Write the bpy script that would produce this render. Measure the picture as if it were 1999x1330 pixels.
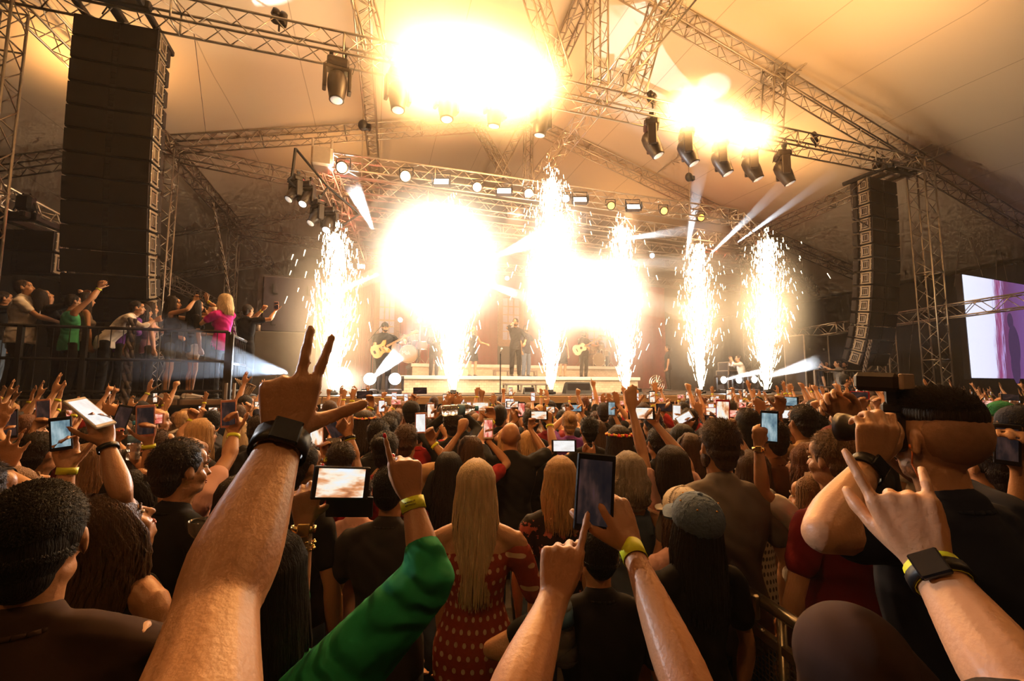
import bpy, bmesh, math, random
import numpy as np
from mathutils import Vector, Matrix

for o in list(bpy.data.objects): bpy.data.objects.remove(o)
SC = bpy.context.scene
COL = SC.collection
PI = math.pi
rnd = random.Random(7)

# ------------------------------------------------------------------ camera
CAMZ = 2.0
FPX, PITCH, YAW, ROLL = 886.0, math.radians(5.47), math.radians(17.0), math.radians(0.2)
F_ = Vector((math.sin(YAW)*math.cos(PITCH), math.cos(YAW)*math.cos(PITCH), math.sin(PITCH)))
R0 = Vector((math.cos(YAW), -math.sin(YAW), 0)); U0 = R0.cross(F_)
R_ = R0*math.cos(ROLL) + U0*math.sin(ROLL); U_ = U0*math.cos(ROLL) - R0*math.sin(ROLL)
EYE = Vector((0, 0, CAMZ))
cd = bpy.data.cameras.new('camera'); cam = bpy.data.objects.new('camera', cd); COL.objects.link(cam)
cd.sensor_width = 36; cd.lens = FPX/1999*36; cd.clip_start = 0.05; cd.clip_end = 200
cam.matrix_world = Matrix(((R_.x, U_.x, -F_.x, EYE.x), (R_.y, U_.y, -F_.y, EYE.y), (R_.z, U_.z, -F_.z, EYE.z), (0, 0, 0, 1)))
SC.camera = cam
SC.view_settings.view_transform = 'Standard'; SC.view_settings.look = 'None'
SC.view_settings.exposure = 0.0; SC.view_settings.gamma = 1.0
SC.view_settings.use_curve_mapping = False
CY = SC.cycles
CY.use_denoising = True; CY.use_adaptive_sampling = True; CY.adaptive_threshold = 0.10; CY.adaptive_min_samples = 12; CY.volume_step_rate = 2.0; CY.volume_preview_step_rate = 2.0
CY.max_bounces = 4; CY.diffuse_bounces = 2; CY.glossy_bounces = 2; CY.transmission_bounces = 4; CY.volume_bounces = 0
CY.transparent_max_bounces = 8
CY.sample_clamp_direct = 0; CY.sample_clamp_indirect = 4
CY.caustics_reflective = False; CY.caustics_refractive = False

W = bpy.data.worlds.new('world'); SC.world = W; W.use_nodes = True
W.node_tree.nodes['Background'].inputs[0].default_value = (1.0, 0.55, 0.25, 1)
W.node_tree.nodes['Background'].inputs[1].default_value = 0.012

def ray(px, py): return F_ + R_*((px-999.5)/FPX) + U_*((665-py)/FPX)
def P(px, py, d): return EYE + ray(px, py)*d                  # d: distance along the view axis
def PY(px, py, Y): r = ray(px, py); return EYE + r*(Y/r.y)
def PX(px, py, X): r = ray(px, py); return EYE + r*(X/r.x)
def PZ(px, py, Z): r = ray(px, py); return EYE + r*((Z-CAMZ)/r.z)
def proj(p):
    v = Vector(p)-EYE; d = v.dot(F_); return (999.5+FPX*v.dot(R_)/d, 665-FPX*v.dot(U_)/d, d)

# ------------------------------------------------------------------ stage lights and added fill lamps
def lamp(name, kind, loc, power, color, size=0.1, aim=None, angle=None, blend=0.2, label=None):
    l = bpy.data.lights.new(name, kind); l.energy = power; l.color = color
    o = bpy.data.objects.new(name, l); COL.objects.link(o); o.location = loc
    if kind == 'AREA': l.shape = 'DISK'; l.size = size
    else: l.shadow_soft_size = size
    if kind == 'SPOT': l.spot_size = angle; l.spot_blend = blend
    if aim is not None:
        o.rotation_euler = (Vector(aim)-Vector(loc)).to_track_quat('-Z', 'Y').to_euler()
    return o
AMBER = (1.0, 0.40, 0.085); WARM = (1.0, 0.52, 0.19); WHITE = (0.86, 0.93, 1.0)
# lens glare over the front truss, put in as glowing balls with lamps inside
GLARES = [(845, 138, 9.0, 120), (985, 160, 9.0, 120), (920, 125, 9.0, 100), (1040, 168, 9.0, 55), (1345, 215, 9.0, 70), (1405, 245, 9.0, 70), (1472, 266, 9.0, 55)]
for bx, by, bY, pw in GLARES:
    lamp('glare_light', 'POINT', PY(bx, by, bY), pw, AMBER, 0.25)  # amber point lamp added inside each glare ball to light the roof
# light of the spark fountains
FOUNT = [(650, 770, 468, 120), (885, 766, 420, 260), (1075, 760, 362, 200), (1222, 758, 452, 110), (1368, 762, 488, 100), (1495, 762, 478, 140)]
for fx, fy, ty, pw in FOUNT:
    for k in (0.25, 0.55, 0.85):
        lamp('spark_light', 'POINT', PY(fx, fy+(ty-fy)*k, 10.3), pw/3, WARM, 0.3)
# warm stage wash hung on the rig, aimed down at the band and the risers
for sx, sY in ((790, 13.0), (900, 13.4), (1010, 13.2), (1120, 13.2), (1230, 13.0), (1400, 12.5)):
    p_ = PY(sx, 400, sY); lamp('stage_wash_light', 'SPOT', p_, 1700, (1, .58, .32), .15, aim=(p_.x, p_.y+2.2, 1.9), angle=math.radians(75), blend=.6)
# amber audience lights on the lighting truss
for ax, ay, aY, tx, ty, pw in ((640, 110, 9.2, -1.2, 3.6, 1300), (1060, 205, 9.2, 1.5, 4.5, 1400), (1480, 290, 9.2, 6.5, 4.5, 1700)):
    lamp('audience_light', 'SPOT', PY(ax, ay, aY), pw, (1, .45, .12), .12, aim=(tx, ty, 1.3), angle=math.radians(70), blend=.7)
for lx, ly, lz, pw in ((-4.5, -2.0, 7.2, 250), (7.5, -2.5, 8.0, 320)):  # unseen amber fill spots added behind the camera to brighten the crowd
    lamp('fill_light', 'SPOT', (lx, ly, lz), pw, (1, .44, .12), .35, aim=(1.5, 3.0, .8), angle=math.radians(75), blend=.9)
for lx, ly, lz, tx, pw in ((-2.0, -1.5, 8.5, 1.0, 1400), (8.0, -1.0, 8.5, 6.0, 1700)):
    lamp('fill_light', 'SPOT', (lx, ly, lz), pw, (1, .44, .12), .35, aim=(tx, 7.5, 1.6), angle=math.radians(52), blend=.8)
# amber lamps without fixtures, added at truss level to brighten the tent roof
for lx, ly, pw in ((-4.0, 5.5, 190), (-6.5, 12.5, 380), (1.5, 7.0, 420), (10.5, 6.0, 520), (13.5, 12.0, 420), (5.0, 14.0, 500), (-1.0, 17.0, 260), (11.0, 19.0, 260)):
    lamp('roof_fill_light', 'SPOT', (lx, ly, 8.3), pw, (1, .47, .14), .2, aim=(lx+.3, ly+.5, 13), angle=math.radians(150), blend=1.0)
# narrow white lamps: one from the left flank, one from the stage
lamp('white_lamp', 'SPOT', (-6.0, 6.0, 4.2), 1500, (.95, .96, 1), .06, aim=P(1740, 1060, .66), angle=math.radians(7), blend=.6)
lamp('white_lamp', 'SPOT', (2.5, 10.5, 4.0), 2200, (.95, .96, 1), .06, aim=P(212, 880, 1.5), angle=math.radians(4.5), blend=.6)
# red lamps of the stage rig
for rx, ry, rY, pw in ((650, 345, 12.3, 60), (690, 440, 15.0, 40), (1085, 455, 16.5, 60), (1400, 470, 15.5, 40), (560, 420, 18.0, 12)):
    lamp('red_light', 'POINT', PY(rx, ry, rY), pw, (1, .10, .06), .1)
# ------------------------------------------------------------------ materials
MATS = {}
def mat(name, col=(0.5, 0.5, 0.5), rough=0.6, metal=0.0, emit=None, es=0.0, var=0.12, scale=6.0, bump=0.0, bscale=30.0, sss=0.0, trans=0.0, spec=None, stretch=None, coat=0.0):
    if name in MATS: return MATS[name]
    m = bpy.data.materials.new(name); m.use_nodes = True; nt = m.node_tree; N = nt.nodes; L = nt.links
    b = N['Principled BSDF']; b.inputs['Roughness'].default_value = rough; b.inputs['Metallic'].default_value = metal
    if coat: b.inputs['Coat Weight'].default_value = coat
    if spec is not None: b.inputs['Specular IOR Level'].default_value = spec
    if sss: b.inputs['Subsurface Weight'].default_value = sss; b.inputs['Subsurface Radius'].default_value = (0.01, 0.004, 0.002)
    if trans: b.inputs['Transmission Weight'].default_value = trans
    tc = N.new('ShaderNodeTexCoord'); mp = N.new('ShaderNodeMapping'); L.new(tc.outputs['Object'], mp.inputs[0])
    if stretch: mp.inputs['Scale'].default_value = stretch
    nz = N.new('ShaderNodeTexNoise'); nz.inputs['Scale'].default_value = scale; nz.inputs['Detail'].default_value = 4
    L.new(mp.outputs[0], nz.inputs['Vector'])
    mx = N.new('ShaderNodeMix'); mx.data_type = 'RGBA'
    a = tuple(max(0, c*(1-var)) for c in col); c2 = tuple(min(1, c*(1+var)) for c in col)
    mx.inputs[6].default_value = (*a, 1); mx.inputs[7].default_value = (*c2, 1)
    L.new(nz.outputs[0], mx.inputs[0]); L.new(mx.outputs[2], b.inputs['Base Color'])
    if bump:
        bn = N.new('ShaderNodeTexNoise'); bn.inputs['Scale'].default_value = bscale; bn.inputs['Detail'].default_value = 3
        L.new(mp.outputs[0], bn.inputs['Vector'])
        bp = N.new('ShaderNodeBump'); bp.inputs['Strength'].default_value = bump; bp.inputs['Distance'].default_value = 0.02
        L.new(bn.outputs[0], bp.inputs['Height']); L.new(bp.outputs[0], b.inputs['Normal'])
    if emit:
        b.inputs['Emission Color'].default_value = (*emit, 1); b.inputs['Emission Strength'].default_value = es
    MATS[name] = m; return m
def nodes(m): return m.node_tree.nodes, m.node_tree.links, m.node_tree.nodes['Principled BSDF']

# ------------------------------------------------------------------ mesh collecting
class MB:
    def __init__(s): s.v = []; s.f = []; s.mi = []; s.cur = 0
    def add(s, vs, fs):
        o = len(s.v); s.v.extend([tuple(v) for v in vs]); s.f.extend([tuple(i+o for i in f) for f in fs]); s.mi.extend([s.cur]*len(fs)); return s
    def box(s, c, sz, M=None, bev=0.0):
        x, y, z = sz[0]/2, sz[1]/2, sz[2]/2; c = Vector(c)
        if bev > 0:
            b = min(bev, x*.49, y*.49, z*.49); vs = []; idx = {}
            for sx in (-1, 1):
                for sy in (-1, 1):
                    for sz_ in (-1, 1):
                        for k, q in enumerate(((x-b, y-b, z), (x-b, y, z-b), (x, y-b, z-b))):
                            idx[(sx, sy, sz_, k)] = len(vs); vs.append(Vector((q[0]*sx, q[1]*sy, q[2]*sz_)))
            fs = []
            I = idx
            for sg in (-1, 1):
                def o(l): return l if sg > 0 else l[::-1]
                fs.append(o([I[(-1, -1, sg, 0)], I[(1, -1, sg, 0)], I[(1, 1, sg, 0)], I[(-1, 1, sg, 0)]]))
                fs.append(o([I[(1, sg, -1, 1)], I[(-1, sg, -1, 1)], I[(-1, sg, 1, 1)], I[(1, sg, 1, 1)]]))
                fs.append(o([I[(sg, -1, -1, 2)], I[(sg, 1, -1, 2)], I[(sg, 1, 1, 2)], I[(sg, -1, 1, 2)]]))
            for a in (-1, 1):
                for b2 in (-1, 1):
                    fs.append([I[(-1, a, b2, 0)], I[(1, a, b2, 0)], I[(1, a, b2, 1)], I[(-1, a, b2, 1)]])
                    fs.append([I[(a, -1, b2, 0)], I[(a, 1, b2, 0)], I[(a, 1, b2, 2)], I[(a, -1, b2, 2)]])
                    fs.append([I[(a, b2, -1, 1)], I[(a, b2, 1, 1)], I[(a, b2, 1, 2)], I[(a, b2, -1, 2)]])
                    for c3 in (-1, 1): fs.append([I[(a, b2, c3, 0)], I[(a, b2, c3, 1)], I[(a, b2, c3, 2)]])
        else:
            vs = [Vector((x*a, y*b, z*c_)) for a in (-1, 1) for b in (-1, 1) for c_ in (-1, 1)]
            fs = [(0, 1, 3, 2), (4, 6, 7, 5), (0, 4, 5, 1), (2, 3, 7, 6), (0, 2, 6, 4), (1, 5, 7, 3)]
        if M is not None: vs = [M @ v for v in vs]
        return s.add([v+c for v in vs], fs)
    def bar(s, a, b, r, n=6, r2=None):
        a, b = Vector(a), Vector(b); d = b-a
        if d.length < 1e-6: return s
        q = d.to_track_quat('Z', 'Y'); r2 = r if r2 is None else r2
        vs = []
        for p, rr in ((a, r), (b, r2)):
            for i in range(n):
                t = 2*PI*i/n; vs.append(p + q @ Vector((rr*math.cos(t), rr*math.sin(t), 0)))
        fs = [(i, (i+1) % n, n+(i+1) % n, n+i) for i in range(n)] + [tuple(range(n-1, -1, -1)), tuple(range(n, 2*n))]
        return s.add(vs, fs)
    def path(s, pts, r, n=6):
        for a, b in zip(pts[:-1], pts[1:]): s.bar(a, b, r, n)
        return s
    def lathe(s, prof, M=None, n=20):
        vs = []
        for (r, z) in prof:
            for i in range(n):
                t = 2*PI*i/n; v = Vector((r*math.cos(t), r*math.sin(t), z)); vs.append(M @ v if M is not None else v)
        fs = []
        for k in range(len(prof)-1):
            for i in range(n): fs.append((k*n+i, k*n+(i+1) % n, (k+1)*n+(i+1) % n, (k+1)*n+i))
        fs.append(tuple(range(n-1, -1, -1))); fs.append(tuple(range((len(prof)-1)*n, len(prof)*n)))
        return s.add(vs, fs)
    def ell(s, c, r, M=None, n=14, m=9):
        vs = []; fs = []; c = Vector(c)
        for j in range(m+1):
            ph = PI*j/m
            for i in range(n):
                t = 2*PI*i/n; v = Vector((r[0]*math.sin(ph)*math.cos(t), r[1]*math.sin(ph)*math.sin(t), r[2]*math.cos(ph)))
                vs.append((M @ v if M is not None else v)+c)
        for j in range(m):
            for i in range(n): fs.append((j*n+i, (j+1)*n+i, (j+1)*n+(i+1) % n, j*n+(i+1) % n))
        return s.add(vs, fs)
    def build(s, name, m=None, parent=None, smooth=False, loc=None):
        me = bpy.data.meshes.new(name); vs = s.v
        if loc is not None: L0 = Vector(loc); vs = [tuple(Vector(v)-L0) for v in vs]
        me.from_pydata(vs, [], s.f); me.update()
        ms = m if isinstance(m, (list, tuple)) else [m]
        for q in ms:
            if q is not None: me.materials.append(q)
        if len(ms) > 1: me.polygons.foreach_set('material_index', s.mi)
        if smooth: me.polygons.foreach_set('use_smooth', [True]*len(me.polygons))
        o = bpy.data.objects.new(name, me); COL.objects.link(o)
        if loc is not None: o.location = loc
        if parent is not None:
            o.parent = parent
        return o
def tag(o, label=None, cat=None, group=None, kind=None):
    if label: o['label'] = label
    if cat: o['category'] = cat
    if group: o['group'] = group
    if kind: o['kind'] = kind
    return o
def thing(name, label, cat, loc=(0, 0, 0), rz=0, group=None):
    o = bpy.data.objects.new(name, None); COL.objects.link(o); o.location = loc; o.rotation_euler = (0, 0, rz)
    o.empty_display_size = 0.1
    return tag(o, label, cat, group)
def struct(name, mb, m, **k): o = mb.build(name, m, **k); o['kind'] = 'structure'; return o
def copy_tree(o, parent=None):
    c = o.copy(); COL.objects.link(c)
    if parent is not None: c.parent = parent
    for ch in o.children: copy_tree(ch, c)
    return c
def worldpart(mb, name, m, parent, smooth=False):
    """mesh given in world coordinates, hung under a parent whose transform is known"""
    o = mb.build(name, m, None, smooth); o.parent = parent
    o.matrix_parent_inverse = Matrix.LocRotScale(parent.location, parent.rotation_euler, parent.scale).inverted() if parent.parent is None else Matrix()
    return o
# ------------------------------------------------------------------ setting
XC = 5.26; ZA = 12.95; SL = 0.2615                     # ridge x, fabric height at ridge, roof slope
def roofz(x): return ZA - SL*abs(x-XC)
m_fab = mat('tent_fabric', (0.80, 0.70, 0.56), 0.75, var=0.05, scale=0.25, bump=0.25, bscale=0.35)
N, L, B = nodes(m_fab)
tc = N.new('ShaderNodeTexCoord'); sp = N.new('ShaderNodeSeparateXYZ'); L.new(tc.outputs['Object'], sp.inputs[0])
mm = N.new('ShaderNodeMath'); mm.operation = 'PINGPONG'; mm.inputs[1].default_value = 1.1; L.new(sp.outputs[0], mm.inputs[0])
lt = N.new('ShaderNodeMath'); lt.operation = 'LESS_THAN'; lt.inputs[1].default_value = 0.012; L.new(mm.outputs[0], lt.inputs[0])
old = B.inputs['Base Color'].links[0].from_socket
mx = N.new('ShaderNodeMix'); mx.data_type = 'RGBA'; L.new(lt.outputs[0], mx.inputs[0]); L.new(old, mx.inputs[6]); mx.inputs[7].default_value = (0.55, 0.46, 0.34, 1)
L.new(mx.outputs[2], B.inputs['Base Color'])
def roof_side(name, x0, x1):
    mb = MB(); nx, ny = 40, 60; vs = []; Y0, Y1 = -6, 33
    FR = [2.6, 9.83, 16.64, 24.2, 31.6]
    for j in range(ny+1):
        y = Y0+(Y1-Y0)*j/ny
        near = min(abs(y-f) for f in FR)
        for i in range(nx+1):
            x = x0+(x1-x0)*i/nx
            sag = 0.16*min(1, near/3.4)**2*math.sin(PI*min(1, abs(x-XC)/22))
            vs.append((x, y, roofz(x)-sag+0.05))
    fs = [(j*(nx+1)+i, j*(nx+1)+i+1, (j+1)*(nx+1)+i+1, (j+1)*(nx+1)+i) for j in range(ny) for i in range(nx)]
    mb.add(vs, fs); o = struct(name, mb, m_fab, smooth=True)
    md = o.modifiers.new('s', 'SOLIDIFY'); md.thickness = 0.01
    return o
roof_side('ceiling', XC-21.5, XC); roof_side('ceiling', XC, XC+21.5)
m_floor = mat('trampled_floor', (0.05, 0.04, 0.035), 0.85, var=0.4, scale=3, bump=0.3, bscale=12)
struct('floor', MB().box((XC, 13.5, -0.05), (44, 40, 0.1)), m_floor)
m_wall = mat('dark_tent_wall', (0.045, 0.038, 0.035), 0.9, var=0.25, scale=1.2, bump=0.4, bscale=2.0)
mw = MB()
def wavy(x0, y0, x1, y1, z0, z1f, n=120):
    vs = []; a, b = Vector((x0, y0)), Vector((x1, y1)); nrm = Vector((-(b-a).y, (b-a).x)).normalized()
    for i in range(n+1):
        p = a.lerp(b, i/n)+nrm*0.10*math.sin(i*1.3)
        vs += [(p.x, p.y, z0), (p.x, p.y, z1f(p.x))]
    return vs, [(2*i, 2*i+2, 2*i+3, 2*i+1) for i in range(n)]
for nm, a in (('wall_back', (XC-21.5, 32.6, XC+21.5, 32.6)), ('wall_left', (XC-21.4, -6, XC-21.4, 32.6)), ('wall_right', (XC+21.4, -6, XC+21.4, 32.6)), ('wall_rear', (XC-21.5, -5.9, XC+21.5, -5.9))):
    mb = MB(); mb.add(*wavy(*a, 0, lambda x: roofz(x)-0.05)); o = struct(nm, mb, m_wall, smooth=True)

# ------------------------------------------------------------------ trusses
m_alu = mat('aluminium_truss', (0.62, 0.56, 0.48), 0.32, 0.75, var=0.15, scale=20)
m_alud = mat('dull_truss', (0.30, 0.25, 0.20), 0.45, 0.6, var=0.2, scale=20)
def truss(a, b, w=0.42, label='', group='trusses of the tent frame', tri=False, r=0.025, up=None, m=None, bay=None, name='roof_truss', h=None):
    a, b = Vector(a), Vector(b); d = (b-a); Ln = d.length; d.normalize(); m = m or m_alu
    up = Vector(up) if up else (Vector((0, 0, 1)) if abs(d.z) < 0.9 else Vector((0, 1, 0)))
    s = d.cross(up).normalized(); u = s.cross(d).normalized()
    h = h or w; t = thing(name, label, 'truss', a, group=group)
    cs = [s*w/2+u*h/2, -s*w/2+u*h/2, -s*w/2-u*h/2, s*w/2-u*h/2]
    n = max(2, int(round(Ln/(bay or w*0.95)))); ch = MB(); br = MB()
    for c in cs: ch.bar(c, d*Ln+c, r, 6)
    for k in range(4):
        p, q = cs[k], cs[(k+1) % 4]
        for i in range(n):
            x0, x1 = Ln*i/n, Ln*(i+1)/n
            if i % 2 == 0: br.bar(p+d*x0, q+d*x1, r*0.5, 4)
            else: br.bar(q+d*x0, p+d*x1, r*0.5, 4)
    step = max(1, int(3.0/(Ln/n)))
    for i in list(range(0, n+1, step))+[n]:
        x = Ln*i/n
        for k in range(4): br.bar(cs[k]+d*x, cs[(k+1) % 4]+d*x, r*0.8, 4)
    ch.build('chords', m, t, True); br.build('lacing', m, t, True)
    return t
A, B_, C_ = 9.83, 16.64, 24.2
TG = 'roof trusses of the tent frame'
def tr(p, q, label, w=0.42, **k): return truss(PY(*p), PY(*q), w, label, **k)
tr((1180, -50, A), (1790, 318, A), 'sloping roof truss from the ridge down to the column right of the front stage', group=TG)
tr((1790, 318, A), (2080, 492, A), 'roof truss sloping on down to the right edge beyond the tall column', group=TG, m=m_alud)
tr((-60, -52, A-0.35), (1790, 328, A-0.35), 'long level lighting truss crossing the hall from the left speaker hang to the right column', w=0.45, group='lighting trusses')
tr((1165, -60, A), (1165, 172, A), 'upright king post truss dropping to the middle of the front lighting truss', group=TG)
tr((1028, -60, A), (1095, 160, A), 'brace truss leaning left of the upright king post at the top', group=TG)
tr((1300, -40, A), (1238, 185, A), 'brace truss leaning right of the upright king post at the top', group=TG)
tr((1150, -20, A+0.5), (1088, 118, A+3), 'darker brace truss running back behind the left leaning brace', group=TG, m=m_alud)
tr((692, -60, A), (733, 100, A), 'short truss dropping to the front lighting truss above its outermost left moving heads', group=TG)
tr((1512, 160, A), (1505, 262, A), 'short upright truss between the right roof slope and the lighting truss', group=TG)
tr((1348, -30, 7.5), (1052, 345, 15.5), 'brightly lit truss running from overhead back toward the stage roof', group=TG)
tr((1725, -10, 8.4), (1520, 155, A), 'purlin truss leaving the top edge and meeting the right roof slope', group=TG)
tr((1520, 155, A), (1192, 405, 22), 'purlin truss running back from the right roof slope behind the bright glare', group=TG)
tr((2060, 188, 8.6), (1790, 310, A), 'eaves truss coming in from the right edge to the tall column head', group=TG)
tr((1790, 318, A), (1455, 470, B_), 'eaves truss running back behind the right speaker hang to the stage side', group=TG, m=m_alud)
tr((700, -80, A-0.6), (735, 385, 22), 'steep looking purlin truss running back left of centre under the fabric', group=TG, w=0.36)
tr((12, -30, A), (330, 290, B_), 'eaves truss passing behind the head of the left speaker hang', group=TG)
tr((330, 290, B_), (460, 440, C_), 'eaves truss running on back from the junction beside the left speaker hang', group=TG, m=m_alud)
tr((460, 440, C_), (560, 560, 32), 'furthest eaves truss on the left sloping into the smoke', group=TG, m=m_alud)
tr((328, 283, B_), (1028, 237, B_), 'second roof truss rising from the left junction to the ridge', group=TG)
tr((1028, 237, B_), (1455, 440, B_), 'second roof truss falling from the ridge to the right behind the moving heads', group=TG)
tr((1455, 440, B_), (1700, 548, B_), 'lower end of the second roof truss on the right beside the fountains', group=TG, m=m_alud)
tr((-40, 334, B_), (328, 283, B_), 'outer roof truss at the left edge passing behind the speaker hang', group=TG, m=m_alud)
tr((345, 300, B_), (740, 380, B_), 'tie truss from the left junction into the back of the stage rig', group=TG)
tr((932, 245, B_), (990, 345, B_), 'small leaning brace under the second ridge, on the left', group=TG, w=0.3, m=m_alud)
tr((1022, 240, B_), (970, 345, B_), 'small brace leaning the other way under the second ridge', group=TG, w=0.3, m=m_alud)
tr((1032, 240, B_), (1030, 350, B_), 'small upright post straight under the second ridge', group=TG, w=0.3, m=m_alud)
tr((460, 436, C_), (640, 408, C_), 'third roof truss rising from the left column behind the lamp arm', group=TG, m=m_alud)
tr((462, 452, C_), (720, 492, C_), 'tie truss of the third frame left of the stage', group=TG, m=m_alud)
tr((330, 450, C_), (455, 434, C_), 'outer truss of the third frame just right of the speaker hang', group=TG, m=m_alud)
tr((318, 545, 30), (530, 508, 30), 'low distant truss left of the smoke', group=TG, m=m_alud)
LT = 'side trusses at the hall flanks'
tr((-30, 376, 10.6), (330, 548, 22), 'golden low side truss at the left edge behind the speaker hang', group=LT)
tr((325, 545, 22), (470, 620, 31), 'low side truss sloping down behind the raised arms on the platform', group=LT)
tr((2060, 578, 7.6), (1640, 640, 14), 'bright low side truss crossing the tall column at the big screen', group=LT)
tr((1640, 640, 14), (1545, 655, 16.2), 'bright low side truss beside the last fountain', group=LT)
tr((1545, 592, 24), (1700, 628, 24), 'dim level truss behind the right speaker hang', group=LT, m=m_alud)
tr((1560, 680, 28), (1680, 655, 28), 'dim furthest truss right of the last fountain', group=LT, w=0.35, m=m_alud)
tr((2030, 432, 14), (1752, 502, 24), 'distant eaves truss beyond the tall column, right of it', group=LT, m=m_alud)
tr((1752, 540, 30), (1870, 585, 24), 'dark falling truss between tall column and screen', group=LT, m=m_alud)
def col(px, pytop, Y, label, w=0.42, m=None):
    p = PY(px, pytop, Y); return truss((p.x, p.y, 0), p, w, label, group='truss columns', name='truss_column', m=m)
col(1795, 318, A, 'tall truss column standing right of the right speaker hang', w=0.5)
pc = PY(1795, 318, A)
truss((pc.x+0.25, pc.y+1.6, 0), (pc.x+0.25, pc.y+1.6, 4.3), 0.4, 'second shorter truss column touching the tall right column at its foot', group='truss columns', name='truss_column', m=m_alud)
col(458, 440, C_, 'slim truss column behind the railing platform left of the stage')
col(332, 285, B_, 'truss column mostly behind the left speaker hang')
p = PY(12, 8, A); truss((p.x, p.y, 0), p, 0.4, 'truss column at the far left edge of the picture', group='truss columns', name='truss_column')
p = PY(1990, 500, 17); truss((p.x, p.y, 0), p, 0.4, 'truss column at the right edge above the big screen', group='truss columns', name='truss_column', m=m_alud)
p = PY(1455, 450, B_); truss((p.x, p.y, 0), p, 0.4, 'truss column hidden in the glare of the right-hand fountains', group='truss columns', name='truss_column', m=m_alud)

# stage roof rig
RG = 'stage roof rig trusses'
m_rig = mat('rig_truss', (0.66, 0.56, 0.46), 0.35, 0.7, var=0.12, scale=15)
YS = 12.0
tr((640, 318, YS), (1432, 425, YS), 'front truss of the stage roof rig carrying the row of lamps', w=0.4, group=RG, m=m_rig)
tr((655, 362, 13.6), (1500, 482, 13.6), 'second truss of the stage roof rig just under the lamp row', w=0.4, group=RG, m=m_rig)
tr((668, 412, 15.4), (1560, 520, 15.4), 'third truss of the stage roof rig lit by the fountains', w=0.36, group=RG, m=m_rig)
tr((690, 455, 17.5), (1580, 545, 17.5), 'fourth truss of the stage roof rig above the backdrop', w=0.36, group=RG, m=m_rig)
tr((700, 502, 19.5), (1560, 575, 19.5), 'rearmost low truss of the stage roof rig, tinted red', w=0.36, group=RG, m=m_rig)
tr((632, 318, YS), (705, 505, 19.5), 'left side truss of the stage roof rig glowing red', w=0.4, group=RG, m=m_rig)
tr((1440, 430, YS), (1590, 570, 17.5), 'right side truss of the stage roof rig', w=0.4, group=RG, m=m_rig)
cb = MB(); c0 = PY(630, 312, YS-0.1); cb.box(c0, (0.5, 0.5, 0.5), bev=0.05)
for a in (-1, 1):
    for b in (-1, 1): cb.bar(c0+Vector((a*.22, b*.22, .2)), c0+Vector((a*.22, b*.22, .42)), .03)
tag(cb.build('corner_block', m_rig), 'boxy corner block at the left end of the stage rig front truss', 'truss corner')
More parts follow.
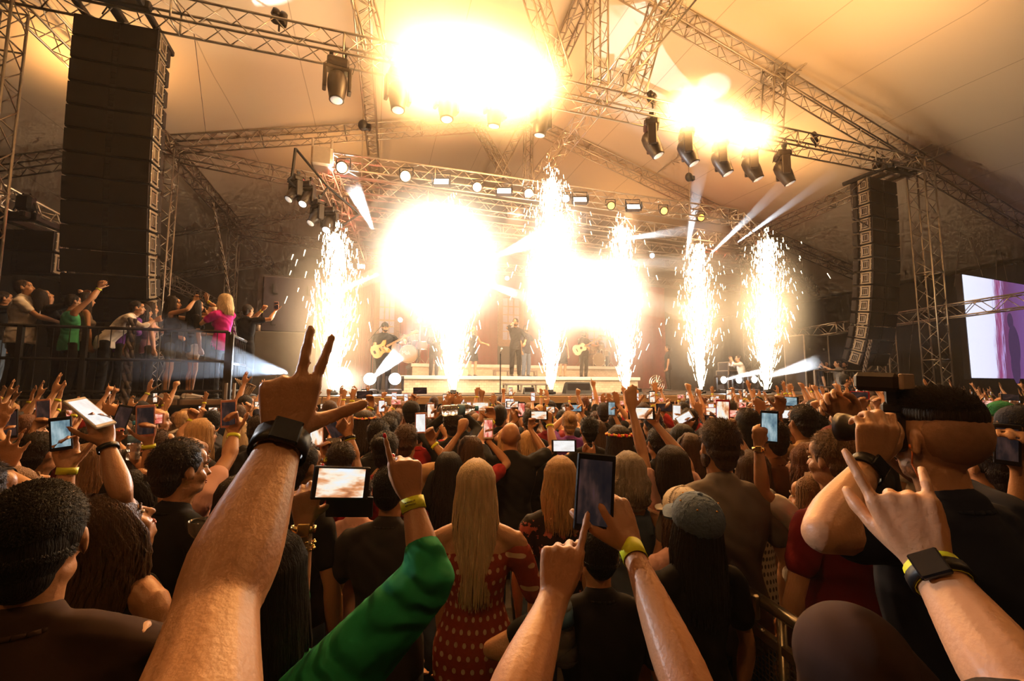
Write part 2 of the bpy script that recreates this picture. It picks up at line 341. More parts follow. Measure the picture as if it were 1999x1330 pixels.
# ------------------------------------------------------------------ hanging speaker arrays
m_cab = mat('speaker_cabinet', (0.018, 0.012, 0.010), 0.7, var=0.2, bump=0.1, bscale=80)
m_side = mat('speaker_side_paint', (0.30, 0.24, 0.17), 0.45, 0.2, var=0.15, bump=0.05, bscale=60)
m_rec = mat('speaker_recess', (0.012, 0.01, 0.01), 0.8)
m_steel = mat('bare_steel', (0.55, 0.5, 0.45), 0.3, 0.9)
m_blk = mat('black_metal', (0.02, 0.018, 0.018), 0.45, 0.3)
m_grl = mat('perforated_grille', (0.014, 0.008, 0.008), 0.8, 0.0, var=0.5, scale=160)
def array_box(parent, y, z, tilt, w=1.3, h=0.425, dep=0.56):
    cab = thing_part('cabinet', parent, (0, y, z), tilt)
    mb = MB(); hw = w/2; rw = hw*0.72; g = 0.012
    v = [(-hw, 0, g), (hw, 0, g), (hw, 0, h-g), (-hw, 0, h-g), (-hw+.02, .34, g+.01), (hw-.02, .34, g+.01), (hw-.02, .34, h-g-.01), (-hw+.02, .34, h-g-.01),
         (-rw, dep, g+.05), (rw, dep, g+.05), (rw, dep, h-g-.05), (-rw, dep, h-g-.05)]
    mb.add(v, [(0, 3, 7, 4), (1, 5, 6, 2), (0, 4, 5, 1), (3, 2, 6, 7), (4, 7, 11, 8), (5, 9, 10, 6), (4, 8, 9, 5), (7, 6, 10, 11), (8, 11, 10, 9), (0, 1, 2, 3)])
    for sx in (-1, 1): mb.box((sx*(hw-.10), .50, h/2), (.18, .17, h*.82), bev=.02)
    body = mb.build('shell', m_cab, cab)
    gr = MB()
    for sx in (-1, 1): gr.add([(sx*.05, .0-.012, g+.01), (sx*(hw-.01), -.035, g+.01), (sx*(hw-.01), -.035, h-g-.01), (sx*.05, -.012, h-g-.01), (sx*.05, .0, g+.01), (sx*(hw-.01), 0, g+.01), (sx*(hw-.01), 0, h-g-.01), (sx*.05, 0, h-g-.01)],
                              [(0, 1, 2, 3), (0, 4, 5, 1), (2, 6, 7, 3), (1, 5, 6, 2), (0, 3, 7, 4)])
    for k in range(3): gr.box((0, -.006, h*(.25+.25*k)), (.075, .01, .07), bev=.004)
    gr.build('grille', m_grl, cab)
    sp_ = MB()
    for sx in (-1, 1):
        X = sx*(hw+.004)
        for (yy, zz, a, b) in ((.17, g+.035, .28, .045), (.17, h-g-.035, .28, .045), (.045, h/2, .05, h-.06), (.295, h/2, .05, h-.06)): sp_.box((X, yy, zz), (.016, a, b), bev=.004)
        sp_.box((X, .155, h/2), (.012, .018, h*.42)); sp_.box((X, .205, h/2), (.012, .018, h*.42))
    sp_.build('side_frame', m_side, cab)
    hd = MB()
    for sx in (-1, 1):
        X = sx*(hw+.008)
        for (yy, zz, a, b) in ((.18, h*.27, .17, .022), (.18, h*.73, .17, .022), (.10, h/2, .022, h*.48), (.26, h/2, .022, h*.48)): hd.box((X, yy, zz), (.02, a, b), bev=.003)
        for zz in (.05, h/2, h-.05):
            hd.ell((X, .015, zz), (.012, .012, .012), n=6, m=4); hd.ell((X, .33, zz), (.012, .012, .012), n=6, m=4)
    hd.build('window_frame', m_steel, cab)
    return cab
def thing_part(name, parent, loc, rx=0, rz=0):
    o = bpy.data.objects.new(name, None); COL.objects.link(o); o.parent = parent; o.location = loc; o.rotation_euler = (rx, 0, rz); o.empty_display_size = .1
    return o
def line_array(label, x, y, z, rz, n=14, total=34, loc_h=0.43):
    t = thing('line_array_speaker', label, 'speaker', (x, y, z), rz, group='curved speaker hangs')
    first = None; py, pz = 0.0, 0.0; ang = 0
    incs = [0.6]*5+[1.2]*4+[2.2, 2.8, 3.6, 5, 6, 7, 8][:max(0, n-9)]
    for i in range(n):
        ang = math.radians(sum(incs[:i])); 
        pz -= loc_h*math.cos(ang); py += loc_h*math.sin(ang)
        if first is None: first = array_box(t, py, pz, ang)
        else:
            c = copy_tree(first, t); c.location = (0, py, pz); c.rotation_euler = (ang, 0, 0)
    fr = MB()
    for sx in (-1, 1): fr.box((sx*.55, .1, .10), (.10, 1.5, .12), bev=.02)
    fr.box((0, -.45, .10), (1.35, .12, .16), bev=.02); fr.box((0, .62, .10), (1.2, .1, .12), bev=.02); fr.box((0, .1, .12), (.14, 1.4, .14), bev=.02)
    fr.build('flying_frame', m_blk, t)
    ht = MB()
    for sx in (-1, 1): ht.bar((sx*.3, .1, .15), (sx*.06, .1, .75), .012)
    ht.box((0, .1, .55), (.28, .2, .32), bev=.05); ht.build('chain_hoist', m_blk, t)
    return t
pA = PY(231, 42, A-0.2); line_array('huge dark speaker hang at the left, nearest to the camera', pA.x, pA.y, pA.z, math.radians(1))
pB = PY(1722, 350, A+.05); line_array('curved speaker hang at the right beside the tall truss column', pB.x, pB.y, pB.z, math.radians(3))
pW = P(20, 440, 8.6); line_array('small black speaker pair at the left edge under the low side truss', pW.x, pW.y+.2, pW.z, math.radians(-8), n=2)

# ------------------------------------------------------------------ moving heads
m_head = mat('lamp_housing', (0.035, 0.025, 0.022), 0.4, var=0.2)
def moving_head(label, p, tilt=0, pan=0, s=1.0, lens=(0.9, 0.85, 0.8), es=0.3, group='moving head lamps on the lighting truss', hang=True):
    t = thing('moving_head_lamp', label, 'stage lamp', p, pan, group)
    t.scale = (s, s, s if hang else s)
    b = MB(); b.box((0, 0, -.09), (.42, .34, .18), bev=.05); b.build('base', m_head, t)
    c = MB()
    for sx in (-.13, .13): c.box((sx, 0, .05), (.05, .07, .12), bev=.01); c.bar((sx, -.05, .12), (sx, .05, .12), .04, 8)
    c.build('clamp', m_blk, t)
    y = MB()
    for sx in (-1, 1): y.box((sx*.235, 0, -.42), (.075, .2, .5), bev=.035)
    y.box((0, 0, -.215), (.5, .22, .07), bev=.03); y.build('yoke', m_head, t)
    M = Matrix.Rotation(tilt, 4, 'X')
    h = MB(); prof = [(.05, .26), (.12, .25), (.175, .18), (.19, .05), (.185, -.08), (.165, -.2), (.14, -.34), (.145, -.36), (.12, -.365)]
    h.lathe(prof, M, 20); h.v = [(v[0], v[1], v[2]-.52) for v in h.v]; hd = h.build('head', m_head, t, True)
    l = MB(); l.lathe([(.125, -.350), (.115, -.372), (.06, -.385), (.001, -.388)], M, 18); l.v = [(v[0], v[1], v[2]-.52) for v in l.v]
    l.build('lens', mat('lamp_lens_%d' % int(es*10), lens, 0.1, emit=lens, es=es), hd, True)
    cb_ = MB(); pts = [Vector((.15, .1, 0)), Vector((.3, .14, -.12)), Vector((.34, .1, .05)), Vector((.2, .05, .2))]; cb_.path(pts, .008, 5); cb_.build('cable', m_blk, t)
    return t
LH = [(660, 118, 'first moving head from the left, clear of the glare'), (778, 140, 'second moving head from the left at the edge of the big glare'), (872, 160, 'third moving head, under the middle of the big glare'), (967, 172, 'fourth moving head from the left, orange in the glare'), (1056, 192, 'fifth moving head, beside the crossing lit truss')]
for i, (x, y, lb) in enumerate(LH):
    moving_head(lb, PY(x, y, A-.35), tilt=math.radians(-6 if i < 3 else 8), pan=math.radians(8+4*i), s=1.02)
RH = [(1271, 238, 'moving head just right of the crossing trusses, tilted right'), (1340, 255, 'moving head below the first right-hand glare'), (1406, 276, 'moving head below the second right-hand glare'), (1465, 288, 'moving head below the third right-hand glare'), (1527, 298, 'rightmost moving head on the lighting truss')]
for i, (x, y, lb) in enumerate(RH):
    moving_head(lb, PY(x, y, A-.35), tilt=math.radians(-24), pan=math.radians(60), s=1.08)
# small clustered blinders seated on the truss
for (x, y, lb) in ((545, 50, 'dark clustered lamp sitting on the truss right of the left speaker hang'), (1274, 203, 'dark clustered lamp on the truss left of the right-hand glares'), (1592, 280, 'dark clustered lamp on the truss near the right speaker hang')):
    p = PY(x, y, A-.35); t = thing('cluster_lamp', lb, 'stage lamp', p, .4, 'clustered lamps on the lighting truss')
    mb = MB()
    for (a, b) in ((-.07, .26), (.07, .26), (-.07, .12), (.07, .12)): mb.lathe([(.02, .06), (.07, .04), (.085, -.07), (.07, -.08)], Matrix.Translation((a, 0, b)) @ Matrix.Rotation(1.3, 4, 'X'), 12)
    mb.build('lamp_heads', m_head, t, True); b = MB(); b.bar((0, 0, -.12), (0, 0, .2), .02); b.bar((-.12, 0, .03), (.12, 0, .03), .02); b.build('bracket', m_blk, t)

# ------------------------------------------------------------------ lamps of the stage rig
def par(label, p, col, es, s=1.0, pw=0, group='round lamps on the stage rig', rod=0):
    t = thing('par_lamp', label, 'stage lamp', p, -.3, group); t.scale = (s, s, s)
    M = Matrix.Rotation(math.radians(70), 4, 'X')
    h = MB(); h.lathe([(.06, .16), (.11, .13), (.13, 0), (.15, -.07), (.15, -.09), (.13, -.09)], M.inverted(), 16); h.build('can', m_head, t, True)
    f = MB(); f.lathe([(.128, -.085), (.10, -.095), (.001, -.10)], M.inverted(), 16); f.build('lit_face', mat('lamp_glow_%d_%d_%d' % (int(col[0]*99), int(col[1]*99), int(col[2]*99)), col, .4, emit=col, es=es), t, True)
    b = MB(); b.bar((-.16, 0, 0), (-.16, 0, .22), .012); b.bar((.16, 0, 0), (.16, 0, .22), .012); b.bar((-.16, 0, .22), (.16, 0, .22), .012)
    if rod: b.bar((0, 0, min(.22, rod/s)), (0, 0, max(.22, rod/s)), .015)
    b.build('bracket', m_blk, t)
    if pw: lamp('par_light', 'POINT', Vector(p)+Vector((0, -.25, -.1)), pw, col, .08)
    return t
YL = 11.75
par('warm round lamp at the left end of the stage rig', PY(670, 328, YL), (1, .62, .22), 60, 1.1, 14)
par('warm round lamp second from the left on the stage rig', PY(793, 345, YL), (1, .62, .25), 60, 1.1, 12)
par('orange round lamp above the biggest fountain glare', PY(932, 366, YL), (1, .5, .2), 50, 1.0, 9)
par('orange round lamp behind the top of the third fountain', PY(1032, 378, YL), (1, .45, .15), 40, 1.0, 7)
par('pale red round lamp right of the third fountain', PY(1104, 388, YL), (1, .5, .3), 20, .9, 4)
par('dim orange round lamp with its rim showing', PY(1192, 402, YL), (1, .42, .08), 4, .9)
par('small amber lamp right of the white flood', PY(1295, 412, YL), (1, .42, .08), 4, .9)
par('little amber lamp at the right end of the stage rig', PY(1367, 425, YL+.3), (1, .4, .05), 5, .9)
for (x, y, Y, c, lb) in ((707, 520, 19.5, (1, .6, .25), 'warm lamp low on the left of the backdrop'), (782, 624, 18.9, (1, .85, .6), 'bright spot lamp above the drummer'), (820, 624, 18.9, (1, .85, .6), 'dimmer spot lamp right above the drummer'), (990, 543, 19.5, (1, .75, .45), 'small lamp over the red curtain'), (1112, 553, 19.5, (1, .8, .5), 'small lamp over the right brick front'), (1272, 499, 15.4, (1, .95, .9), 'tiny white lamp between the last fountains')):
    par(lb, PY(x, y, Y), c, 30, .8, 0, 'small lamps above the backdrop', rod=(.45 if Y != 18.9 else -(PY(x, y, Y).z-(2.74 if x > 790 else 1.75))))
def flood(label, p, es):
    t = thing('flood_lamp', label, 'stage lamp', p, -.3, 'rectangular floods on the stage rig')
    M = Matrix.Rotation(math.radians(-25), 4, 'X')
    b = MB(); b.box((0, .05, 0), (.44, .16, .24), M, .02); b.build('housing', m_head, t)
    f = MB(); f.box((0, -.04, -.01), (.38, .02, .17), M, .005); f.build('lit_tube', mat('flood_glow_%d' % es, (1, .96, .88), .4, emit=(1, .96, .88), es=es), t)
    for sx in (-1, 1): d = MB(); d.box((sx*.235, -.05, 0), (.012, .2, .22), M); d.build('barn_door', m_blk, t)
    d = MB(); d.bar((-.22, .05, 0), (-.22, .05, .25), .012); d.bar((.22, .05, 0), (.22, .05, .25), .012); d.bar((-.22, .05, .25), (.22, .05, .25), .012); d.build('bracket', m_blk, t)
flood('brightest rectangular flood, second lamp group from the left', PY(862, 355, YL), 12)
flood('bright rectangular flood left of the third fountain', PY(984, 373, YL), 7)
flood('rectangular flood half lost in the third fountain', PY(1132, 390, YL), 2)
flood('rectangular flood left of the amber lamp pair', PY(1236, 404, YL), 4)

# lamp arms at the left of the rig
t = thing('lamp_frame', 'angular tube frame holding four moving heads left of the stage rig', 'lamp frame', PY(575, 292, 11.4))
fr = MB(); o0 = PY(575, 292, 11.4)
q = [PY(577, 290, 11.4), PY(570, 345, 11.4), PY(640, 365, 11.7), PY(702, 418, 12.2), PY(668, 440, 12.0), PY(562, 352, 11.4)]
L2 = [a-o0 for a in q]
fr.bar(L2[0], L2[1], .035); fr.bar(L2[0], L2[2], .03); fr.bar(L2[2], L2[3], .03); fr.bar(L2[5], L2[4], .04); fr.bar(L2[1], L2[5], .03); fr.bar(L2[2], (L2[4]+L2[5])/2, .025); fr.bar(L2[3], L2[4], .03)
fr.build('tubes', m_blk, t)
for (x, y, pn, lb, es) in ((578, 352, .9, 'uppermost moving head on the angular frame', 0.4), (600, 362, .4, 'second moving head down the angular frame, honeycomb lens showing', 2), (620, 398, .9, 'third moving head down the angular frame', 0.4), (644, 412, .3, 'lowest moving head on the angular frame with a pale lens', 4)):
    moving_head(lb, PY(x, y-6, 11.6), tilt=math.radians(-35), pan=-pn, s=.75, es=es, group='moving heads on the angular frame')

# hoists, chains and cables
def rope(label, pts, r=.015, m=None, name='cable', cat='cable', group=None, twist=False):
    pts = [Vector(p) for p in pts]; mb = MB(); o = pts[0]
    fine = []
    for a, b in zip(pts[:-1], pts[1:]):
        n = max(2, int((b-a).length/.12)) if twist else 4
        fine += [a.lerp(b, i/n) for i in range(n)]
    fine.append(pts[-1])
    if twist:
        for ph in (0, 2.1, 4.2):
            mb.path([f+Vector((math.cos(i*1.4+ph)*r, math.sin(i*1.4+ph)*r, 0))-o for i, f in enumerate(fine)], r*.6, 5)
    else: mb.path([f-o for f in fine], r, 6)
    return tag(mb.build(name, m or m_blk, None, True, None), label, cat, group) if False else _rope(mb, name, m, label, cat, group, o)
def _rope(mb, name, m, label, cat, group, o):
    ob = mb.build(name, m or m_blk, None, True); ob.location = o; return tag(ob, label, cat, group)
m_cable = mat('cable_wrap', (0.10, 0.08, 0.075), 0.6)
rope('thick braided cable bundle hanging from the left speaker hang to the platform', [PY(258, 622, 8.4), PY(252, 700, 8.2), PY(241, 792, 7.9)], .045, m_cable, 'cable_bundle', 'cable', twist=True)
rope('slack rope slanting down past the platform railing', [PY(415, 395, 10), PY(437, 510, 9.5), PY(460, 660, 8.6)], .018, m_cable, 'hanging_rope', 'rope', twist=True)
rope('thin line hanging from the lighting truss left of the first moving head', [PY(379, 66, A), PY(402, 262, B_)], .006, m_blk, 'hanging_line', 'rope')
rope('cable bundle hanging from the right speaker hang', [PY(1700, 664, A+.2), PY(1688, 720, A-.1), PY(1692, 920, A-.2)], .04, m_cable, 'cable_bundle', 'cable', twist=True)
rope('looping cable beside the right speaker hang', [PY(1700, 338, A+.1), PY(1664, 372, A+.1), PY(1664, 425, A+.1), PY(1704, 446, A+.1)], .02, m_cable, 'looping_cable', 'cable')
rope('thin cable falling in front of the tall column foot', [PY(1784, 618, 10.75), PY(1776, 690, 10.75), PY(1770, 900, 10.75)], .01, m_cable, 'hanging_line', 'cable')
def hoist(label, px, py, Y, ln, fan=0):
    p = PY(px, py, Y); t = thing('chain_hoist', label, 'hoist', p, 0, 'chain hoists')
    b = MB(); b.ell((0, 0, 0), (.13, .1, .15), n=12, m=8); b.box((.12, 0, -.02), (.16, .14, .16), bev=.03); b.build('motor', m_blk, t, True)
    c = MB(); c.path([Vector((0, 0, .1)), Vector((0, 0, .5))], .015)
    for k in ((-1, 1) if fan else (0,)): c.bar((0, 0, -.1), (k*fan, 0, -ln), .012)
    c.build('chain', m_alud, t)
hoist('chain hoist hanging left of the raised beam above the last fountain', 1345, 346, 11.7, 1.2)
hoist('chain hoist with spread chains above the big screen', 1880, 406, 12, 3.4, 1.0)
hoist('second chain hoist above the big screen, near the right edge', 1945, 442, 12, 2.6, .4)
hoist('chain hoist in front of the steep purlin left of centre', 709, 245, 11.8, 1.4)
# ------------------------------------------------------------------ stage
DZ = 1.75
m_deck = mat('stage_deck', (0.10, 0.08, 0.065), 0.35, var=0.3, scale=5)
m_wood = mat('worn_timber_edge', (0.50, 0.34, 0.19), 0.6, var=0.35, scale=9, stretch=(.5, 1, 8), bump=.2)
m_skirt = mat('black_skirt', (0.012, 0.011, 0.011), 0.9)
xl, xr = PY(430, 770, 9.7).x, PY(1660, 770, 9.7).x
struct('floor_stage', MB().box(((xl+xr)/2, 15.6, DZ-.04), (xr-xl, 11.8, .08)), m_deck)
e = MB()
nx = 9
for i in range(nx):
    a = xl+(xr-xl)*i/nx; e.box((a+(xr-xl)/nx/2, 9.68, DZ-.10), ((xr-xl)/nx-.015, .05, .16), bev=.008)
struct('trim_1', e, m_wood)
struct('trim_2', MB().box(((xl+xr)/2, 9.85, (DZ-.18)/2), (xr-xl-.1, .1, DZ-.18)), m_skirt)
# risers with painted brick front
m_brick = mat('white_painted_brick', (0.80, 0.72, 0.60), 0.6)
def brickify(m, c1, c2, mortar, scale=3.0):
    N, L, B = nodes(m); tc = N.new('ShaderNodeTexCoord'); mp = N.new('ShaderNodeMapping'); mp.inputs['Rotation'].default_value = (PI/2, 0, 0); L.new(tc.outputs['Object'], mp.inputs[0])
    sx = N.new('ShaderNodeSeparateXYZ'); cx = N.new('ShaderNodeCombineXYZ'); L.new(tc.outputs['Object'], sx.inputs[0]); L.new(sx.outputs[0], cx.inputs[0]); L.new(sx.outputs[2], cx.inputs[1])
    bt = N.new('ShaderNodeTexBrick'); bt.inputs['Scale'].default_value = scale; bt.inputs['Mortar Size'].default_value = .02
    bt.inputs['Color1'].default_value = (*c1, 1); bt.inputs['Color2'].default_value = (*c2, 1); bt.inputs['Mortar'].default_value = (*mortar, 1)
    L.new(cx.outputs[0], bt.inputs['Vector']); L.new(bt.outputs[0], B.inputs['Base Color'])
brickify(m_brick, (.85, .74, .58), (.68, .55, .40), (.55, .45, .34), 3.5)
m_white = mat('white_edge_board', (0.85, 0.82, 0.76), 0.5)
x0, x1 = PY(785, 750, 12.6).x, PY(1245, 750, 12.6).x
t = thing('low_riser', 'low white brick riser running along the middle of the stage', 'riser', ((x0+x1)/2, 12.6, DZ))
MB().box((0, 2.2, .19), (x1-x0, 4.4, .38)).build('brick_front', m_brick, t); MB().box((0, 2.17, .42), (x1-x0+.1, 4.5, .10), bev=.01).build('top_board', m_white, t)
x2, x3 = PY(805, 720, 17).x, PY(1222, 720, 17).x
t = thing('high_riser', 'second white brick riser behind, carrying the drums', 'riser', ((x2+x3)/2, 17.05, DZ+.002))
MB().box((0, 1.35, .44), (x3-x2, 2.7, .88)).build('brick_front', m_brick, t); MB().box((0, 1.33, .93), (x3-x2+.1, 2.8, .12), bev=.01).build('top_board', m_white, t)
RZ1, RZ2 = DZ+.47, DZ+.99
m_tube = mat('grey_steel_tube', (0.30, 0.26, 0.23), 0.4, 0.4)
def bench(label, xa, xb, ytop, ybot, Y):
    a, b, c = PY(xa, ytop, Y), PY(xb, ytop, Y), PY(xa, ybot, Y); h = a.z-c.z; w = b.x-a.x
    t = thing('step_bench', label, 'step', (a.x+w/2, Y, c.z), 0, 'step benches in front of the risers')
    MB().box((0, 0, h-.03), (w, .35, .06), bev=.01).build('tread', m_tube, t)
    for s in (-.48, -.16, .16, .48):
        l = MB(); l.box((s*w, -.14, (h-.06)/2), (.05, .05, h-.06)); l.box((s*w, .14, (h-.06)/2), (.05, .05, h-.06)); l.box((s*w, 0, .03), (.05, .3, .05)); l.build('leg', m_tube, t)
bench('upper grey step bench behind the singer', 964, 1047, 722, 735.5, 15.9)
bench('lower grey step bench in front of the low riser', 984, 1072, 748, 766, 12.0)
# backdrop
YB = 20.3
m_bk = mat('warm_brick', (0.6, 0.3, 0.15), 0.7); brickify(m_bk, (.55, .26, .12), (.42, .18, .08), (.7, .45, .28), 3.2)
m_win = mat('pale_pane', (0.62, 0.60, 0.72), 0.25, var=.1, emit=(.75, .65, .8), es=.25)
m_bar = mat('tan_glazing_bar', (0.75, 0.5, 0.3), 0.5)
m_red = mat('red_drape', (0.62, 0.05, 0.04), 0.8, var=.2)
def window_front(label, xa, xb, yt, yb, Y=YB, red=False):
    a, b, c = PY(xa, yb, Y), PY(xb, yb, Y), PY(xa, yt, Y); w, h = b.x-a.x, c.z-a.z
    t = thing('brick_window_flat', label, 'stage set flat', ((a.x+b.x)/2, Y, a.z), 0, 'brick window flats of the stage set')
    m = MB(); s = .22
    m.box((-w/2+s/2, 0, h/2), (s, .12, h)); m.box((w/2-s/2, 0, h/2), (s, .12, h)); m.box((0, 0, h-s/2), (w-2*s, .12, s)); m.box((0, 0, .15), (w-2*s, .12, .3)); m.build('brick_surround', m_bk, t)
    iw, z0, z1 = w-2*s, .3, h-s; MB().box((0, .03, (z0+z1)/2), (iw, .02, z1-z0)).build('pane', m_win, t)
    g = MB()
    for k in range(1, 3): g.box((-iw/2+iw*k/3, 0, (z0+z1)/2), (.045, .04, z1-z0))
    for k in range(1, 5): g.box((0, 0, z0+(z1-z0)*k/5), (iw, .04, .07 if k == 2 else .045))
    g.build('glazing_bars', m_bar, t)
    lg_ = MB(); [lg_.box((sx_*w*.45, .08, -(a.z-DZ)/2+.1), (.08, .06, a.z-DZ+.2)) for sx_ in (-1, 1)]; lg_.box((0, .1, -(a.z-DZ)/2), (w*.9, .03, a.z-DZ)); lg_.build('dark_plinth_board', mat('black_skirt'), t)
window_front('brick window flat behind the bass player', 728, 778, 538, 690)
window_front('brick window flat behind the singer', 972, 1022, 572, 676)
window_front('brick window flat washed out right of the fourth fountain', 1140, 1192, 590, 690)
def drape(label, xa, xb, yt, yb, Y):
    a, b, c = PY(xa, yb, Y), PY(xb, yb, Y), PY(xa, yt, Y); n = 70; mb = MB(); vs = []
    for i in range(n+1):
        x = a.x+(b.x-a.x)*i/n; y = Y+.06*math.sin(i*.9)+.03*math.sin(i*2.3)
        vs += [(x, y, DZ+.02), (x, y, c.z), (x, y+.03, DZ+.02), (x, y+.03, c.z)]
    fs = []
    for i in range(n): fs += [(4*i, 4*i+4, 4*i+5, 4*i+1), (4*i+2, 4*i+3, 4*i+7, 4*i+6), (4*i+1, 4*i+5, 4*i+7, 4*i+3)]
    mb.add(vs, fs); return tag(mb.build('stage_drape', m_red, None, True), label, 'curtain', 'red drapes at the back of the stage')
drape('red drape left, beside the bass player', 690, 730, 505, 700, YB+.3)
drape('wide red drape behind the middle of the band', 778, 975, 500, 700, YB+.5)
drape('red drape right of the singer', 1020, 1300, 540, 700, YB+.5)
m_back = mat('stage_black_cloth', (.05, .03, .025), .9)
tag(MB().box((xl+6.7, 21.2, 3.6), (17.5, .08, 6.0)).build('back_cloth', m_back), 'dark cloth hung across the whole stage back', 'curtain')

# ------------------------------------------------------------------ drums
m_drum = mat('drum_shell', (0.35, 0.22, 0.12), 0.25, .3, var=.2); m_skin_d = mat('drum_head', (0.35, 0.26, 0.16), 0.4); m_chr = mat('chrome', (0.85, 0.8, 0.72), 0.12, 1.0); m_brass = mat('cymbal_brass', (0.85, 0.6, 0.25), 0.25, 1.0)
def drumkit(label, p, s=1.0, letter=False):
    t = thing('drum_kit', label, 'drum kit', p, 0, 'drum kits on the high riser'); t.scale = (s, s, s)
    RX = Matrix.Rotation(PI/2, 4, 'X')
    b = MB(); b.lathe([(.30, -.22), (.30, .22)], Matrix.Translation((0, 0, .32)) @ RX, 28); bd = b.build('bass_drum', m_drum, t, False)
    h = MB(); h.lathe([(.285, .221), (.28, .228), (.001, .228)], Matrix.Translation((0, 0, .32)) @ RX, 28); h.build('drum_head', m_skin_d, bd)
    r = MB()
    for k in range(28):
        a0, a1 = 2*PI*k/28, 2*PI*(k+1)/28
        r.bar((.30*math.cos(a0), -.235, .32+.30*math.sin(a0)), (.30*math.cos(a1), -.235, .32+.30*math.sin(a1)), .014, 6)
    r.build('hoop', m_chr, bd)
    if letter:
        def glyph(st, x0, z0, sc):
            g = MB()
            for a, b2 in st: g.bar((x0+a[0]*sc, -.236, z0+a[1]*sc), (x0+b2[0]*sc, -.236, z0+b2[1]*sc), .010, 5)
            return g
        M_ = [((0, 0), (0, 1)), ((0, 1), (.4, .4)), ((.4, .4), (.8, 1)), ((.8, 1), (.8, 0))]
        a_ = [((.0, .55), (.45, .6)), ((.45, .6), (.45, 0)), ((.45, .3), (0, .3)), ((0, .3), (0, 0)), ((0, 0), (.45, 0))]
        k_ = [((0, 0), (0, 1)), ((0, .3), (.35, .6)), ((.1, .35), (.4, 0))]
        g = MB()
        for st, x in ((M_, -.20), (a_, -.085), (k_, 0.0)):
            q = glyph(st, x, .30, .12); g.add(q.v, q.f)
        g.build('lettering', m_white, bd)
    for (x, z, rr, hh, yy, tl) in ((-.18, .78, .15, .2, -.05, .2), (.17, .80, .15, .2, -.05, .2), (-.55, .35, .2, .35, .1, 0), (.5, .5, .17, .26, .15, 0)):
        d = MB(); d.lathe([(rr, 0), (rr, hh)], Matrix.Translation((x, yy, z)) @ Matrix.Rotation(tl, 4, 'X'), 20); dd = d.build('tom_drum', m_drum, t)
        k = MB()
        for zz in (0, hh): k.lathe([(rr+.008, zz-.012), (rr+.012, zz), (rr+.008, zz+.012)], Matrix.Translation((x, yy, z)) @ Matrix.Rotation(tl, 4, 'X'), 20)
        for a in range(3): k.bar((x+rr*.9*math.cos(a*2.1), yy+rr*.9*math.sin(a*2.1), z), (x+rr*1.1*math.cos(a*2.1), yy+rr*1.1*math.sin(a*2.1), 0), .01)
        k.build('rim', m_chr, dd)
    for (x, z, rr, yy) in ((-.7, 1.25, .22, 0), (.72, 1.3, .24, 0), (.4, 1.45, .2, .2), (-.75, .9, .17, .25)):
        c = MB(); M = Matrix.Translation((x, yy, z)) @ Matrix.Rotation(.25, 4, 'X'); c.lathe([(rr, -.012), (rr*.3, .006), (.04, .03), (.001, .035)], M, 24); cc = c.build('cymbal', m_brass, t, True)
        s_ = MB(); s_.bar((x, yy, z), (x, yy, .2), .012); [s_.bar((x, yy, .25), (x+.22*math.cos(q*2.1), yy+.22*math.sin(q*2.1), 0), .01) for q in range(3)]; s_.build('stand', m_chr, cc)
    return t
pd = PY(796, 712, 17.5); drumkit('drum kit with a lettered bass drum behind the bass player', (pd.x, 17.5, RZ2), 1.12, True)
pd = PY(1168, 708, 17.4); drumkit('percussion set glinting behind the white guitar player', (pd.x, 17.55, RZ2), .95)

# ------------------------------------------------------------------ loudspeakers and boxes on stage
m_ply = mat('grey_plinth', (0.085, 0.066, 0.052), 0.8, var=.25, scale=3)
p = PY(549, 775, 10.6)
t = thing('speaker_plinth', 'grey block under the black bass speaker at the stage left corner', 'plinth', (p.x, 10.9, DZ)); MB().box((0, .5, .68), (1.25, 1.2, 1.36), bev=.02).build('block', m_ply, t)
t = thing('bass_speaker', 'big black double bass speaker standing on the grey plinth', 'speaker', (p.x+.02, 10.95, DZ+1.361))
MB().box((0, .5, .62), (1.12, 1.05, 1.24), bev=.03).build('cabinet', mat('bass_cabinet', (.05, .035, .045), .55), t)
h = MB()
for sx in (-1, 1):
    for z in (.25, .95): h.box((sx*.35, -.03, z), (.03, .02, .22)); h.box((sx*.35+.05, -.03, z-.1), (.1, .02, .03))
h.build('corner_bracket', m_blk, t)
t = thing('drink_cup', 'white cup with a red print standing on the plinth edge', 'cup', (PY(507, 668, 10.95).x-.02, 10.98, DZ+1.361))
MB().lathe([(.035, 0), (.045, .14), (.042, .14), (.033, .01)], None, 14).build('cup_body', mat('white_cup', (.9, .75, .7), .4), t, True)
def wedge(label, xa, xb, yt, yb, Y, col=(.02, .018, .018)):
    a, b, c = PY(xa, yb, Y), PY(xb, yb, Y), PY(xa, yt, Y); w, h = b.x-a.x, c.z-a.z
    t = thing('stage_monitor', label, 'stage monitor', ((a.x+b.x)/2, Y, DZ), 0, 'stage monitor wedges')
    hw = w/2; mb = MB(); mb.add([(-hw, 0, 0), (hw, 0, 0), (hw, h*.9, 0), (-hw, h*.9, 0), (-hw*.9, .12, h), (hw*.9, .12, h), (hw*.9, h*.7, h*.8), (-hw*.9, h*.7, h*.8)],
        [(0, 3, 2, 1), (0, 1, 5, 4), (1, 2, 6, 5), (2, 3, 7, 6), (3, 0, 4, 7), (4, 5, 6, 7)]); mb.build('cabinet', mat('wedge_black', col, .5), t)
    MB().box((0, .045, h*.5), (w*.82, .02, h*.8), Matrix.Rotation(-.0, 4, 'X'), .01).build('grille', m_grl, t)
wedge('large black wedge monitor right of the third fountain', 1105, 1158, 743, 766, 10.9)
wedge('small square box monitor left of the third fountain', 1024, 1046, 754, 768, 10.7)
wedge('little black box by the fourth fountain', 1240, 1256, 758, 769, 10.8)
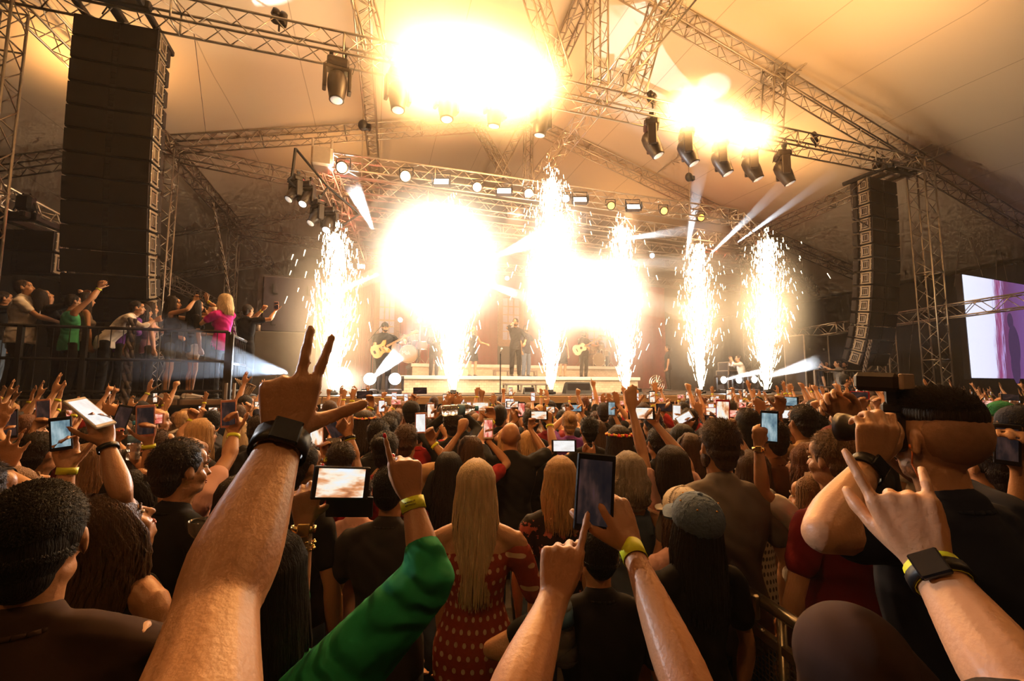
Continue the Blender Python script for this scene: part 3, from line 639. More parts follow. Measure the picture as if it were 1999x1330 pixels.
t = thing('stage_fan', 'round stage fan in a wire cage right of the fourth fountain', 'fan', (PY(1280, 752, 11.5).x, 11.5, DZ))
f = MB()
for rr in (.05, .12, .19, .25):
    for k in range(24): a0, a1 = 2*PI*k/24, 2*PI*(k+1)/24; f.bar((rr*math.cos(a0), -.06, .27+rr*math.sin(a0)), (rr*math.cos(a1), -.06, .27+rr*math.sin(a1)), .006, 4)
for k in range(16): a0 = 2*PI*k/16; f.bar((.04*math.cos(a0), -.06, .27+.04*math.sin(a0)), (.25*math.cos(a0), -.06, .27+.25*math.sin(a0)), .004, 4)
f.build('wire_cage', m_chr, t); f = MB()
for k in range(5): f.box((0, 0, .11), (.1, .02, .18), Matrix.Rotation(.4, 4, 'Z')); f.v[-8:] = [tuple(Matrix.Rotation(k*2*PI/5, 4, 'Y') @ Vector(v)) for v in f.v[-8:]]
f.v = [(v[0], v[1], v[2]+.27) for v in f.v]; f.build('blades', m_tube, t); f = MB(); f.box((0, .02, .01), (.4, .3, .02)); f.bar((0, .1, 0), (0, .05, .27), .02); f.build('stand', m_blk, t)
# mic stands
def micstand(label, px, py, Y, zb):
    p = PY(px, py, Y); t = thing('microphone_stand', label, 'microphone stand', (p.x, Y, zb), 0, 'microphone stands'); h = p.z-zb
    a = MB(); a.bar((0, 0, .02), (0, 0, h), .016); a.build('pole', m_blk, t); a = MB(); a.lathe([(.15, 0), (.15, .02), (.02, .03)], None, 16); a.build('base', m_blk, t)
    a = MB(); a.bar((0, 0, h), (0, -.1, h+.08), .02); a.ell((0, -.11, h+.1), (.028, .028, .035)); a.build('microphone', m_steel, t, True)
micstand('straight microphone stand in front of the singer', 977, 690, 11.0, DZ)
p = PY(727, 650, 12.6); t = thing('boom_stand', 'boom microphone stand slanting behind the bass player', 'microphone stand', (p.x, 12.9, DZ), 0, 'microphone stands')
a = MB(); a.bar((0, 0, 0), (0, 0, 1.5), .015); a.build('pole', m_blk, t); a = MB(); a.bar((-.1, 0, 1.4), (.33, 0, 1.95), .012); a.build('boom', m_blk, t)
# white floor lamps by the left fountain
m_wl = mat('lamp_white_hot', (1, 1, 1), .3, emit=(.85, .93, 1), es=60)
def floorlight(label, px, py, Y, r=.14, es=None, group='white lamps standing on the stage floor'):
    p = PY(px, py, Y); t = thing('floor_lamp_head', label, 'stage lamp', (p.x, p.y, DZ), 0, group); h = p.z-DZ
    b = MB(); b.box((0, .1, .06), (.34, .28, .12), bev=.02); b.build('base', m_head, t)
    y_ = MB(); [y_.box((s*.19, .1, .12+(h-.1)/2), (.05, .12, max(.05, h))) for s in (-1, 1)]; y_.build('yoke', m_head, t)
    hd = MB(); hd.lathe([(.08, -.22), (.15, -.18), (r+.02, 0), (r+.02, .06)], Matrix.Translation((0, .05, h)) @ Matrix.Rotation(PI/2, 4, 'X'), 18); hb = hd.build('head', m_head, t, True)
    l = MB(); l.lathe([(r, .062), (r*.6, .075), (.001, .08)], Matrix.Translation((0, .05, h)) @ Matrix.Rotation(PI/2, 4, 'X'), 18); l.build('lens', m_wl, hb, True)
    lamp('floor_lamp_light', 'POINT', p+Vector((0, -.25, 0)), 6, WHITE, .08)
floorlight('left one of the white lamps between first fountain and riser', 722, 740, 11.3)
floorlight('right one of the white lamps beside the riser', 771, 740, 11.3)
floorlight('white lamp hidden in the glare behind the first fountain', 668, 735, 10.9, .2)
for (x, y, lb) in ((1412, 742, 'first white floor lamp left of the last fountain'), (1442, 742, 'second white floor lamp left of the last fountain'), (1472, 741, 'third white floor lamp, touching the last fountain')): floorlight(lb, x, y, 11.0, .10)
# flight cases and desks right
m_case = mat('flight_case_panel', (.06, .045, .035), .5); m_edge = mat('case_aluminium_edge', (.6, .5, .38), .35, .8)
def case(label, p, w, d, h, rz=0):
    t = thing('flight_case', label, 'flight case', p, rz, 'flight cases on the right wing')
    MB().box((0, 0, h/2), (w, d, h), bev=.01).build('box_body', m_case, t); e = MB()
    for a in (-1, 1):
        for b in (-1, 1):
            e.box((a*w/2, b*d/2, h/2), (.04, .04, h)); e.box((0, a*d/2, h/2+b*h/2), (w, .04, .04)); e.box((a*w/2, 0, h/2+b*h/2), (.04, d, .04))
    e.build('metal_edges', m_edge, t); k = MB(); k.box((0, -d/2-.01, h*.5), (.16, .02, .12), bev=.01); k.box((w*.3, -d/2-.01, h*.75), (.06, .03, .08)); k.box((-w*.3, -d/2-.01, h*.75), (.06, .03, .08)); k.build('latches', m_steel, t)
def at(px, Y, z): r = ray(px, 750); return Vector((EYE.x+r.x*Y/r.y, Y, z))
case('flight case stack base between the last two fountains', at(1427, 13.5, DZ), .7, .6, .75)
case('smaller flight case on top between the last two fountains', at(1427, 13.5, DZ+.752), .6, .5, .3)
case('tall flight case behind the wing railing', at(1578, 12.5, DZ), 1.1, .8, 2.0)
case('long dark flight case under the wing railing', at(1640, 10.7, .0), 2.2, .7, 1.3)
case('black rack case beside the security man', at(1560, 9.9, .0), .8, .6, 1.6)
case('black rack case at the foot of the right hang', at(1700, 12.2, .0), 1.6, .8, 2.2)
t = thing('mixing_desk', 'tilted mixing desk with a raised lid on the rack case under the right hang', 'mixing desk', at(1722, 12.2, 2.205), .2)
MB().box((0, 0, .12), (1.5, .7, .16), Matrix.Rotation(.25, 4, 'X'), .02).build('console', m_case, t); a = MB(); a.bar((-.6, .2, .3), (.1, .25, .62), .03); a.bar((-.6, .1, .18), (.1, .1, .45), .03); a.bar((.1, .2, .6), (-.25, .2, 1.1), .012); a.build('lamp_arm', m_edge, t)
k = MB(); [k.box((-.65+.1*i, -.05, .22), (.02, .3, .02), Matrix.Rotation(.25, 4, 'X')) for i in range(14)]; k.build('faders', m_steel, t)
for i, (dx, z) in enumerate(((0, 0), (.35, 0), (.7, 0))):
    t = thing('rack_unit', ('left', 'middle', 'right')[i]+' one of the three lit rack units on the long flight case', 'rack unit', at(1610, 10.75, 1.302)+Vector((dx, 0, 0)), 0, 'lit rack units')
    MB().box((0, 0, .1), (.3, .4, .2), bev=.01).build('unit_body', m_case, t); MB().box((0, -.205, .12), (.26, .01, .05)).build('lit_display', mat('blue_display', (.3, .4, .9), .3, emit=(.4, .55, 1), es=.8), t)
# railing builder
m_rail = mat('black_railing', (.025, .022, .022), .5, .2)
def railing(label, pts, zb, h=1.1, bars=(0.0, .5, 1.0), posts=True, r=.025, m=None, group='dark railings'):
    o = Vector((pts[0][0], pts[0][1], zb)); t = thing('railing', label, 'railing', o, 0, group)
    pts = [Vector((p[0], p[1], 0))-Vector((o.x, o.y, 0)) for p in pts]; ra = MB(); po = MB()
    for k in bars:
        z = .12+(h-.12)*k
        for a, b in zip(pts[:-1], pts[1:]): ra.bar(a+Vector((0, 0, z)), b+Vector((0, 0, z)), r)
    for a in pts: po = MB(); po.box(a+Vector((0, 0, h/2)), (.06, .06, h)); po.build('post', m or m_rail, t)
    for a, b in zip(pts[:-1], pts[1:]):
        n = int((b-a).length/.15)
        for i in range(1, n): q = a.lerp(b, i/n); ra.bar(q+Vector((0, 0, .12)), q+Vector((0, 0, h)), .006, 4)
    ra.build('rails', m or m_rail, t); return t
railing('dark railing around the right wing desk area', [at(1592, 10.6, 0)[:2], at(1648, 10.6, 0)[:2], at(1716, 10.6, 0)[:2]], 1.3, 1.15, m=m_tube)
# ------------------------------------------------------------------ side platform left
a_, b_ = at(-60, 8.0, 0), at(445, 8.0, 0)
t = struct('floor_platform', MB().box(((a_.x+b_.x)/2-1.0, 9.2, DZ-.05), (b_.x-a_.x+2, 2.5, .1)), m_deck)
e = MB()
for i in range(5):
    w = (b_.x-a_.x)/5; e.box((a_.x+w*(i+.5), 7.93, DZ-.04), (w-.04, .04, .08), bev=.005)
struct('trim_3', e, mat('tan_edge_strip', (.26, .18, .12), .6, var=.3))
struct('trim_4', MB().box(((a_.x+b_.x)/2-1, 8.2, .8), (b_.x-a_.x+2, .06, 1.6)), m_skirt)
railing('long dark railing along the left platform', [at(-40, 8.1, 0)[:2], at(30, 8.1, 0)[:2], at(158, 8.1, 0)[:2], at(440, 8.1, 0)[:2]], DZ, 1.05)
railing('short railing at the platform end next to the rope', [at(447, 8.1, 0)[:2], at(478, 9.4, 0)[:2]], DZ, 1.0)
tw = MB(); [tw.bar((x, 0, 0), (x, 0, 2.0), .025) for x in (-.03, .08)]; t = thing('cable_post', 'pair of upright tubes at the right end of the platform railing', 'post', at(446, 7.9, 0)); tw.build('tubes', m_tube, t)
cb2 = MB()
for k in range(9):
    x = .05*k; cb2.path([Vector((x*.6, -.02*k, .42-.01*k)), Vector((.1+x*.5, -.05, .3)), Vector((.0+x*.3, -.08, .0)), Vector((-.05+x*.25, -.1, -.35-.05*k))], .009, 5)
o = cb2.build('loose_cables', mat('tan_cable', (.35, .25, .16), .6), None, True); o.location = at(458, 7.9, DZ-.1); tag(o, 'tangle of loose cables spilling over the platform edge', 'cable', kind='stuff')

# ------------------------------------------------------------------ big side screen
p00, p01 = PY(1899, 738, 10.4), PY(1872, 535, 10.4)
sx0 = p00.x; sw, sh = 5.4, p01.z-p00.z
t = thing('video_screen', 'large video screen at the right edge showing a white curtain and a purple figure', 'screen', (sx0, 10.4, p00.z), math.radians(5))
MB().box((sw/2, .12, sh/2), (sw+.1, .18, sh+.1)).build('screen_frame', m_blk, t)
ms = bpy.data.materials.new('screen_picture'); ms.use_nodes = True; nt = ms.node_tree; N = nt.nodes; L = nt.links; b = N['Principled BSDF']; b.inputs['Base Color'].default_value = (.02, .02, .02, 1)
tc = N.new('ShaderNodeTexCoord'); sp = N.new('ShaderNodeSeparateXYZ'); L.new(tc.outputs['Object'], sp.inputs[0])
mp = N.new('ShaderNodeMapping'); mp.inputs['Scale'].default_value = (26, 1, 1.2); L.new(tc.outputs['Object'], mp.inputs[0]); nz = N.new('ShaderNodeTexNoise'); nz.inputs['Scale'].default_value = 1; nz.inputs['Detail'].default_value = 5; L.new(mp.outputs[0], nz.inputs['Vector'])
def mth(op, a, b_=None, c=None):
    n = N.new('ShaderNodeMath'); n.operation = op
    for i, v in enumerate((a, b_, c)):
        if v is None: continue
        if isinstance(v, (int, float)): n.inputs[i].default_value = v
        else: L.new(v, n.inputs[i])
    return n.outputs[0]
xz = mth('MULTIPLY_ADD', sp.outputs[2], -.10, sp.outputs[0])
wob = mth('MULTIPLY_ADD', nz.outputs[0], 1.1, xz)
cr = N.new('ShaderNodeValToRGB'); e_ = cr.color_ramp.elements; e_[0].position = 0; e_[0].color = (.85, .88, 1, 1); e_[1].position = .30; e_[1].color = (.8, .8, 1, 1)
for ps, c in ((.40, (.75, .75, 1, 1)), (.43, (.25, .06, .2, 1)), (.47, (.30, .05, .14, 1)), (.50, (.5, .4, .8, 1)), (.52, (.16, .04, .12, 1)), (.62, (.14, .05, .16, 1)), (1, (.2, .1, .35, 1))): q = e_.new(ps); q.color = c
L.new(mth('DIVIDE', wob, 5.4), cr.inputs[0]); L.new(cr.outputs[0], b.inputs['Emission Color']); b.inputs['Emission Strength'].default_value = 1.1
MB().box((sw/2, .02, sh/2), (sw, .02, sh)).build('picture_face', ms, t)
mf = MB(); mf.ell((2.92, 0, 2.15), (.22, .015, .3)); mf.ell((3.05, 0, 1.2), (.42, .015, .8)); mf.ell((3.0, 0, .5), (.33, .015, .7)); mf.build('pictured_figure', mat('screen_figure', (.02, .02, .02), .5, emit=(.06, .03, .09), es=1), t, True)

wa, wb = at(1592, 12.2, 0), at(1690, 12.2, 0)
struct('floor_wing', MB().box(((wa.x+wb.x)/2, 12.2, .525), (wb.x-wa.x+1.0, 2.1, 1.05)), m_skirt)
# ------------------------------------------------------------------ spark fountains
m_spark = bpy.data.materials.new('spark_glow'); m_spark.use_nodes = True; nt = m_spark.node_tree; nt.nodes.clear()
o_ = nt.nodes.new('ShaderNodeOutputMaterial'); e_ = nt.nodes.new('ShaderNodeEmission'); e_.inputs[0].default_value = (1, .80, .50, 1); e_.inputs[1].default_value = 9
nt.links.new(e_.outputs[0], o_.inputs[0])
def falloff_volume_mat(name, col, strength, scatter, power=2.0, noise=.5, nscale=2.0):  # emission fading outward imitates glare; zero strength leaves plain smoke
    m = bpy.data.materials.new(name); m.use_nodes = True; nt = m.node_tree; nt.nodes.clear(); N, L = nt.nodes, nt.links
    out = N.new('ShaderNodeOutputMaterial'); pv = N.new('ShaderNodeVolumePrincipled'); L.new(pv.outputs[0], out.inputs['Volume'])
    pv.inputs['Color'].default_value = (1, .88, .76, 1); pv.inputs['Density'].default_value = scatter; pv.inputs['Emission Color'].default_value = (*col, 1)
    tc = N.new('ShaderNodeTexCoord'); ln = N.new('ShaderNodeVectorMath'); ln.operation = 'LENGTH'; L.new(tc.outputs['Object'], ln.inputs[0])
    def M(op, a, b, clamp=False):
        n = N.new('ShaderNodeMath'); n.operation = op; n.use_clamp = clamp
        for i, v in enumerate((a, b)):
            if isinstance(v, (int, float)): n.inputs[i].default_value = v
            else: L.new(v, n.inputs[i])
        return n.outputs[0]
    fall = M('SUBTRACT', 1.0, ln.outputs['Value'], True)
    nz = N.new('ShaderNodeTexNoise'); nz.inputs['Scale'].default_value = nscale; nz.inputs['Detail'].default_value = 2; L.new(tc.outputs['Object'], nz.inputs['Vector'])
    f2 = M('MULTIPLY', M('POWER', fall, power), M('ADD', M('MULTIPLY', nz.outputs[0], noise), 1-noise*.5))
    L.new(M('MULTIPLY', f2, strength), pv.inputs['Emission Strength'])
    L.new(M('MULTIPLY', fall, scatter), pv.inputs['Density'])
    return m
def sparks(label, base, top, n, wid, seed, drift=0.0):
    R = random.Random(seed); b = Vector(base); H = (Vector(top)-b).length; ax = (Vector(top)-b).normalized()
    t = thing('spark_fountain', label, 'fireworks fountain', b, 0, 'spark fountains along the stage edge')
    nz = MB(); nz.lathe([(.07, -.1), (.07, 0), (.045, .02), (.04, .0)], None, 14); nz.box((0, 0, -.06), (.2, .2, .06), bev=.01); nz.build('nozzle', m_blk, t)
    mb = MB()
    for i in range(n):
        u = R.random(); h = H*(u**.85)*(1.03 if R.random() < .9 else 1.12)
        hr = h/H
        w = wid*(0.03+min(1, hr/.42)*(0.42) + .08*hr); w *= (1 if hr < .75 else max(.35, 1-(hr-.75)*1.6))
        g = abs(R.gauss(0, .52)); 
        if R.random() < .10: g *= 1.7
        a = R.uniform(0, 2*PI); x, y = math.cos(a)*w*g, math.sin(a)*w*g
        c = Vector((x, y, 0))+ax*h
        v = Vector((x/(h*.9+.2), y/(h*.9+.2), 1.0 if hr < .8 else R.choice((1, 1, -.6)))).normalized()
        if g > 1.1 and hr > .3: v = Vector((x*.3, y*.3, -1)).normalized()
        ln = R.uniform(.05, .22)*(1.25-.6*hr); r = R.uniform(.006, .013)
        mb.bar(c-v*ln/2, c+v*ln/2, r, 3, r*.5)
    # hot core close to the nozzle
    for i in range(160):
        a = R.uniform(0, 2*PI); q = R.random()**.5*.11; d = Vector((math.cos(a)*q, math.sin(a)*q, 1)); h0 = R.uniform(0, .5); mb.bar(d*h0*H*.35, d*(h0+.45)*H*.35, .012, 3, .006)
    s = mb.build('sparks', m_spark, t); s['kind'] = 'stuff'
    return t
FL = ['spark fountain at the far left by the bass speaker', 'spark fountain rising into the biggest white glare', 'third spark fountain, the tallest, right of the singer', 'fourth spark fountain right of the big wedge monitor', 'fifth spark fountain, second from the right', 'last spark fountain at the right end of the stage']
FW = [1.0, 1.25, 1.15, 1.0, .95, 1.1]
YF = 10.3
for i, (fx, fy, ty, pw) in enumerate(FOUNT):
    b = PY(fx, fy, YF); b.z = DZ+.10; tp = PY(fx+(8, 0, 0, -10, -6, 2)[i], ty, YF)
    sparks(FL[i], b, tp, (1700, 3400, 3000, 1900, 1700, 2400)[i], FW[i], 10+i)
def add_glare(label, p, sc, col, st, scat=.0, power=2.0, group='added glare balls', name='glare_ball', noise=1.0):  # emissive ball standing in for glare, no flame burns here
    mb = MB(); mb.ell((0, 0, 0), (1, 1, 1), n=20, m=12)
    o = mb.build(name, falloff_volume_mat('glare_volume_%d' % len(bpy.data.materials), col, st, scat, power, noise), None, True); o.location = p; o.scale = sc
    return tag(o, label, 'glare', group, 'stuff')
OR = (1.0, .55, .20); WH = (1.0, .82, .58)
BL = ['glare ball, left lobe of the big glare on the truss', 'glare ball, right lobe of the big glare on the truss', 'upper middle of the big glare against the roof', 'small right tail of the big glare, beside the trusses', 'left ball of the right-hand trio of glares', 'middle ball of the right-hand trio of glares', 'small right ball of the right-hand trio of glares']
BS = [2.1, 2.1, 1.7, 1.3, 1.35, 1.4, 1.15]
for (bx, by, bY, pw), s, lb in zip(GLARES, BS, BL): add_glare(lb, PY(bx, by, bY), (s, s, s*.85), OR, 30, 0.0, 4.2)
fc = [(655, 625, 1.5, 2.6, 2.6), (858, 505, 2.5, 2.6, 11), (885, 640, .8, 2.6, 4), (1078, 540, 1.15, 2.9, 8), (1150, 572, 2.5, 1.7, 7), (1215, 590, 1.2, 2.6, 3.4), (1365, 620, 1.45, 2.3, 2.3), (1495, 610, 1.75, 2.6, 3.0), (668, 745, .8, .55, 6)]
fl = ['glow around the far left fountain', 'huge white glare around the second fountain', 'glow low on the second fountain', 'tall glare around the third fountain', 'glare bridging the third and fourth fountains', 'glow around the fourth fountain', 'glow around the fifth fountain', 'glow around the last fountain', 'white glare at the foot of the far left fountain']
for (x, y, sx, sz, st), lb in zip(fc, fl): add_glare(lb, PY(x, y, YF+.2), (sx, sx*.8, sz), WH if st > 3.2 else (1, .66, .34), st*(1.9 if sx > 1.9 else 1.0), 0.02, 4.0 if sx > 1.9 else 2.4, 'added glare halos around the fountains', 'glare_halo')  # glare around the fountains put in as self-lit volumes
ms_ = falloff_volume_mat('stage_smoke', (1, 1, 1), 0.0, 0.13, 1.0, .5)
sm = MB(); sm.ell((0, 0, 0), (1, 1, 1), n=24, m=14); so = sm.build('stage_smoke', ms_, None, True); so.location = (5.0, 15.5, 4.6); so.scale = (11.5, 6.5, 5.2)
tag(so, 'smoke rolling over the whole stage between the fountains', 'smoke', kind='stuff')
# ------------------------------------------------------------------ light beams: dense smoke lit by a real spot lamp
def beam(label, a, b, r0, r1, power, dens=.25, col=WHITE):
    a, b = Vector(a), Vector(b); d = b-a; Ln = d.length; q = d.to_track_quat('Z', 'Y')
    m = bpy.data.materials.new('beam_smoke'); m.use_nodes = True; nt = m.node_tree; nt.nodes.clear(); N, L = nt.nodes, nt.links
    out = N.new('ShaderNodeOutputMaterial'); vs = N.new('ShaderNodeVolumeScatter'); L.new(vs.outputs[0], out.inputs['Volume']); vs.inputs['Anisotropy'].default_value = .2
    tc = N.new('ShaderNodeTexCoord'); sp = N.new('ShaderNodeSeparateXYZ'); L.new(tc.outputs['Object'], sp.inputs[0])
    mr = N.new('ShaderNodeMapRange'); mr.inputs[1].default_value = 0; mr.inputs[2].default_value = Ln; mr.inputs[3].default_value = dens; mr.inputs[4].default_value = 0; L.new(sp.outputs[2], mr.inputs[0]); 
    nz = N.new('ShaderNodeTexNoise'); nz.inputs['Scale'].default_value = 2.5; L.new(tc.outputs['Object'], nz.inputs['Vector'])
    mu = N.new('ShaderNodeMath'); mu.operation = 'MULTIPLY'; L.new(mr.outputs[0], mu.inputs[0]); L.new(nz.outputs[0], mu.inputs[1]); m2 = N.new('ShaderNodeMath'); m2.operation = 'MULTIPLY'; m2.inputs[1].default_value = 2; L.new(mu.outputs[0], m2.inputs[0]); L.new(m2.outputs[0], vs.inputs['Density'])
    mb = MB(); mb.lathe([(r0, 0), (r1, Ln)], None, 16); o = mb.build('lit_smoke', m, None, True); o.location = a; o.rotation_mode = 'QUATERNION'; o.rotation_quaternion = q
    tag(o, label, 'light beam', 'lit smoke in the lamp beams', 'stuff')
    ap = a-d.normalized()*.05
    lamp('beam_light', 'SPOT', ap, power, col, .02, aim=b, angle=2*math.atan(r1/Ln)*1.15, blend=.5)
BM = [((1385, 498, 13), (1560, 330, 9.5), .04, .22, 'slanting white beam from the small lamp between the last fountains'),
      ((1436, 476, 13), (1640, 330, 9.5), .03, .20, 'second slanting beam right of it, toward the right hang'),
      ((1340, 500, 13), (1372, 300, 12), .10, .30, 'upright beam above the fifth fountain'),
      ((728, 448, 12.5), (688, 362, 12.0), .07, .22, 'thick short white beam over the far left fountain'),
      ((793, 350, 11.9), (665, 455, 10.5), .06, .14, 'beam slanting down left from the second round lamp'),
      ((740, 535, 12), (640, 575, 10.5), .20, .10, 'short beam from the big glare to the far left fountain'),
      ((965, 502, 13), (1160, 420, 11.0), .05, .5, 'wide beam fanning right above the singer'),
      ((1130, 512, 12), (1460, 515, 10), .22, .30, 'level white beam crossing behind the fourth and fifth fountains'),
      ((1100, 560, 12), (1430, 625, 9.8), .45, .25, 'broad beam sloping down to the last fountain'),
      ((1190, 470, 12.5), (1420, 440, 11), .1, .25, 'faint beam above the level one'),
      ((940, 550, 13), (1010, 575, 13), .06, .15, 'small beam over the red drape'),
      ((560, 728, 9.2), (250, 668, 7.2), .05, .55, 'blue-white beam sweeping left across the platform railing'),
      ((1410, 742, 10.7), (1500, 722, 10.2), .05, .10, 'low beam from the floor lamps at the right'),
      ((1500, 735, 10.2), (1600, 705, 9.6), .08, .22, 'hazy beam over the right end of the stage'),
      ((731, 735, 11), (780, 690, 11), .05, .2, 'soft beam rising from the left floor lamp')]
for a, b, r0, r1, lb in BM: beam(lb, PY(*a), PY(*b), r0, r1, 900 if 'blue' in lb else 11000, .55 if 'blue' in lb else 1.7, (.55, .75, 1) if 'blue' in lb else WHITE)
# ------------------------------------------------------------------ people
V = Vector
def cr(pts, rads, sub):
    P_ = [np.array(p, float) for p in pts]; R_2 = [np.array(r if isinstance(r, (tuple, list)) else (r, r), float) for r in rads]
    if len(P_) == 2 or sub <= 1:
        return np.array([P_[i]+(P_[i+1]-P_[i])*k/max(1, sub) for i in range(len(P_)-1) for k in range(max(1, sub))]+[P_[-1]]), np.array([R_2[i]+(R_2[i+1]-R_2[i])*k/max(1, sub) for i in range(len(P_)-1) for k in range(max(1, sub))]+[R_2[-1]])
    op, orr = [], []
    for i in range(len(P_)-1):
        p0 = P_[max(0, i-1)]; p1, p2 = P_[i], P_[i+1]; p3 = P_[min(len(P_)-1, i+2)]
        r0, r1, r2, r3 = R_2[max(0, i-1)], R_2[i], R_2[i+1], R_2[min(len(P_)-1, i+2)]
        for k in range(sub):
            t = k/sub; a = -.5*t+t*t-.5*t**3; b = 1-2.5*t*t+1.5*t**3; c = .5*t+2*t*t-1.5*t**3; d = -.5*t*t+.5*t**3
            op.append(a*p0+b*p1+c*p2+d*p3); orr.append(np.maximum(a*r0+b*r1+c*r2+d*r3, .001))
    op.append(P_[-1]); orr.append(R_2[-1]); return np.array(op), np.array(orr)
def sweep(mb, pts, rads, side=(1, 0, 0), n=12, sub=3, cap=True):
    p, r = cr(pts, rads, sub); m = len(p); side = np.array(side, float); vs = []; fr = []
    for i in range(m):
        t = p[min(m-1, i+1)]-p[max(0, i-1)]; t /= (np.linalg.norm(t)+1e-9); s = side-t*(side@t)
        if np.linalg.norm(s) < 1e-3: s = np.array((0, 1., 0))-t*t[1]
        s /= np.linalg.norm(s); u = np.cross(t, s); fr.append((t, s, u)); side = s
    rings = []
    def ring(c, s, u, ra, rb): return [c+s*ra*math.cos(2*PI*k/n)+u*rb*math.sin(2*PI*k/n) for k in range(n)]
    if cap in (True, 'end', 'start') and cap != 'end':
        t, s, u = fr[0]; h = min(r[0])
        for a in (1.2, .7): rings.append(ring(p[0]-t*h*math.sin(a), s, u, r[0][0]*math.cos(a), r[0][1]*math.cos(a)))
    for i in range(m): t, s, u = fr[i]; rings.append(ring(p[i], s, u, r[i][0], r[i][1]))
    if cap in (True, 'end'):
        t, s, u = fr[-1]; h = min(r[-1])
        for a in (.7, 1.2): rings.append(ring(p[-1]+t*h*math.sin(a), s, u, r[-1][0]*math.cos(a), r[-1][1]*math.cos(a)))
    for q in rings: vs += q
    fs = [(j*n+i, j*n+(i+1) % n, (j+1)*n+(i+1) % n, (j+1)*n+i) for j in range(len(rings)-1) for i in range(n)]
    fs.append(tuple(range(n-1, -1, -1))); fs.append(tuple(range((len(rings)-1)*n, len(rings)*n)))
    mb.add(vs, fs)
TO_BAKE = []
def fused(mb, name, m, voxel, smooth=3, parent=None):
    o = mb.build(name, m, parent, True)
    md = o.modifiers.new('r', 'REMESH'); md.mode = 'VOXEL'; md.voxel_size = voxel; md.use_smooth_shade = True
    if smooth: sm = o.modifiers.new('s', 'SMOOTH'); sm.iterations = smooth; sm.factor = .5
    TO_BAKE.append(o); return o
def bake():
    dg = bpy.context.evaluated_depsgraph_get(); dg.update()
    for o in TO_BAKE:
        me = bpy.data.meshes.new_from_object(o.evaluated_get(dg)); old = o.data; nm = o.name; o.modifiers.clear()
        mats = list(old.materials); me.materials.clear()
        for q in mats: me.materials.append(q)
        me.polygons.foreach_set('use_smooth', [True]*len(me.polygons)); o.data = me; bpy.data.meshes.remove(old)
    TO_BAKE.clear()

FT = [(.034, .074, .0085), (.0115, .083, .0090), (-.011, .077, .0086), (-.032, .060, .0076)]   # side offset, length, radius
POSE = {  # per finger (mcp, pip, dip) degrees, thumb (spread, curl), finger splay
    'open': ([(8, 8, 5), (5, 6, 5), (8, 8, 5), (12, 12, 8)], (48, 10), 7),
    'wide': ([(0, 5, 5), (0, 5, 5), (5, 5, 5), (8, 8, 5)], (62, 0), 12),
    'relax': ([(25, 30, 15), (30, 35, 18), (35, 38, 20), (40, 40, 20)], (30, 25), 3),
    'point': ([(2, 4, 3), (70, 95, 50), (78, 98, 50), (80, 98, 50)], (22, 50), 2),
    'two': ([(2, 4, 3), (2, 4, 3), (75, 98, 50), (80, 98, 50)], (68, 5), 9),
    'horns': ([(3, 8, 5), (78, 98, 50), (78, 98, 50), (24, 22, 8)], (36, 25), 6),
    'fist': ([(75, 95, 55)]*4, (15, 55), 0),
    'phone': ([(42, 48, 20), (46, 50, 22), (50, 52, 22), (52, 52, 22)], (50, 20), 3),
    'frame': ([(6, 14, 10), (48, 55, 30), (55, 55, 30), (60, 60, 30)], (62, 4), 6),
    'pinch': ([(48, 55, 20), (55, 60, 25), (62, 65, 30), (66, 66, 30)], (35, 30), 4),
    'cup': ([(38, 55, 30), (40, 58, 30), (42, 60, 30), (46, 60, 30)], (45, 40), 4)}
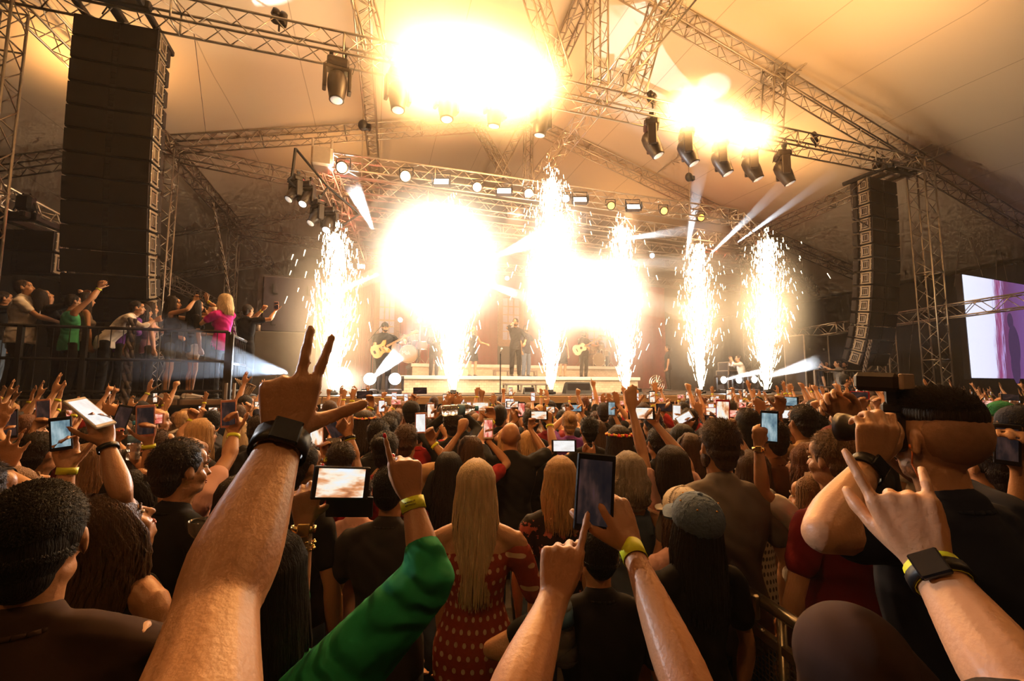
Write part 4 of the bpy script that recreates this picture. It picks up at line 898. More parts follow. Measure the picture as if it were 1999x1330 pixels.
def hand(mb, W_, d, n, right, pose='open', s=1.0, fat=1.0, nails=None):
    d = d.normalized(); n = (n-d*n.dot(d)).normalized(); t = d.cross(n)*(1 if right else -1)
    curls, th, splay = POSE[pose]; up = tuple(t)
    for i, (so, ln, r) in enumerate(FT):
        r *= s*fat; mc = W_+d*(.088-(0, 0, .004, .012)[i])*s+t*so*s
        sweep(mb, [W_-n*.002+t*so*.45*s, W_+d*.04*s+t*so*.8*s-n*.004*s, mc-n*.003*s], [(.014*s, .014*s), (.0135*s, .0125*s), (.0125*s, .0115*s)], up, 8, 2)
        a = math.radians(splay*(1.4-.93*i)); fd = (d*math.cos(a)+t*math.sin(a)).normalized(); ax = t; ang = 0; pts = [mc]; rr = [r*1.22]; q = mc
        for k, fr in enumerate((.46, .30, .24)):
            ang += math.radians(curls[i][k]); dd = fd*math.cos(ang)+n*math.sin(ang); q = q+dd*ln*1.08*fr*s; pts.append(q); rr.append(r*(1.08, .98, .80)[k])
        sweep(mb, [pts[0], (pts[0]+pts[1])/2, pts[1], (pts[1]+pts[2])/2, pts[2], pts[3]], [rr[0], r*1.02, rr[1], r*.97, rr[2], rr[3]], up, 8, 1)
        if nails is not None:
            dd = (pts[3]-pts[2]).normalized(); nn = (n*math.cos(ang)-fd*math.sin(ang)); nails.ell(pts[3]+dd*.001-nn*r*.62, (r*.62, .0078*s, r*.3), Matrix((t, dd, nn)).transposed().to_4x4(), 8, 5)
    sweep(mb, [W_+d*.012*s, W_+d*.05*s-n*.002, W_+d*.08*s], [(.027*s, .017*s), (.036*s, .0145*s), (.038*s, .0125*s)], up, 12, 2)
    a, c = math.radians(th[0]), math.radians(th[1]); b0 = W_+d*.018*s+t*.020*s+n*.006*s; td = (d*math.cos(a)+t*math.sin(a)).normalized()
    p1 = b0+(td*.94+n*.25).normalized()*.046*s; dd = (td*math.cos(c)+(n*.8+d*.5-t*.3).normalized()*math.sin(c)).normalized(); p2 = p1+dd*.034*s
    dd2 = (td*math.cos(c*1.5)+(n*.8+d*.5-t*.4).normalized()*math.sin(c*1.5)).normalized(); p3 = p2+dd2*.027*s
    sweep(mb, [W_+d*.006*s+t*.008*s, b0, p1, (p1+p2)/2, p2, p3], [.016*s, .0175*s, .0125*s*fat, .0105*s*fat, .0115*s*fat, .0088*s*fat], tuple(n), 9, 2)
    if nails is not None: nn = (n-dd2*n.dot(dd2)).normalized()*-1; nails.ell(p3+nn*.0065*s, (.0065*s, .009*s, .003*s), Matrix((dd2.cross(nn), dd2, nn)).transposed().to_4x4(), 8, 5)
    return p3

SKIN = {'fair': (.58, .315, .175), 'tan': (.47, .235, .12), 'olive': (.40, .20, .10), 'brown': (.28, .14, .08)}
def skin(k): return mat('skin_'+k, SKIN[k], .42, var=.10, scale=9, bump=.08, bscale=160, spec=.45)
HAIR = {'black': (.012, .009, .008), 'dark': (.030, .017, .010), 'brown': (.085, .042, .020), 'auburn': (.16, .06, .025), 'blonde': (.50, .30, .13), 'pale': (.66, .48, .28), 'grey': (.34, .28, .22), 'fairbrown': (.24, .13, .06)}
def hairmat(k): return mat('hair_'+k, HAIR[k], .55, var=.5, scale=14, stretch=(6, 6, .6), spec=.3, bump=.6, bscale=40)
CLO = {'black': (.012, .011, .012), 'charcoal': (.035, .030, .030), 'grey': (.22, .19, .17), 'white': (.75, .68, .62), 'pink': (.65, .38, .33), 'red': (.30, .012, .014), 'maroon': (.20, .010, .014), 'brown': (.16, .06, .02), 'darkbrown': (.045, .022, .016),
       'navy': (.012, .018, .045), 'denim': (.10, .15, .24), 'green': (.01, .22, .075), 'olive': (.09, .085, .04), 'magenta': (.62, .02, .30), 'blue': (.04, .08, .25), 'tan': (.42, .26, .14), 'mint': (.06, .40, .22), 'purple': (.16, .04, .28), 'orange': (.48, .12, .02)}
def cloth(k):
    if 'cloth_'+k in MATS: return MATS['cloth_'+k]
    m = mat('cloth_'+k, CLO[k], .85, var=.15, scale=10, spec=.2); N, L, B = nodes(m)
    tc = N.new('ShaderNodeTexCoord'); wv = N.new('ShaderNodeTexWave'); wv.inputs['Scale'].default_value = 7 if k == 'green' else 3.5; wv.inputs['Distortion'].default_value = 9; wv.inputs['Detail'].default_value = 2; wv.inputs['Detail Scale'].default_value = .9
    mp = N.new('ShaderNodeMapping'); mp.inputs['Rotation'].default_value = (.3, .9, .4); L.new(tc.outputs['Object'], mp.inputs[0]); L.new(mp.outputs[0], wv.inputs['Vector'])
    bp = N.new('ShaderNodeBump'); bp.inputs['Strength'].default_value = .9 if k == 'green' else .45; bp.inputs['Distance'].default_value = .012; L.new(wv.outputs['Fac'], bp.inputs['Height']); L.new(bp.outputs[0], B.inputs['Normal'])
    return m
m_band = mat('yellow_wristband', (.72, .78, .02), .5, var=.04); m_eye = mat('eye_white', (.75, .7, .65), .2); m_iris = mat('eye_iris', (.03, .015, .01), .2)
m_lip = mat('lip', (.45, .12, .10), .4); m_sole = mat('shoe_dark', (.02, .02, .02), .6); m_sneak = mat('shoe_white', (.75, .68, .6), .6); m_nail = mat('red_nail', (.65, .01, .02), .2, coat=.5)
m_gold = mat('gold_metal', (.9, .6, .2), .22, 1.0); m_watch = mat('watch_black', (.008, .008, .008), .45); m_glass = mat('dark_glass', (.01, .01, .012), .06)

def headframe(o, yaw, pitch, roll=0): return Matrix.Translation(o) @ Matrix.Rotation(-yaw, 4, 'Z') @ Matrix.Rotation(pitch, 4, 'X') @ Matrix.Rotation(roll, 4, 'Y')
def short_hair(mb, M, R, n, k=1.0, length=.014, fade=False):
    k *= .97 if n > 3000 else 1.0; length *= .62 if n > 6000 else 1
    wd = max(.0009, min(.003, .11/math.sqrt(n)*.9))
    def E(c, r, nn=18, mm=12): mb.ell(M @ V(c), r, M.to_3x3().to_4x4(), nn, mm)
    E((0, -.020, .142), (.0795*k, .0965, .089)); E((0, -.046, .110), (.072*k, .070, .086)); 
    if not fade: E((0, -.055, .055), (.052, .045, .05))
    for s in (-1, 1): E((s*.058, -.012, .125), (.022, .05, .045))
    M3 = M.to_3x3()
    for i in range(n):
        u = R.uniform(-.25, 1); a = R.uniform(0, 2*PI); c = math.sqrt(max(0, 1-u*u)); q = V((c*math.cos(a), c*math.sin(a), u))
        if q.y > .62 and q.z < .55: continue
        if q.z < -.05 and q.y > .1: continue
        p = V((q.x*.080*k, -.020+q.y*.098, .142+q.z*.090)) if u > -.05 else V((q.x*.074, -.046+q.y*.072, .112+q.z*.088))
        tp = max(0, q.z); comb = V((q.x*.4+R.gauss(0, .18), .55*tp-.12*(1-tp)+R.gauss(0, .12), -.9*(1-tp)+R.gauss(0, .12))); ln = length*R.uniform(.6, 1.3)*(1.0 if u > .25 else .7)
        p = p+q*.003; dr = (q*.30+comb).normalized(); sd = dr.cross(q).normalized()*wd; e = p+dr*ln
        p, e = M @ p, M @ e; sd = M3 @ sd; mid = (p+e)/2+(M3 @ q)*.003
        mb.add([p-sd, p+sd, mid+sd*.8, mid-sd*.8, e], [(0, 1, 2, 3), (3, 2, 4)])
def long_hair(mb, M, R, n, L=.35, wave=.01, width=.0045, spread=1.0, part=.0, vol=1.0, back=0.10):
    M3 = M.to_3x3()
    mb.ell(M @ V((0, -.020, .140)), (.082*vol, .098*vol, .091*vol), M3.to_4x4(), 20, 14); mb.ell(M @ V((0, -.048, .085)), (.075*vol, .068*vol, .105), M3.to_4x4(), 18, 12)
    sweep(mb, [M @ V((0, -.05, .09)), M @ V((0, -.066, -.02)), (M @ V((0, -.075, 0)))+V((0, -back*.4, -L*.5+.05)), (M @ V((0, -.07, 0)))+V((0, -back*.3, -L*.78+.06))],
          [(.072*vol, .058), (.066*vol*spread, .046), (.07*spread, .030), (.045*spread, .012)], (1, 0, 0), 14, 3)
    for i in range(n):
        a = R.uniform(-2.25, 2.25); ph = R.uniform(0, 6.28); sx = math.sin(a); cy = -math.cos(a); o = R.uniform(.0, .012)
        pts = [M @ V((part+sx*.012, -.01+cy*.012+.02, .232+o))]
        for t in (.45, .9, 1.35, 1.75):
            pts.append(M @ V((sx*math.sin(t)*(.083*vol+o), -.020+cy*math.sin(t)*(.098*vol+o)+.0, .140+math.cos(t)*(.092*vol+o))))
        l = L*R.uniform(.75, 1.05); base = pts[-1]; dn = M3 @ V((0, 0, -1)); out = M3 @ V((sx*.35, cy-.1, 0)); side_sp = M3 @ V((sx, 0, 0))
        K = 5
        for k in range(1, K+1):
            f = k/K; g = (dn*(1-min(1, f*2))+V((0, 0, -1))*min(1, f*2)).normalized()
            base = base+g*l/K+out*(.010*math.sin(f*2.5))*(1 if f < .5 else .5)+side_sp*.006*spread*(1 if f < .6 else -.6)
            pts.append(base+V((math.sin(ph+f*7)*wave, math.cos(ph+f*6)*wave*.7, 0)))
        m = len(pts); vs = []; wd = width*R.uniform(.6, 1.5)
        for k, p in enumerate(pts):
            c = M @ V((0, -.02, .1)); rad = (p-c); rad.z = 0 if k > 3 else rad.z; tn = (pts[min(m-1, k+1)]-pts[max(0, k-1)]).normalized(); s_ = tn.cross(rad).normalized()
            w_ = wd*(.6 if k == 0 else 1 if k < m-2 else .7 if k < m-1 else .15); nn = s_.cross(tn); vs += [p-s_*w_, p+nn*wd*.35, p+s_*w_]
        fs = []
        for k in range(m-1): b = 3*k; fs += [(b, b+1, b+4, b+3), (b+1, b+2, b+5, b+4)]
        mb.add(vs, fs)

def band_ring(parent, a, b, r, w, m, name='wristband', flat=.8, th=.003, side=None):
    """ring around a limb at a, axis along b-a (local coords)"""
    t = (b-a).normalized(); s = side or V((1, 0, 0)); s = (s-t*s.dot(t)).normalized(); u = t.cross(s); n = 20; vs = []
    for rr, z in ((r, -w/2), (r+th, -w/2), (r+th, w/2), (r, w/2)):
        for k in range(n): c, q = math.cos(2*PI*k/n), math.sin(2*PI*k/n); vs.append(a+t*z+s*rr*c+u*rr*flat*q)
    fs = [(j*n+k, j*n+(k+1) % n, ((j+1) % 4)*n+(k+1) % n, ((j+1) % 4)*n+k) for j in range(4) for k in range(n)]
    mb = MB(); mb.add(vs, fs); return mb.build(name, m, parent, True)

PICS = {}
def screen_mat(k):
    """phone pictures: k = 'stage' bright stage view, 'red', 'white', 'dark', 'blue'"""
    if k in PICS: return PICS[k]
    m = bpy.data.materials.new('phone_picture_'+k); m.use_nodes = True; nt = m.node_tree; N, L = nt.nodes, nt.links; b = N['Principled BSDF']; b.inputs['Base Color'].default_value = (.01, .01, .01, 1); b.inputs['Roughness'].default_value = .15
    tc = N.new('ShaderNodeTexCoord'); mp = N.new('ShaderNodeMapping'); mp.inputs['Scale'].default_value = (60, 60, 22); L.new(tc.outputs['Object'], mp.inputs[0]); nz = N.new('ShaderNodeTexNoise'); nz.inputs['Scale'].default_value = .7; nz.inputs['Detail'].default_value = 3; L.new(mp.outputs[0], nz.inputs['Vector'])
    cr_ = N.new('ShaderNodeValToRGB'); e = cr_.color_ramp.elements
    pal = {'stage': [(.30, (.25, .05, .02)), (.42, (.8, .35, .15)), (.52, (1, .85, .65)), (.7, (.85, .92, 1))], 'red': [(.3, (.3, .02, .02)), (.45, (.8, .15, .1)), (.6, (1, .6, .45)), (.75, (1, .9, .85))],
           'white': [(.3, (.75, .7, .66)), (.5, (.9, .88, .85)), (.7, (1, 1, 1)), (.8, (1, 1, 1))], 'dark': [(.3, (.01, .01, .015)), (.5, (.03, .02, .02)), (.64, (.10, .05, .04)), (.75, (.12, .05, .10))], 'blue': [(.3, (.05, .12, .2)), (.5, (.3, .45, .5)), (.65, (.6, .75, .8)), (.8, (.8, .9, 1))]}[k]
    e[0].position, e[0].color = pal[0][0], (*pal[0][1], 1); e[1].position, e[1].color = pal[3][0], (*pal[3][1], 1)
    for ps, c in pal[1:3]: q = e.new(ps); q.color = (*c, 1)
    L.new(nz.outputs[0], cr_.inputs[0]); L.new(cr_.outputs[0], b.inputs['Emission Color']); b.inputs['Emission Strength'].default_value = {'dark': .5, 'stage': 1.0, 'red': 1.0, 'white': 1.0, 'blue': .7}[k]
    PICS[k] = m; return m
m_pcase = {'black': mat('phone_case_black', (.012, .012, .014), .35), 'white': mat('phone_case_white', (.75, .72, .7), .3), 'rose': mat('phone_case_rose', (.75, .35, .28), .3, .4), 'red': mat('phone_case_red', (.8, .03, .07), .35), 'grey': mat('phone_case_grey', (.25, .24, .25), .3, .4)}
def phone(label, c, nrm, up, case='black', pic='stage', sz=(.076, .155, .009), extras=None, group='phones held up by the crowd', edge=.006):
    """c centre, nrm = direction the screen looks, up = long axis"""
    nrm = V(nrm).normalized(); up = V(up); up = (up-nrm*up.dot(nrm)).normalized(); x = up.cross(nrm)*-1
    t = bpy.data.objects.new('phone', None); COL.objects.link(t); t.empty_display_size = .05
    X = up.cross(-nrm).normalized()   # local x, y = -nrm... screen on -y side
    M = Matrix(((X.x, -nrm.x, up.x, c[0]), (X.y, -nrm.y, up.y, c[1]), (X.z, -nrm.z, up.z, c[2]), (0, 0, 0, 1))); t.matrix_world = M
    tag(t, label, 'phone', group); w, h, th = sz
    MB().box((0, 0, 0), (w, th, h), bev=.0035).build('phone_body', m_pcase[case], t)
    MB().box((0, -th/2-.0006, 0), (w-edge*2, .001, h-edge*4.2)).build('screen', screen_mat(pic), t)
    k = MB(); k.box((w*.28, th/2+.001, h*.38), (.014, .003, .024), bev=.002); k.build('camera_lens', m_glass, t)
    return t

VARIANT_SKINS = ['fair', 'tan', 'tan', 'olive']
def person(label, px=None, top=None, d=None, H=None, pos=None, zb=0.0, face=0.0, fem=False, hy=0, hp=0, hr=0, lean=0, sk='tan', hair=('short', 'dark'), shirt=('black', 'short'), pants='denim', shoes=None,
           L=None, R=None, q=None, group=None, wide=1.0, cat='person', hat=None, seed=None, legs=None, dress=False, extra=None, name='person', neckline=0.0, hairn=None, smooth=None, tilt=0):
    """face, hy: degrees clockwise from the stage direction (+Y); world wrist targets"""
    rs = random.Random(seed if seed is not None else (hash(label) & 0xffff if False else sum(map(ord, label))))
    if pos is None:
        tp = P(px, top, d); H = H or (tp.z-zb); pos = (tp.x, tp.y)
        if H < 1.4 or H > 2.02: H = min(max(H, 1.48), 1.98)
    s = H/1.755; wf = (0.90 if fem else 1.0)*wide; q = q or max(.0062, min(.013, .0035+.0027*(d or 5)))
    root_loc = V((pos[0], pos[1], zb)); rz = -math.radians(face); MW = Matrix.Translation(root_loc) @ Matrix.Rotation(rz, 4, 'Z'); MI = MW.inverted()
    lean_ = math.radians(lean); tl = math.radians(tilt)
    def sp(v):   # spine bend above the hips, scaled
        v = V(v); v = V((v.x*s*wf if abs(v.x) > .02 else v.x*s, v.y*s, v.z*s)); h = V((0, 0, .95*s))
        if v.z > h.z: v = h+Matrix.Rotation(-lean_, 3, 'X') @ (Matrix.Rotation(tl, 3, 'Y') @ (v-h))
        return v
    body = MB(); SH = {}; fat = 1.0 if q < .009 else 1.15
    tor = [((0, 0, .90), (.150, .105)), ((0, .0, 1.0), (.150 if not fem else .158, .11)), ((0, .003, 1.12), (.130 if not fem else .115, .095)), ((0, 0, 1.26), (.162 if not fem else .135, .110)), ((0, -.008, 1.37), (.172 if not fem else .148, .098)), ((0, -.012, 1.435), (.115, .072)), ((0, -.010, 1.475), (.065, .058))]
    sweep(body, [sp(p) for p, r in tor], [(r[0]*s*wf-.004, r[1]*s*wf-.004) for p, r in tor], (1, 0, 0), 18, 3)
    for sg in (-1, 1): sweep(body, [sp((0, -.012, 1.45)), sp((sg*.09, -.014, 1.435)), sp((sg*.150, -.01, 1.408))], [.052*s, .050*s, .048*s], (0, 1, 0), 10, 2)
    if fem:
        for sg in (-1, 1): body.ell(sp((sg*.068, .088, 1.255)), (.058*s, .05*s, .056*s), None, 12, 8)
    nk = sp((0, -.008, 1.46)); hb = sp((0, .012, 1.535)); sweep(body, [nk, (nk+hb)/2, hb+V((0, .006, .03))], [(.060*s*wf, .058*s), (.052*s*wf, .054*s), (.052*s*wf, .055*s)], (1, 0, 0), 14, 2)
    M = headframe(hb, math.radians(hy), math.radians(hp), math.radians(hr)) @ Matrix.Scale(s*.995, 4); M3 = M.to_3x3().to_4x4()
    def E(c, r, n=14, m=9): body.ell(M @ V(c), r, M3, n, m)
    E((0, -.014, .128), (.0745, .0925, .092), 22, 15); E((0, .018, .085), (.062, .066, .078)); E((0, .045, .040), (.044, .046, .044)); E((0, .066, .018), (.024, .022, .019)); E((0, .060, .155), (.052, .028, .035))
    for sg in (-1, 1):
        E((sg*.035, .060, .072), (.026, .022, .026)); E((sg*.030, .078, .128), (.021, .010, .008)); E((sg*.040, .02, .035), (.022, .045, .028))
        body.ell(M @ V((sg*.079, -.002, .100)), (.0075, .018, .031), M3 @ Matrix.Rotation(sg*.35, 4, 'Z') @ Matrix.Rotation(-.15, 4, 'X'), 10, 8); E((sg*.074, .004, .092), (.010, .012, .018))
    sweep(body, [M @ V((0, .082, .125)), M @ V((0, .097, .098)), M @ V((0, .108, .078))], [.0085*s, .0095*s, .0125*s], (1, 0, 0), 8, 2); E((0, .092, .076), (.0175, .012, .009))
    E((0, .086, .050), (.024, .011, .0065)); E((0, .084, .040), (.021, .011, .007))
    # legs
    lg = legs or {}
    def lp(sg):
        hp_ = V((sg*.088*s, 0, .92*s)); kn = V((sg*.105*s, .02*s, .49*s)); an = V((sg*.11*s, -.02*s, .085*s)); to = None
        o = lg.get('R' if sg > 0 else 'L')
        if o: kn = MI @ V(o[0]); an = MI @ V(o[1])
        return hp_, kn, an
    for sg in (-1, 1):
        h_, k_, a_ = lp(sg); f_ = V((0, 1, 0))
        sweep(body, [h_, h_.lerp(k_, .4), k_], [.082*s*wf, .072*s*wf, .052*s], (1, 0, 0), 12, 2); sweep(body, [k_, k_.lerp(a_, .3)+V((0, -.012, 0)), k_.lerp(a_, .7), a_], [.050*s, .053*s, .040*s, .034*s], (1, 0, 0), 12, 2)
        sweep(body, [a_+V((0, -.03, -.045))*s, a_+V((0, .05, -.05))*s, a_+V((0, .13, -.062))*s, a_+V((0, .18, -.066))*s], [(.032*s, .034*s), (.038*s, .030*s), (.043*s, .019*s), (.036*s, .013*s)], (1, 0, 0), 12, 2)
    # arms
    arms = {}; nails = MB(); phones = []
    L1, L2 = .285*s, .262*s
    for sg, spec in ((-1, L), (1, R)):
        spec = dict(spec or {}); S = sp((sg*.178, -.008, 1.402)); right = sg > 0
        wdep = None
        if 'w' in spec:
            w = spec['w']; wdep = (d or 5)+w[2]; T = MI @ P(w[0], w[1], wdep)
        elif 'wl' in spec: T = V(spec['wl'])*s
        else: T = V((sg*.27*s*wf, .06*s, .80*s)); spec.setdefault('pose', 'relax'); spec.setdefault('dl', V((0, .15, -1))); spec.setdefault('nl', V((-sg, .2, 0)))
        if 's' in spec: S = MI @ P(spec['s'][0], spec['s'][1], (d or 5)+spec['s'][2])
        up_ = max(0, min(1, ((T-S).normalized().z+.1)/.9)); S0 = S.copy()
        if 's' not in spec: S = S+V((-sg*.020*up_*s, 0, .040*up_*s))
        if 'e' in spec: Ew = MI @ P(spec['e'][0], spec['e'][1], (d or 5)+spec['e'][2])
        else:
            v = T-S; dist = v.length; mx_ = (L1+L2)*.985
            if dist > mx_: T = S+v*(mx_/dist); dist = mx_; v = T-S
            a = (L1*L1-L2*L2+dist*dist)/(2*dist); h = math.sqrt(max(0, L1*L1-a*a)); hint = V(spec.get('h', (sg*.8, -.15, -.7))); dn = v.normalized(); hv = (hint-dn*hint.dot(dn)).normalized(); Ew = S+dn*a+hv*h
        fd = (T-Ew).normalized()
        if 'tip' in spec: tp_ = MI @ P(spec['tip'][0], spec['tip'][1], wdep+(spec['tip'][2] if len(spec['tip']) > 2 else 0)); hd = (tp_-T).normalized()
        elif 'dl' in spec: hd = V(spec['dl'])
        else: hd = (fd+V((0, 0, .6))).normalized() if T.z > S.z-.1 else fd
        toc = (MI.to_3x3() @ (EYE-(MW @ T))).normalized(); nl = spec.get('nl')
        if nl is None: nl = toc*spec.get('n', -1 if spec.get('pose', 'open') in ('open', 'wide', 'point', 'two', 'horns', 'fist', 'relax') else 1)
        else: nl = V(nl)
        if 'roll' in spec: nl = Matrix.Rotation(math.radians(spec['roll']), 3, hd.normalized()) @ nl
        Sin = S.lerp(sp((sg*.10, -.008, 1.375)), 1.0) if 's' not in spec else S0
        k = (1.0 if not fem else .88)*s*spec.get('fat', 1.0)
        sd = tuple(nl.cross(fd)); bulge = .042*k
        sweep(body, [Sin, S, S.lerp(Ew, .35), S.lerp(Ew, .75), Ew], [.054*k, .052*k, .047*k, .040*k, .037*k], (1, 0, 0), 12, 3)
        sweep(body, [Ew, Ew.lerp(T, .22), Ew.lerp(T, .5), Ew.lerp(T, .82), T, T+hd.normalized()*.02*s], [(.037*k, .037*k), (.043*k, .041*k), (.038*k, .035*k), (.029*k, .024*k), (.028*k, .021*k), (.028*k, .018*k)], sd, 12, 3)
        hand(body, T, hd, nl, right, spec.get('pose', 'open'), s*(1.0 if not fem else .9)*spec.get('hs', 1), fat, nails if spec.get('nails') else None)
        arms[sg] = (Sin, S, Ew, T, hd, nl)
        if 'phone' in spec: phones.append((sg, spec['phone'], T, hd, nl, wdep))
    bo = fused(body, name, skin(sk), q, smooth if smooth is not None else (3 if q < .009 else 2))
    bo.location = root_loc; bo.rotation_euler = (0, 0, rz); tag(bo, label, cat, group)
    if nails.v: nails.build('fingernails', m_nail, bo, True)
    # face details
    if (d is None or d < 9):
        ey = MB(); ir = MB()
        for sg in (-1, 1): ey.ell(M @ V((sg*.030, .0785, .112)), (.0125, .0085, .0058), M3, 10, 7); ir.ell(M @ V((sg*.030, .0850, .112)), (.0052, .0035, .0050), M3, 8, 6)
        eo = ey.build('eyes', m_eye, bo, True); ir.build('irises', m_iris, eo, True)
        lm = MB(); lm.ell(M @ V((0, .0915, .0505)), (.022, .007, .005), M3, 10, 6); lm.ell(M @ V((0, .0905, .0420)), (.019, .008, .006), M3, 10, 6); lm.build('lips', m_lip, bo, True)
        if hair: 
            br = MB()
            for sg in (-1, 1): sweep(br, [M @ V((sg*.014, .088, .131)), M @ V((sg*.032, .088, .137)), M @ V((sg*.050, .076, .131))], [.004, .0045, .002], (0, 0, 1), 6, 2)
            br.build('eyebrows', hairmat(hair[1] if hair[1] not in ('pale', 'blonde') else 'fairbrown'), bo, True)
    # hair
    if hair:
        st, hc = hair[0], hair[1]; hm = MB(); near = (d or 5)
        nn = hairn or int(max(120, min(4200, 6500/near**1.4)))
        if st == 'short': short_hair(hm, M, rs, nn, 1.0, .016)
        elif st == 'top': short_hair(hm, M, rs, nn, 1.0, .024)
        elif st == 'fade':
            hm.ell(M @ V((0, -.012, .168)), (.0715, .092, .066), M3, 24, 16)
            for _i in range(nn):
                u_ = rs.uniform(.22, 1); a_ = rs.uniform(0, 6.283); c_ = math.sqrt(1-u_*u_); q_ = V((c_*math.cos(a_), c_*math.sin(a_), u_)); p_ = V((q_.x*.070, -.010+q_.y*.092, .172+q_.z*.066)); dr = (q_*.5+V((rs.gauss(0, .3)-.3, .7+rs.gauss(0, .2), rs.gauss(0, .2)))).normalized(); sd_ = dr.cross(q_).normalized()*.0011; e_ = p_+dr*rs.uniform(.012, .028); hm.add([M @ (p_-sd_), M @ (p_+sd_), M @ e_], [(0, 1, 2)])
        elif st == 'buzz': short_hair(hm, M, rs, nn, .97, .006, True)
        elif st in ('long', 'wavy', 'bob'):
            n2 = hairn or int(max(60, min(900, 1300/near))); long_hair(hm, M, rs, n2, (hair[2] if len(hair) > 2 else .36)*s, .004 if st == 'long' else .014 if st == 'wavy' else .006, max(.0028, min(.009, .0026+.0011*near)), 1.0 if st != 'bob' else 1.15, 0, 1.0 if st != 'wavy' else 1.12)
        elif st == 'fringe':   # thinning, sides only
            for sg in (-1, 1): hm.ell(M @ V((sg*.060, -.03, .105)), (.018, .05, .035), M3, 12, 8)
            hm.ell(M @ V((0, -.078, .085)), (.058, .030, .045), M3, 14, 8)
        elif st == 'bun': short_hair(hm, M, rs, nn, 1.0, .02); hm.ell(M @ V((0, -.12, .17)), (.045, .04, .045), M3, 12, 9)
        elif st == 'pony': short_hair(hm, M, rs, nn, 1.0, .014); sweep(hm, [M @ V((0, -.10, .15)), M @ V((0, -.15, .12)), (M @ V((0, -.15, .0))), (M @ V((0, -.13, -.12)))], [.022, .030, .028, .010], (1, 0, 0), 10, 3)
        if st == 'fade': fd_ = MB(); fd_.ell(M @ V((0, -.024, .126)), (.0752, .0850, .084), M3, 26, 18); fd_.build('shaved_sides', mat('shaved_hair', (.40, .215, .125), .7, var=.25, scale=60, bump=.2, bscale=400), bo, True)
        if hm.v: hm.build('hair', hairmat(hc), bo, True)
        if len(hair) > 3 and hair[3] == 'beard':
            bd = MB(); bd.ell(M @ V((0, .055, .020)), (.050, .045, .036), M3, 14, 9)
            for sg in (-1, 1): bd.ell(M @ V((sg*.056, .02, .050)), (.017, .036, .038), M3, 10, 8)
            bd.build('beard', hairmat(hc), bo, True)
    if hat: hat(M, M3, bo, rs)
    # clothes
    g = .013*s; cm = shirt[2] if len(shirt) > 2 else cloth(shirt[0]); sl = shirt[1]
    if shirt[0]:
        sh = MB(); lo = .80 if not dress else .55
        tt = [((0, 0, lo), (.168 if not dress else .22, .125 if not dress else .19)), ((0, 0, .95), (.165 if not fem else .168, .120))]+[(p, (r[0]+.002, r[1]+.004)) for p, r in tor[2:]]
        if sl in ('tank', 'off'): tt = tt[:-2] if sl == 'tank' else tt[:-3]+[((0, -.004, 1.33), (.15, .10))]
        else: tt[-1] = ((0, -.012, 1.468), (.068, .062))
        sweep(sh, [sp(p) if p[2] > .9 else V((p[0]*s, p[1]*s, p[2]*s)) for p, r in tt], [(r[0]*s*wf+g*.8, r[1]*s*wf+g*.8) for p, r in tt], (1, 0, 0), 20, 3, cap='end')
        if fem:
            for sg in (-1, 1): sh.ell(sp((sg*.068, .088, 1.255)), (.064*s, .058*s, .062*s), None, 12, 8)
        if sl not in ('tank', 'off'):
            for sg in (-1, 1): sweep(sh, [sp((0, -.014, 1.452)), sp((sg*.09, -.016, 1.437)), sp((sg*.150, -.01, 1.408))], [.058*s, .060*s, .058*s], (0, 1, 0), 10, 2)
        for sg in (-1, 1):
            S0, S, Ew, T, hd, nl = arms[sg]
            if sl == 'short': sweep(sh, [S0, S, S.lerp(Ew, .3), S.lerp(Ew, .55)], [.060*s, .065*s, .063*s, .062*s], (1, 0, 0), 14, 3)
            elif sl == 'off': sweep(sh, [S.lerp(Ew, .12)+V((0, 0, -.03*s)), S.lerp(Ew, .45), S.lerp(Ew, .9)], [.068*s, .060*s, .052*s], (1, 0, 0), 14, 3)
            elif sl in ('long', 'roll', 'elbow'):
                e_ = {'long': 1.0, 'roll': .45, 'elbow': .30}[sl]; n_ = 34; SV = ((L if sg < 0 else R) or {}).get('slv', 1.0); pts = []; rr = []
                for k in range(n_+1): f = k/n_; pts.append(S.lerp(Ew, f)); rr.append(((.064-.018*f)*s+(.0042*s*abs(math.sin(k*1.35+math.sin(k*.4))) if q < .008 else 0))*(.94 if fem else 1)*SV)
                for k in range(1, int(8*e_)+1): f = k/8; pts.append(Ew.lerp(T, f)); rr.append(((.047 if e_ < 1 else .049-.013*f)*s+(.0018*s*math.sin(k*2.9) if q < .008 else 0))*(.94 if fem else 1)*(1+(SV-1)*.5))
                sweep(sh, [S0]+pts, [.066*s]+rr, (1, 0, 0), 16, 2)
        if sl == 'tank':
            for sg in (-1, 1): sweep(sh, [sp((sg*.10, .08, 1.34)), sp((sg*.095, .03, 1.46)), sp((sg*.09, -.05, 1.47)), sp((sg*.10, -.10, 1.36))], [(.018*s, .006*s)]*4, (1, 0, 0), 8, 3)
        so = fused(sh, 'shirt' if not dress else 'dress', cm, max(q*1.1, .008), 3, bo)
        if sl in ('short', 'long', 'roll', 'elbow'):
            cg = MB(); c0 = sp((0, -.012, 1.478)); n = 22; R_c = .068*s; 
            pts = [c0+V((R_c*wf*math.cos(2*PI*k/n), R_c*1.0*math.sin(2*PI*k/n)+.003, .010*s*-math.sin(2*PI*k/n))) for k in range(n+1)]; cg.path(pts, .0065*s, 6); cg.build('collar', cm, bo, True)
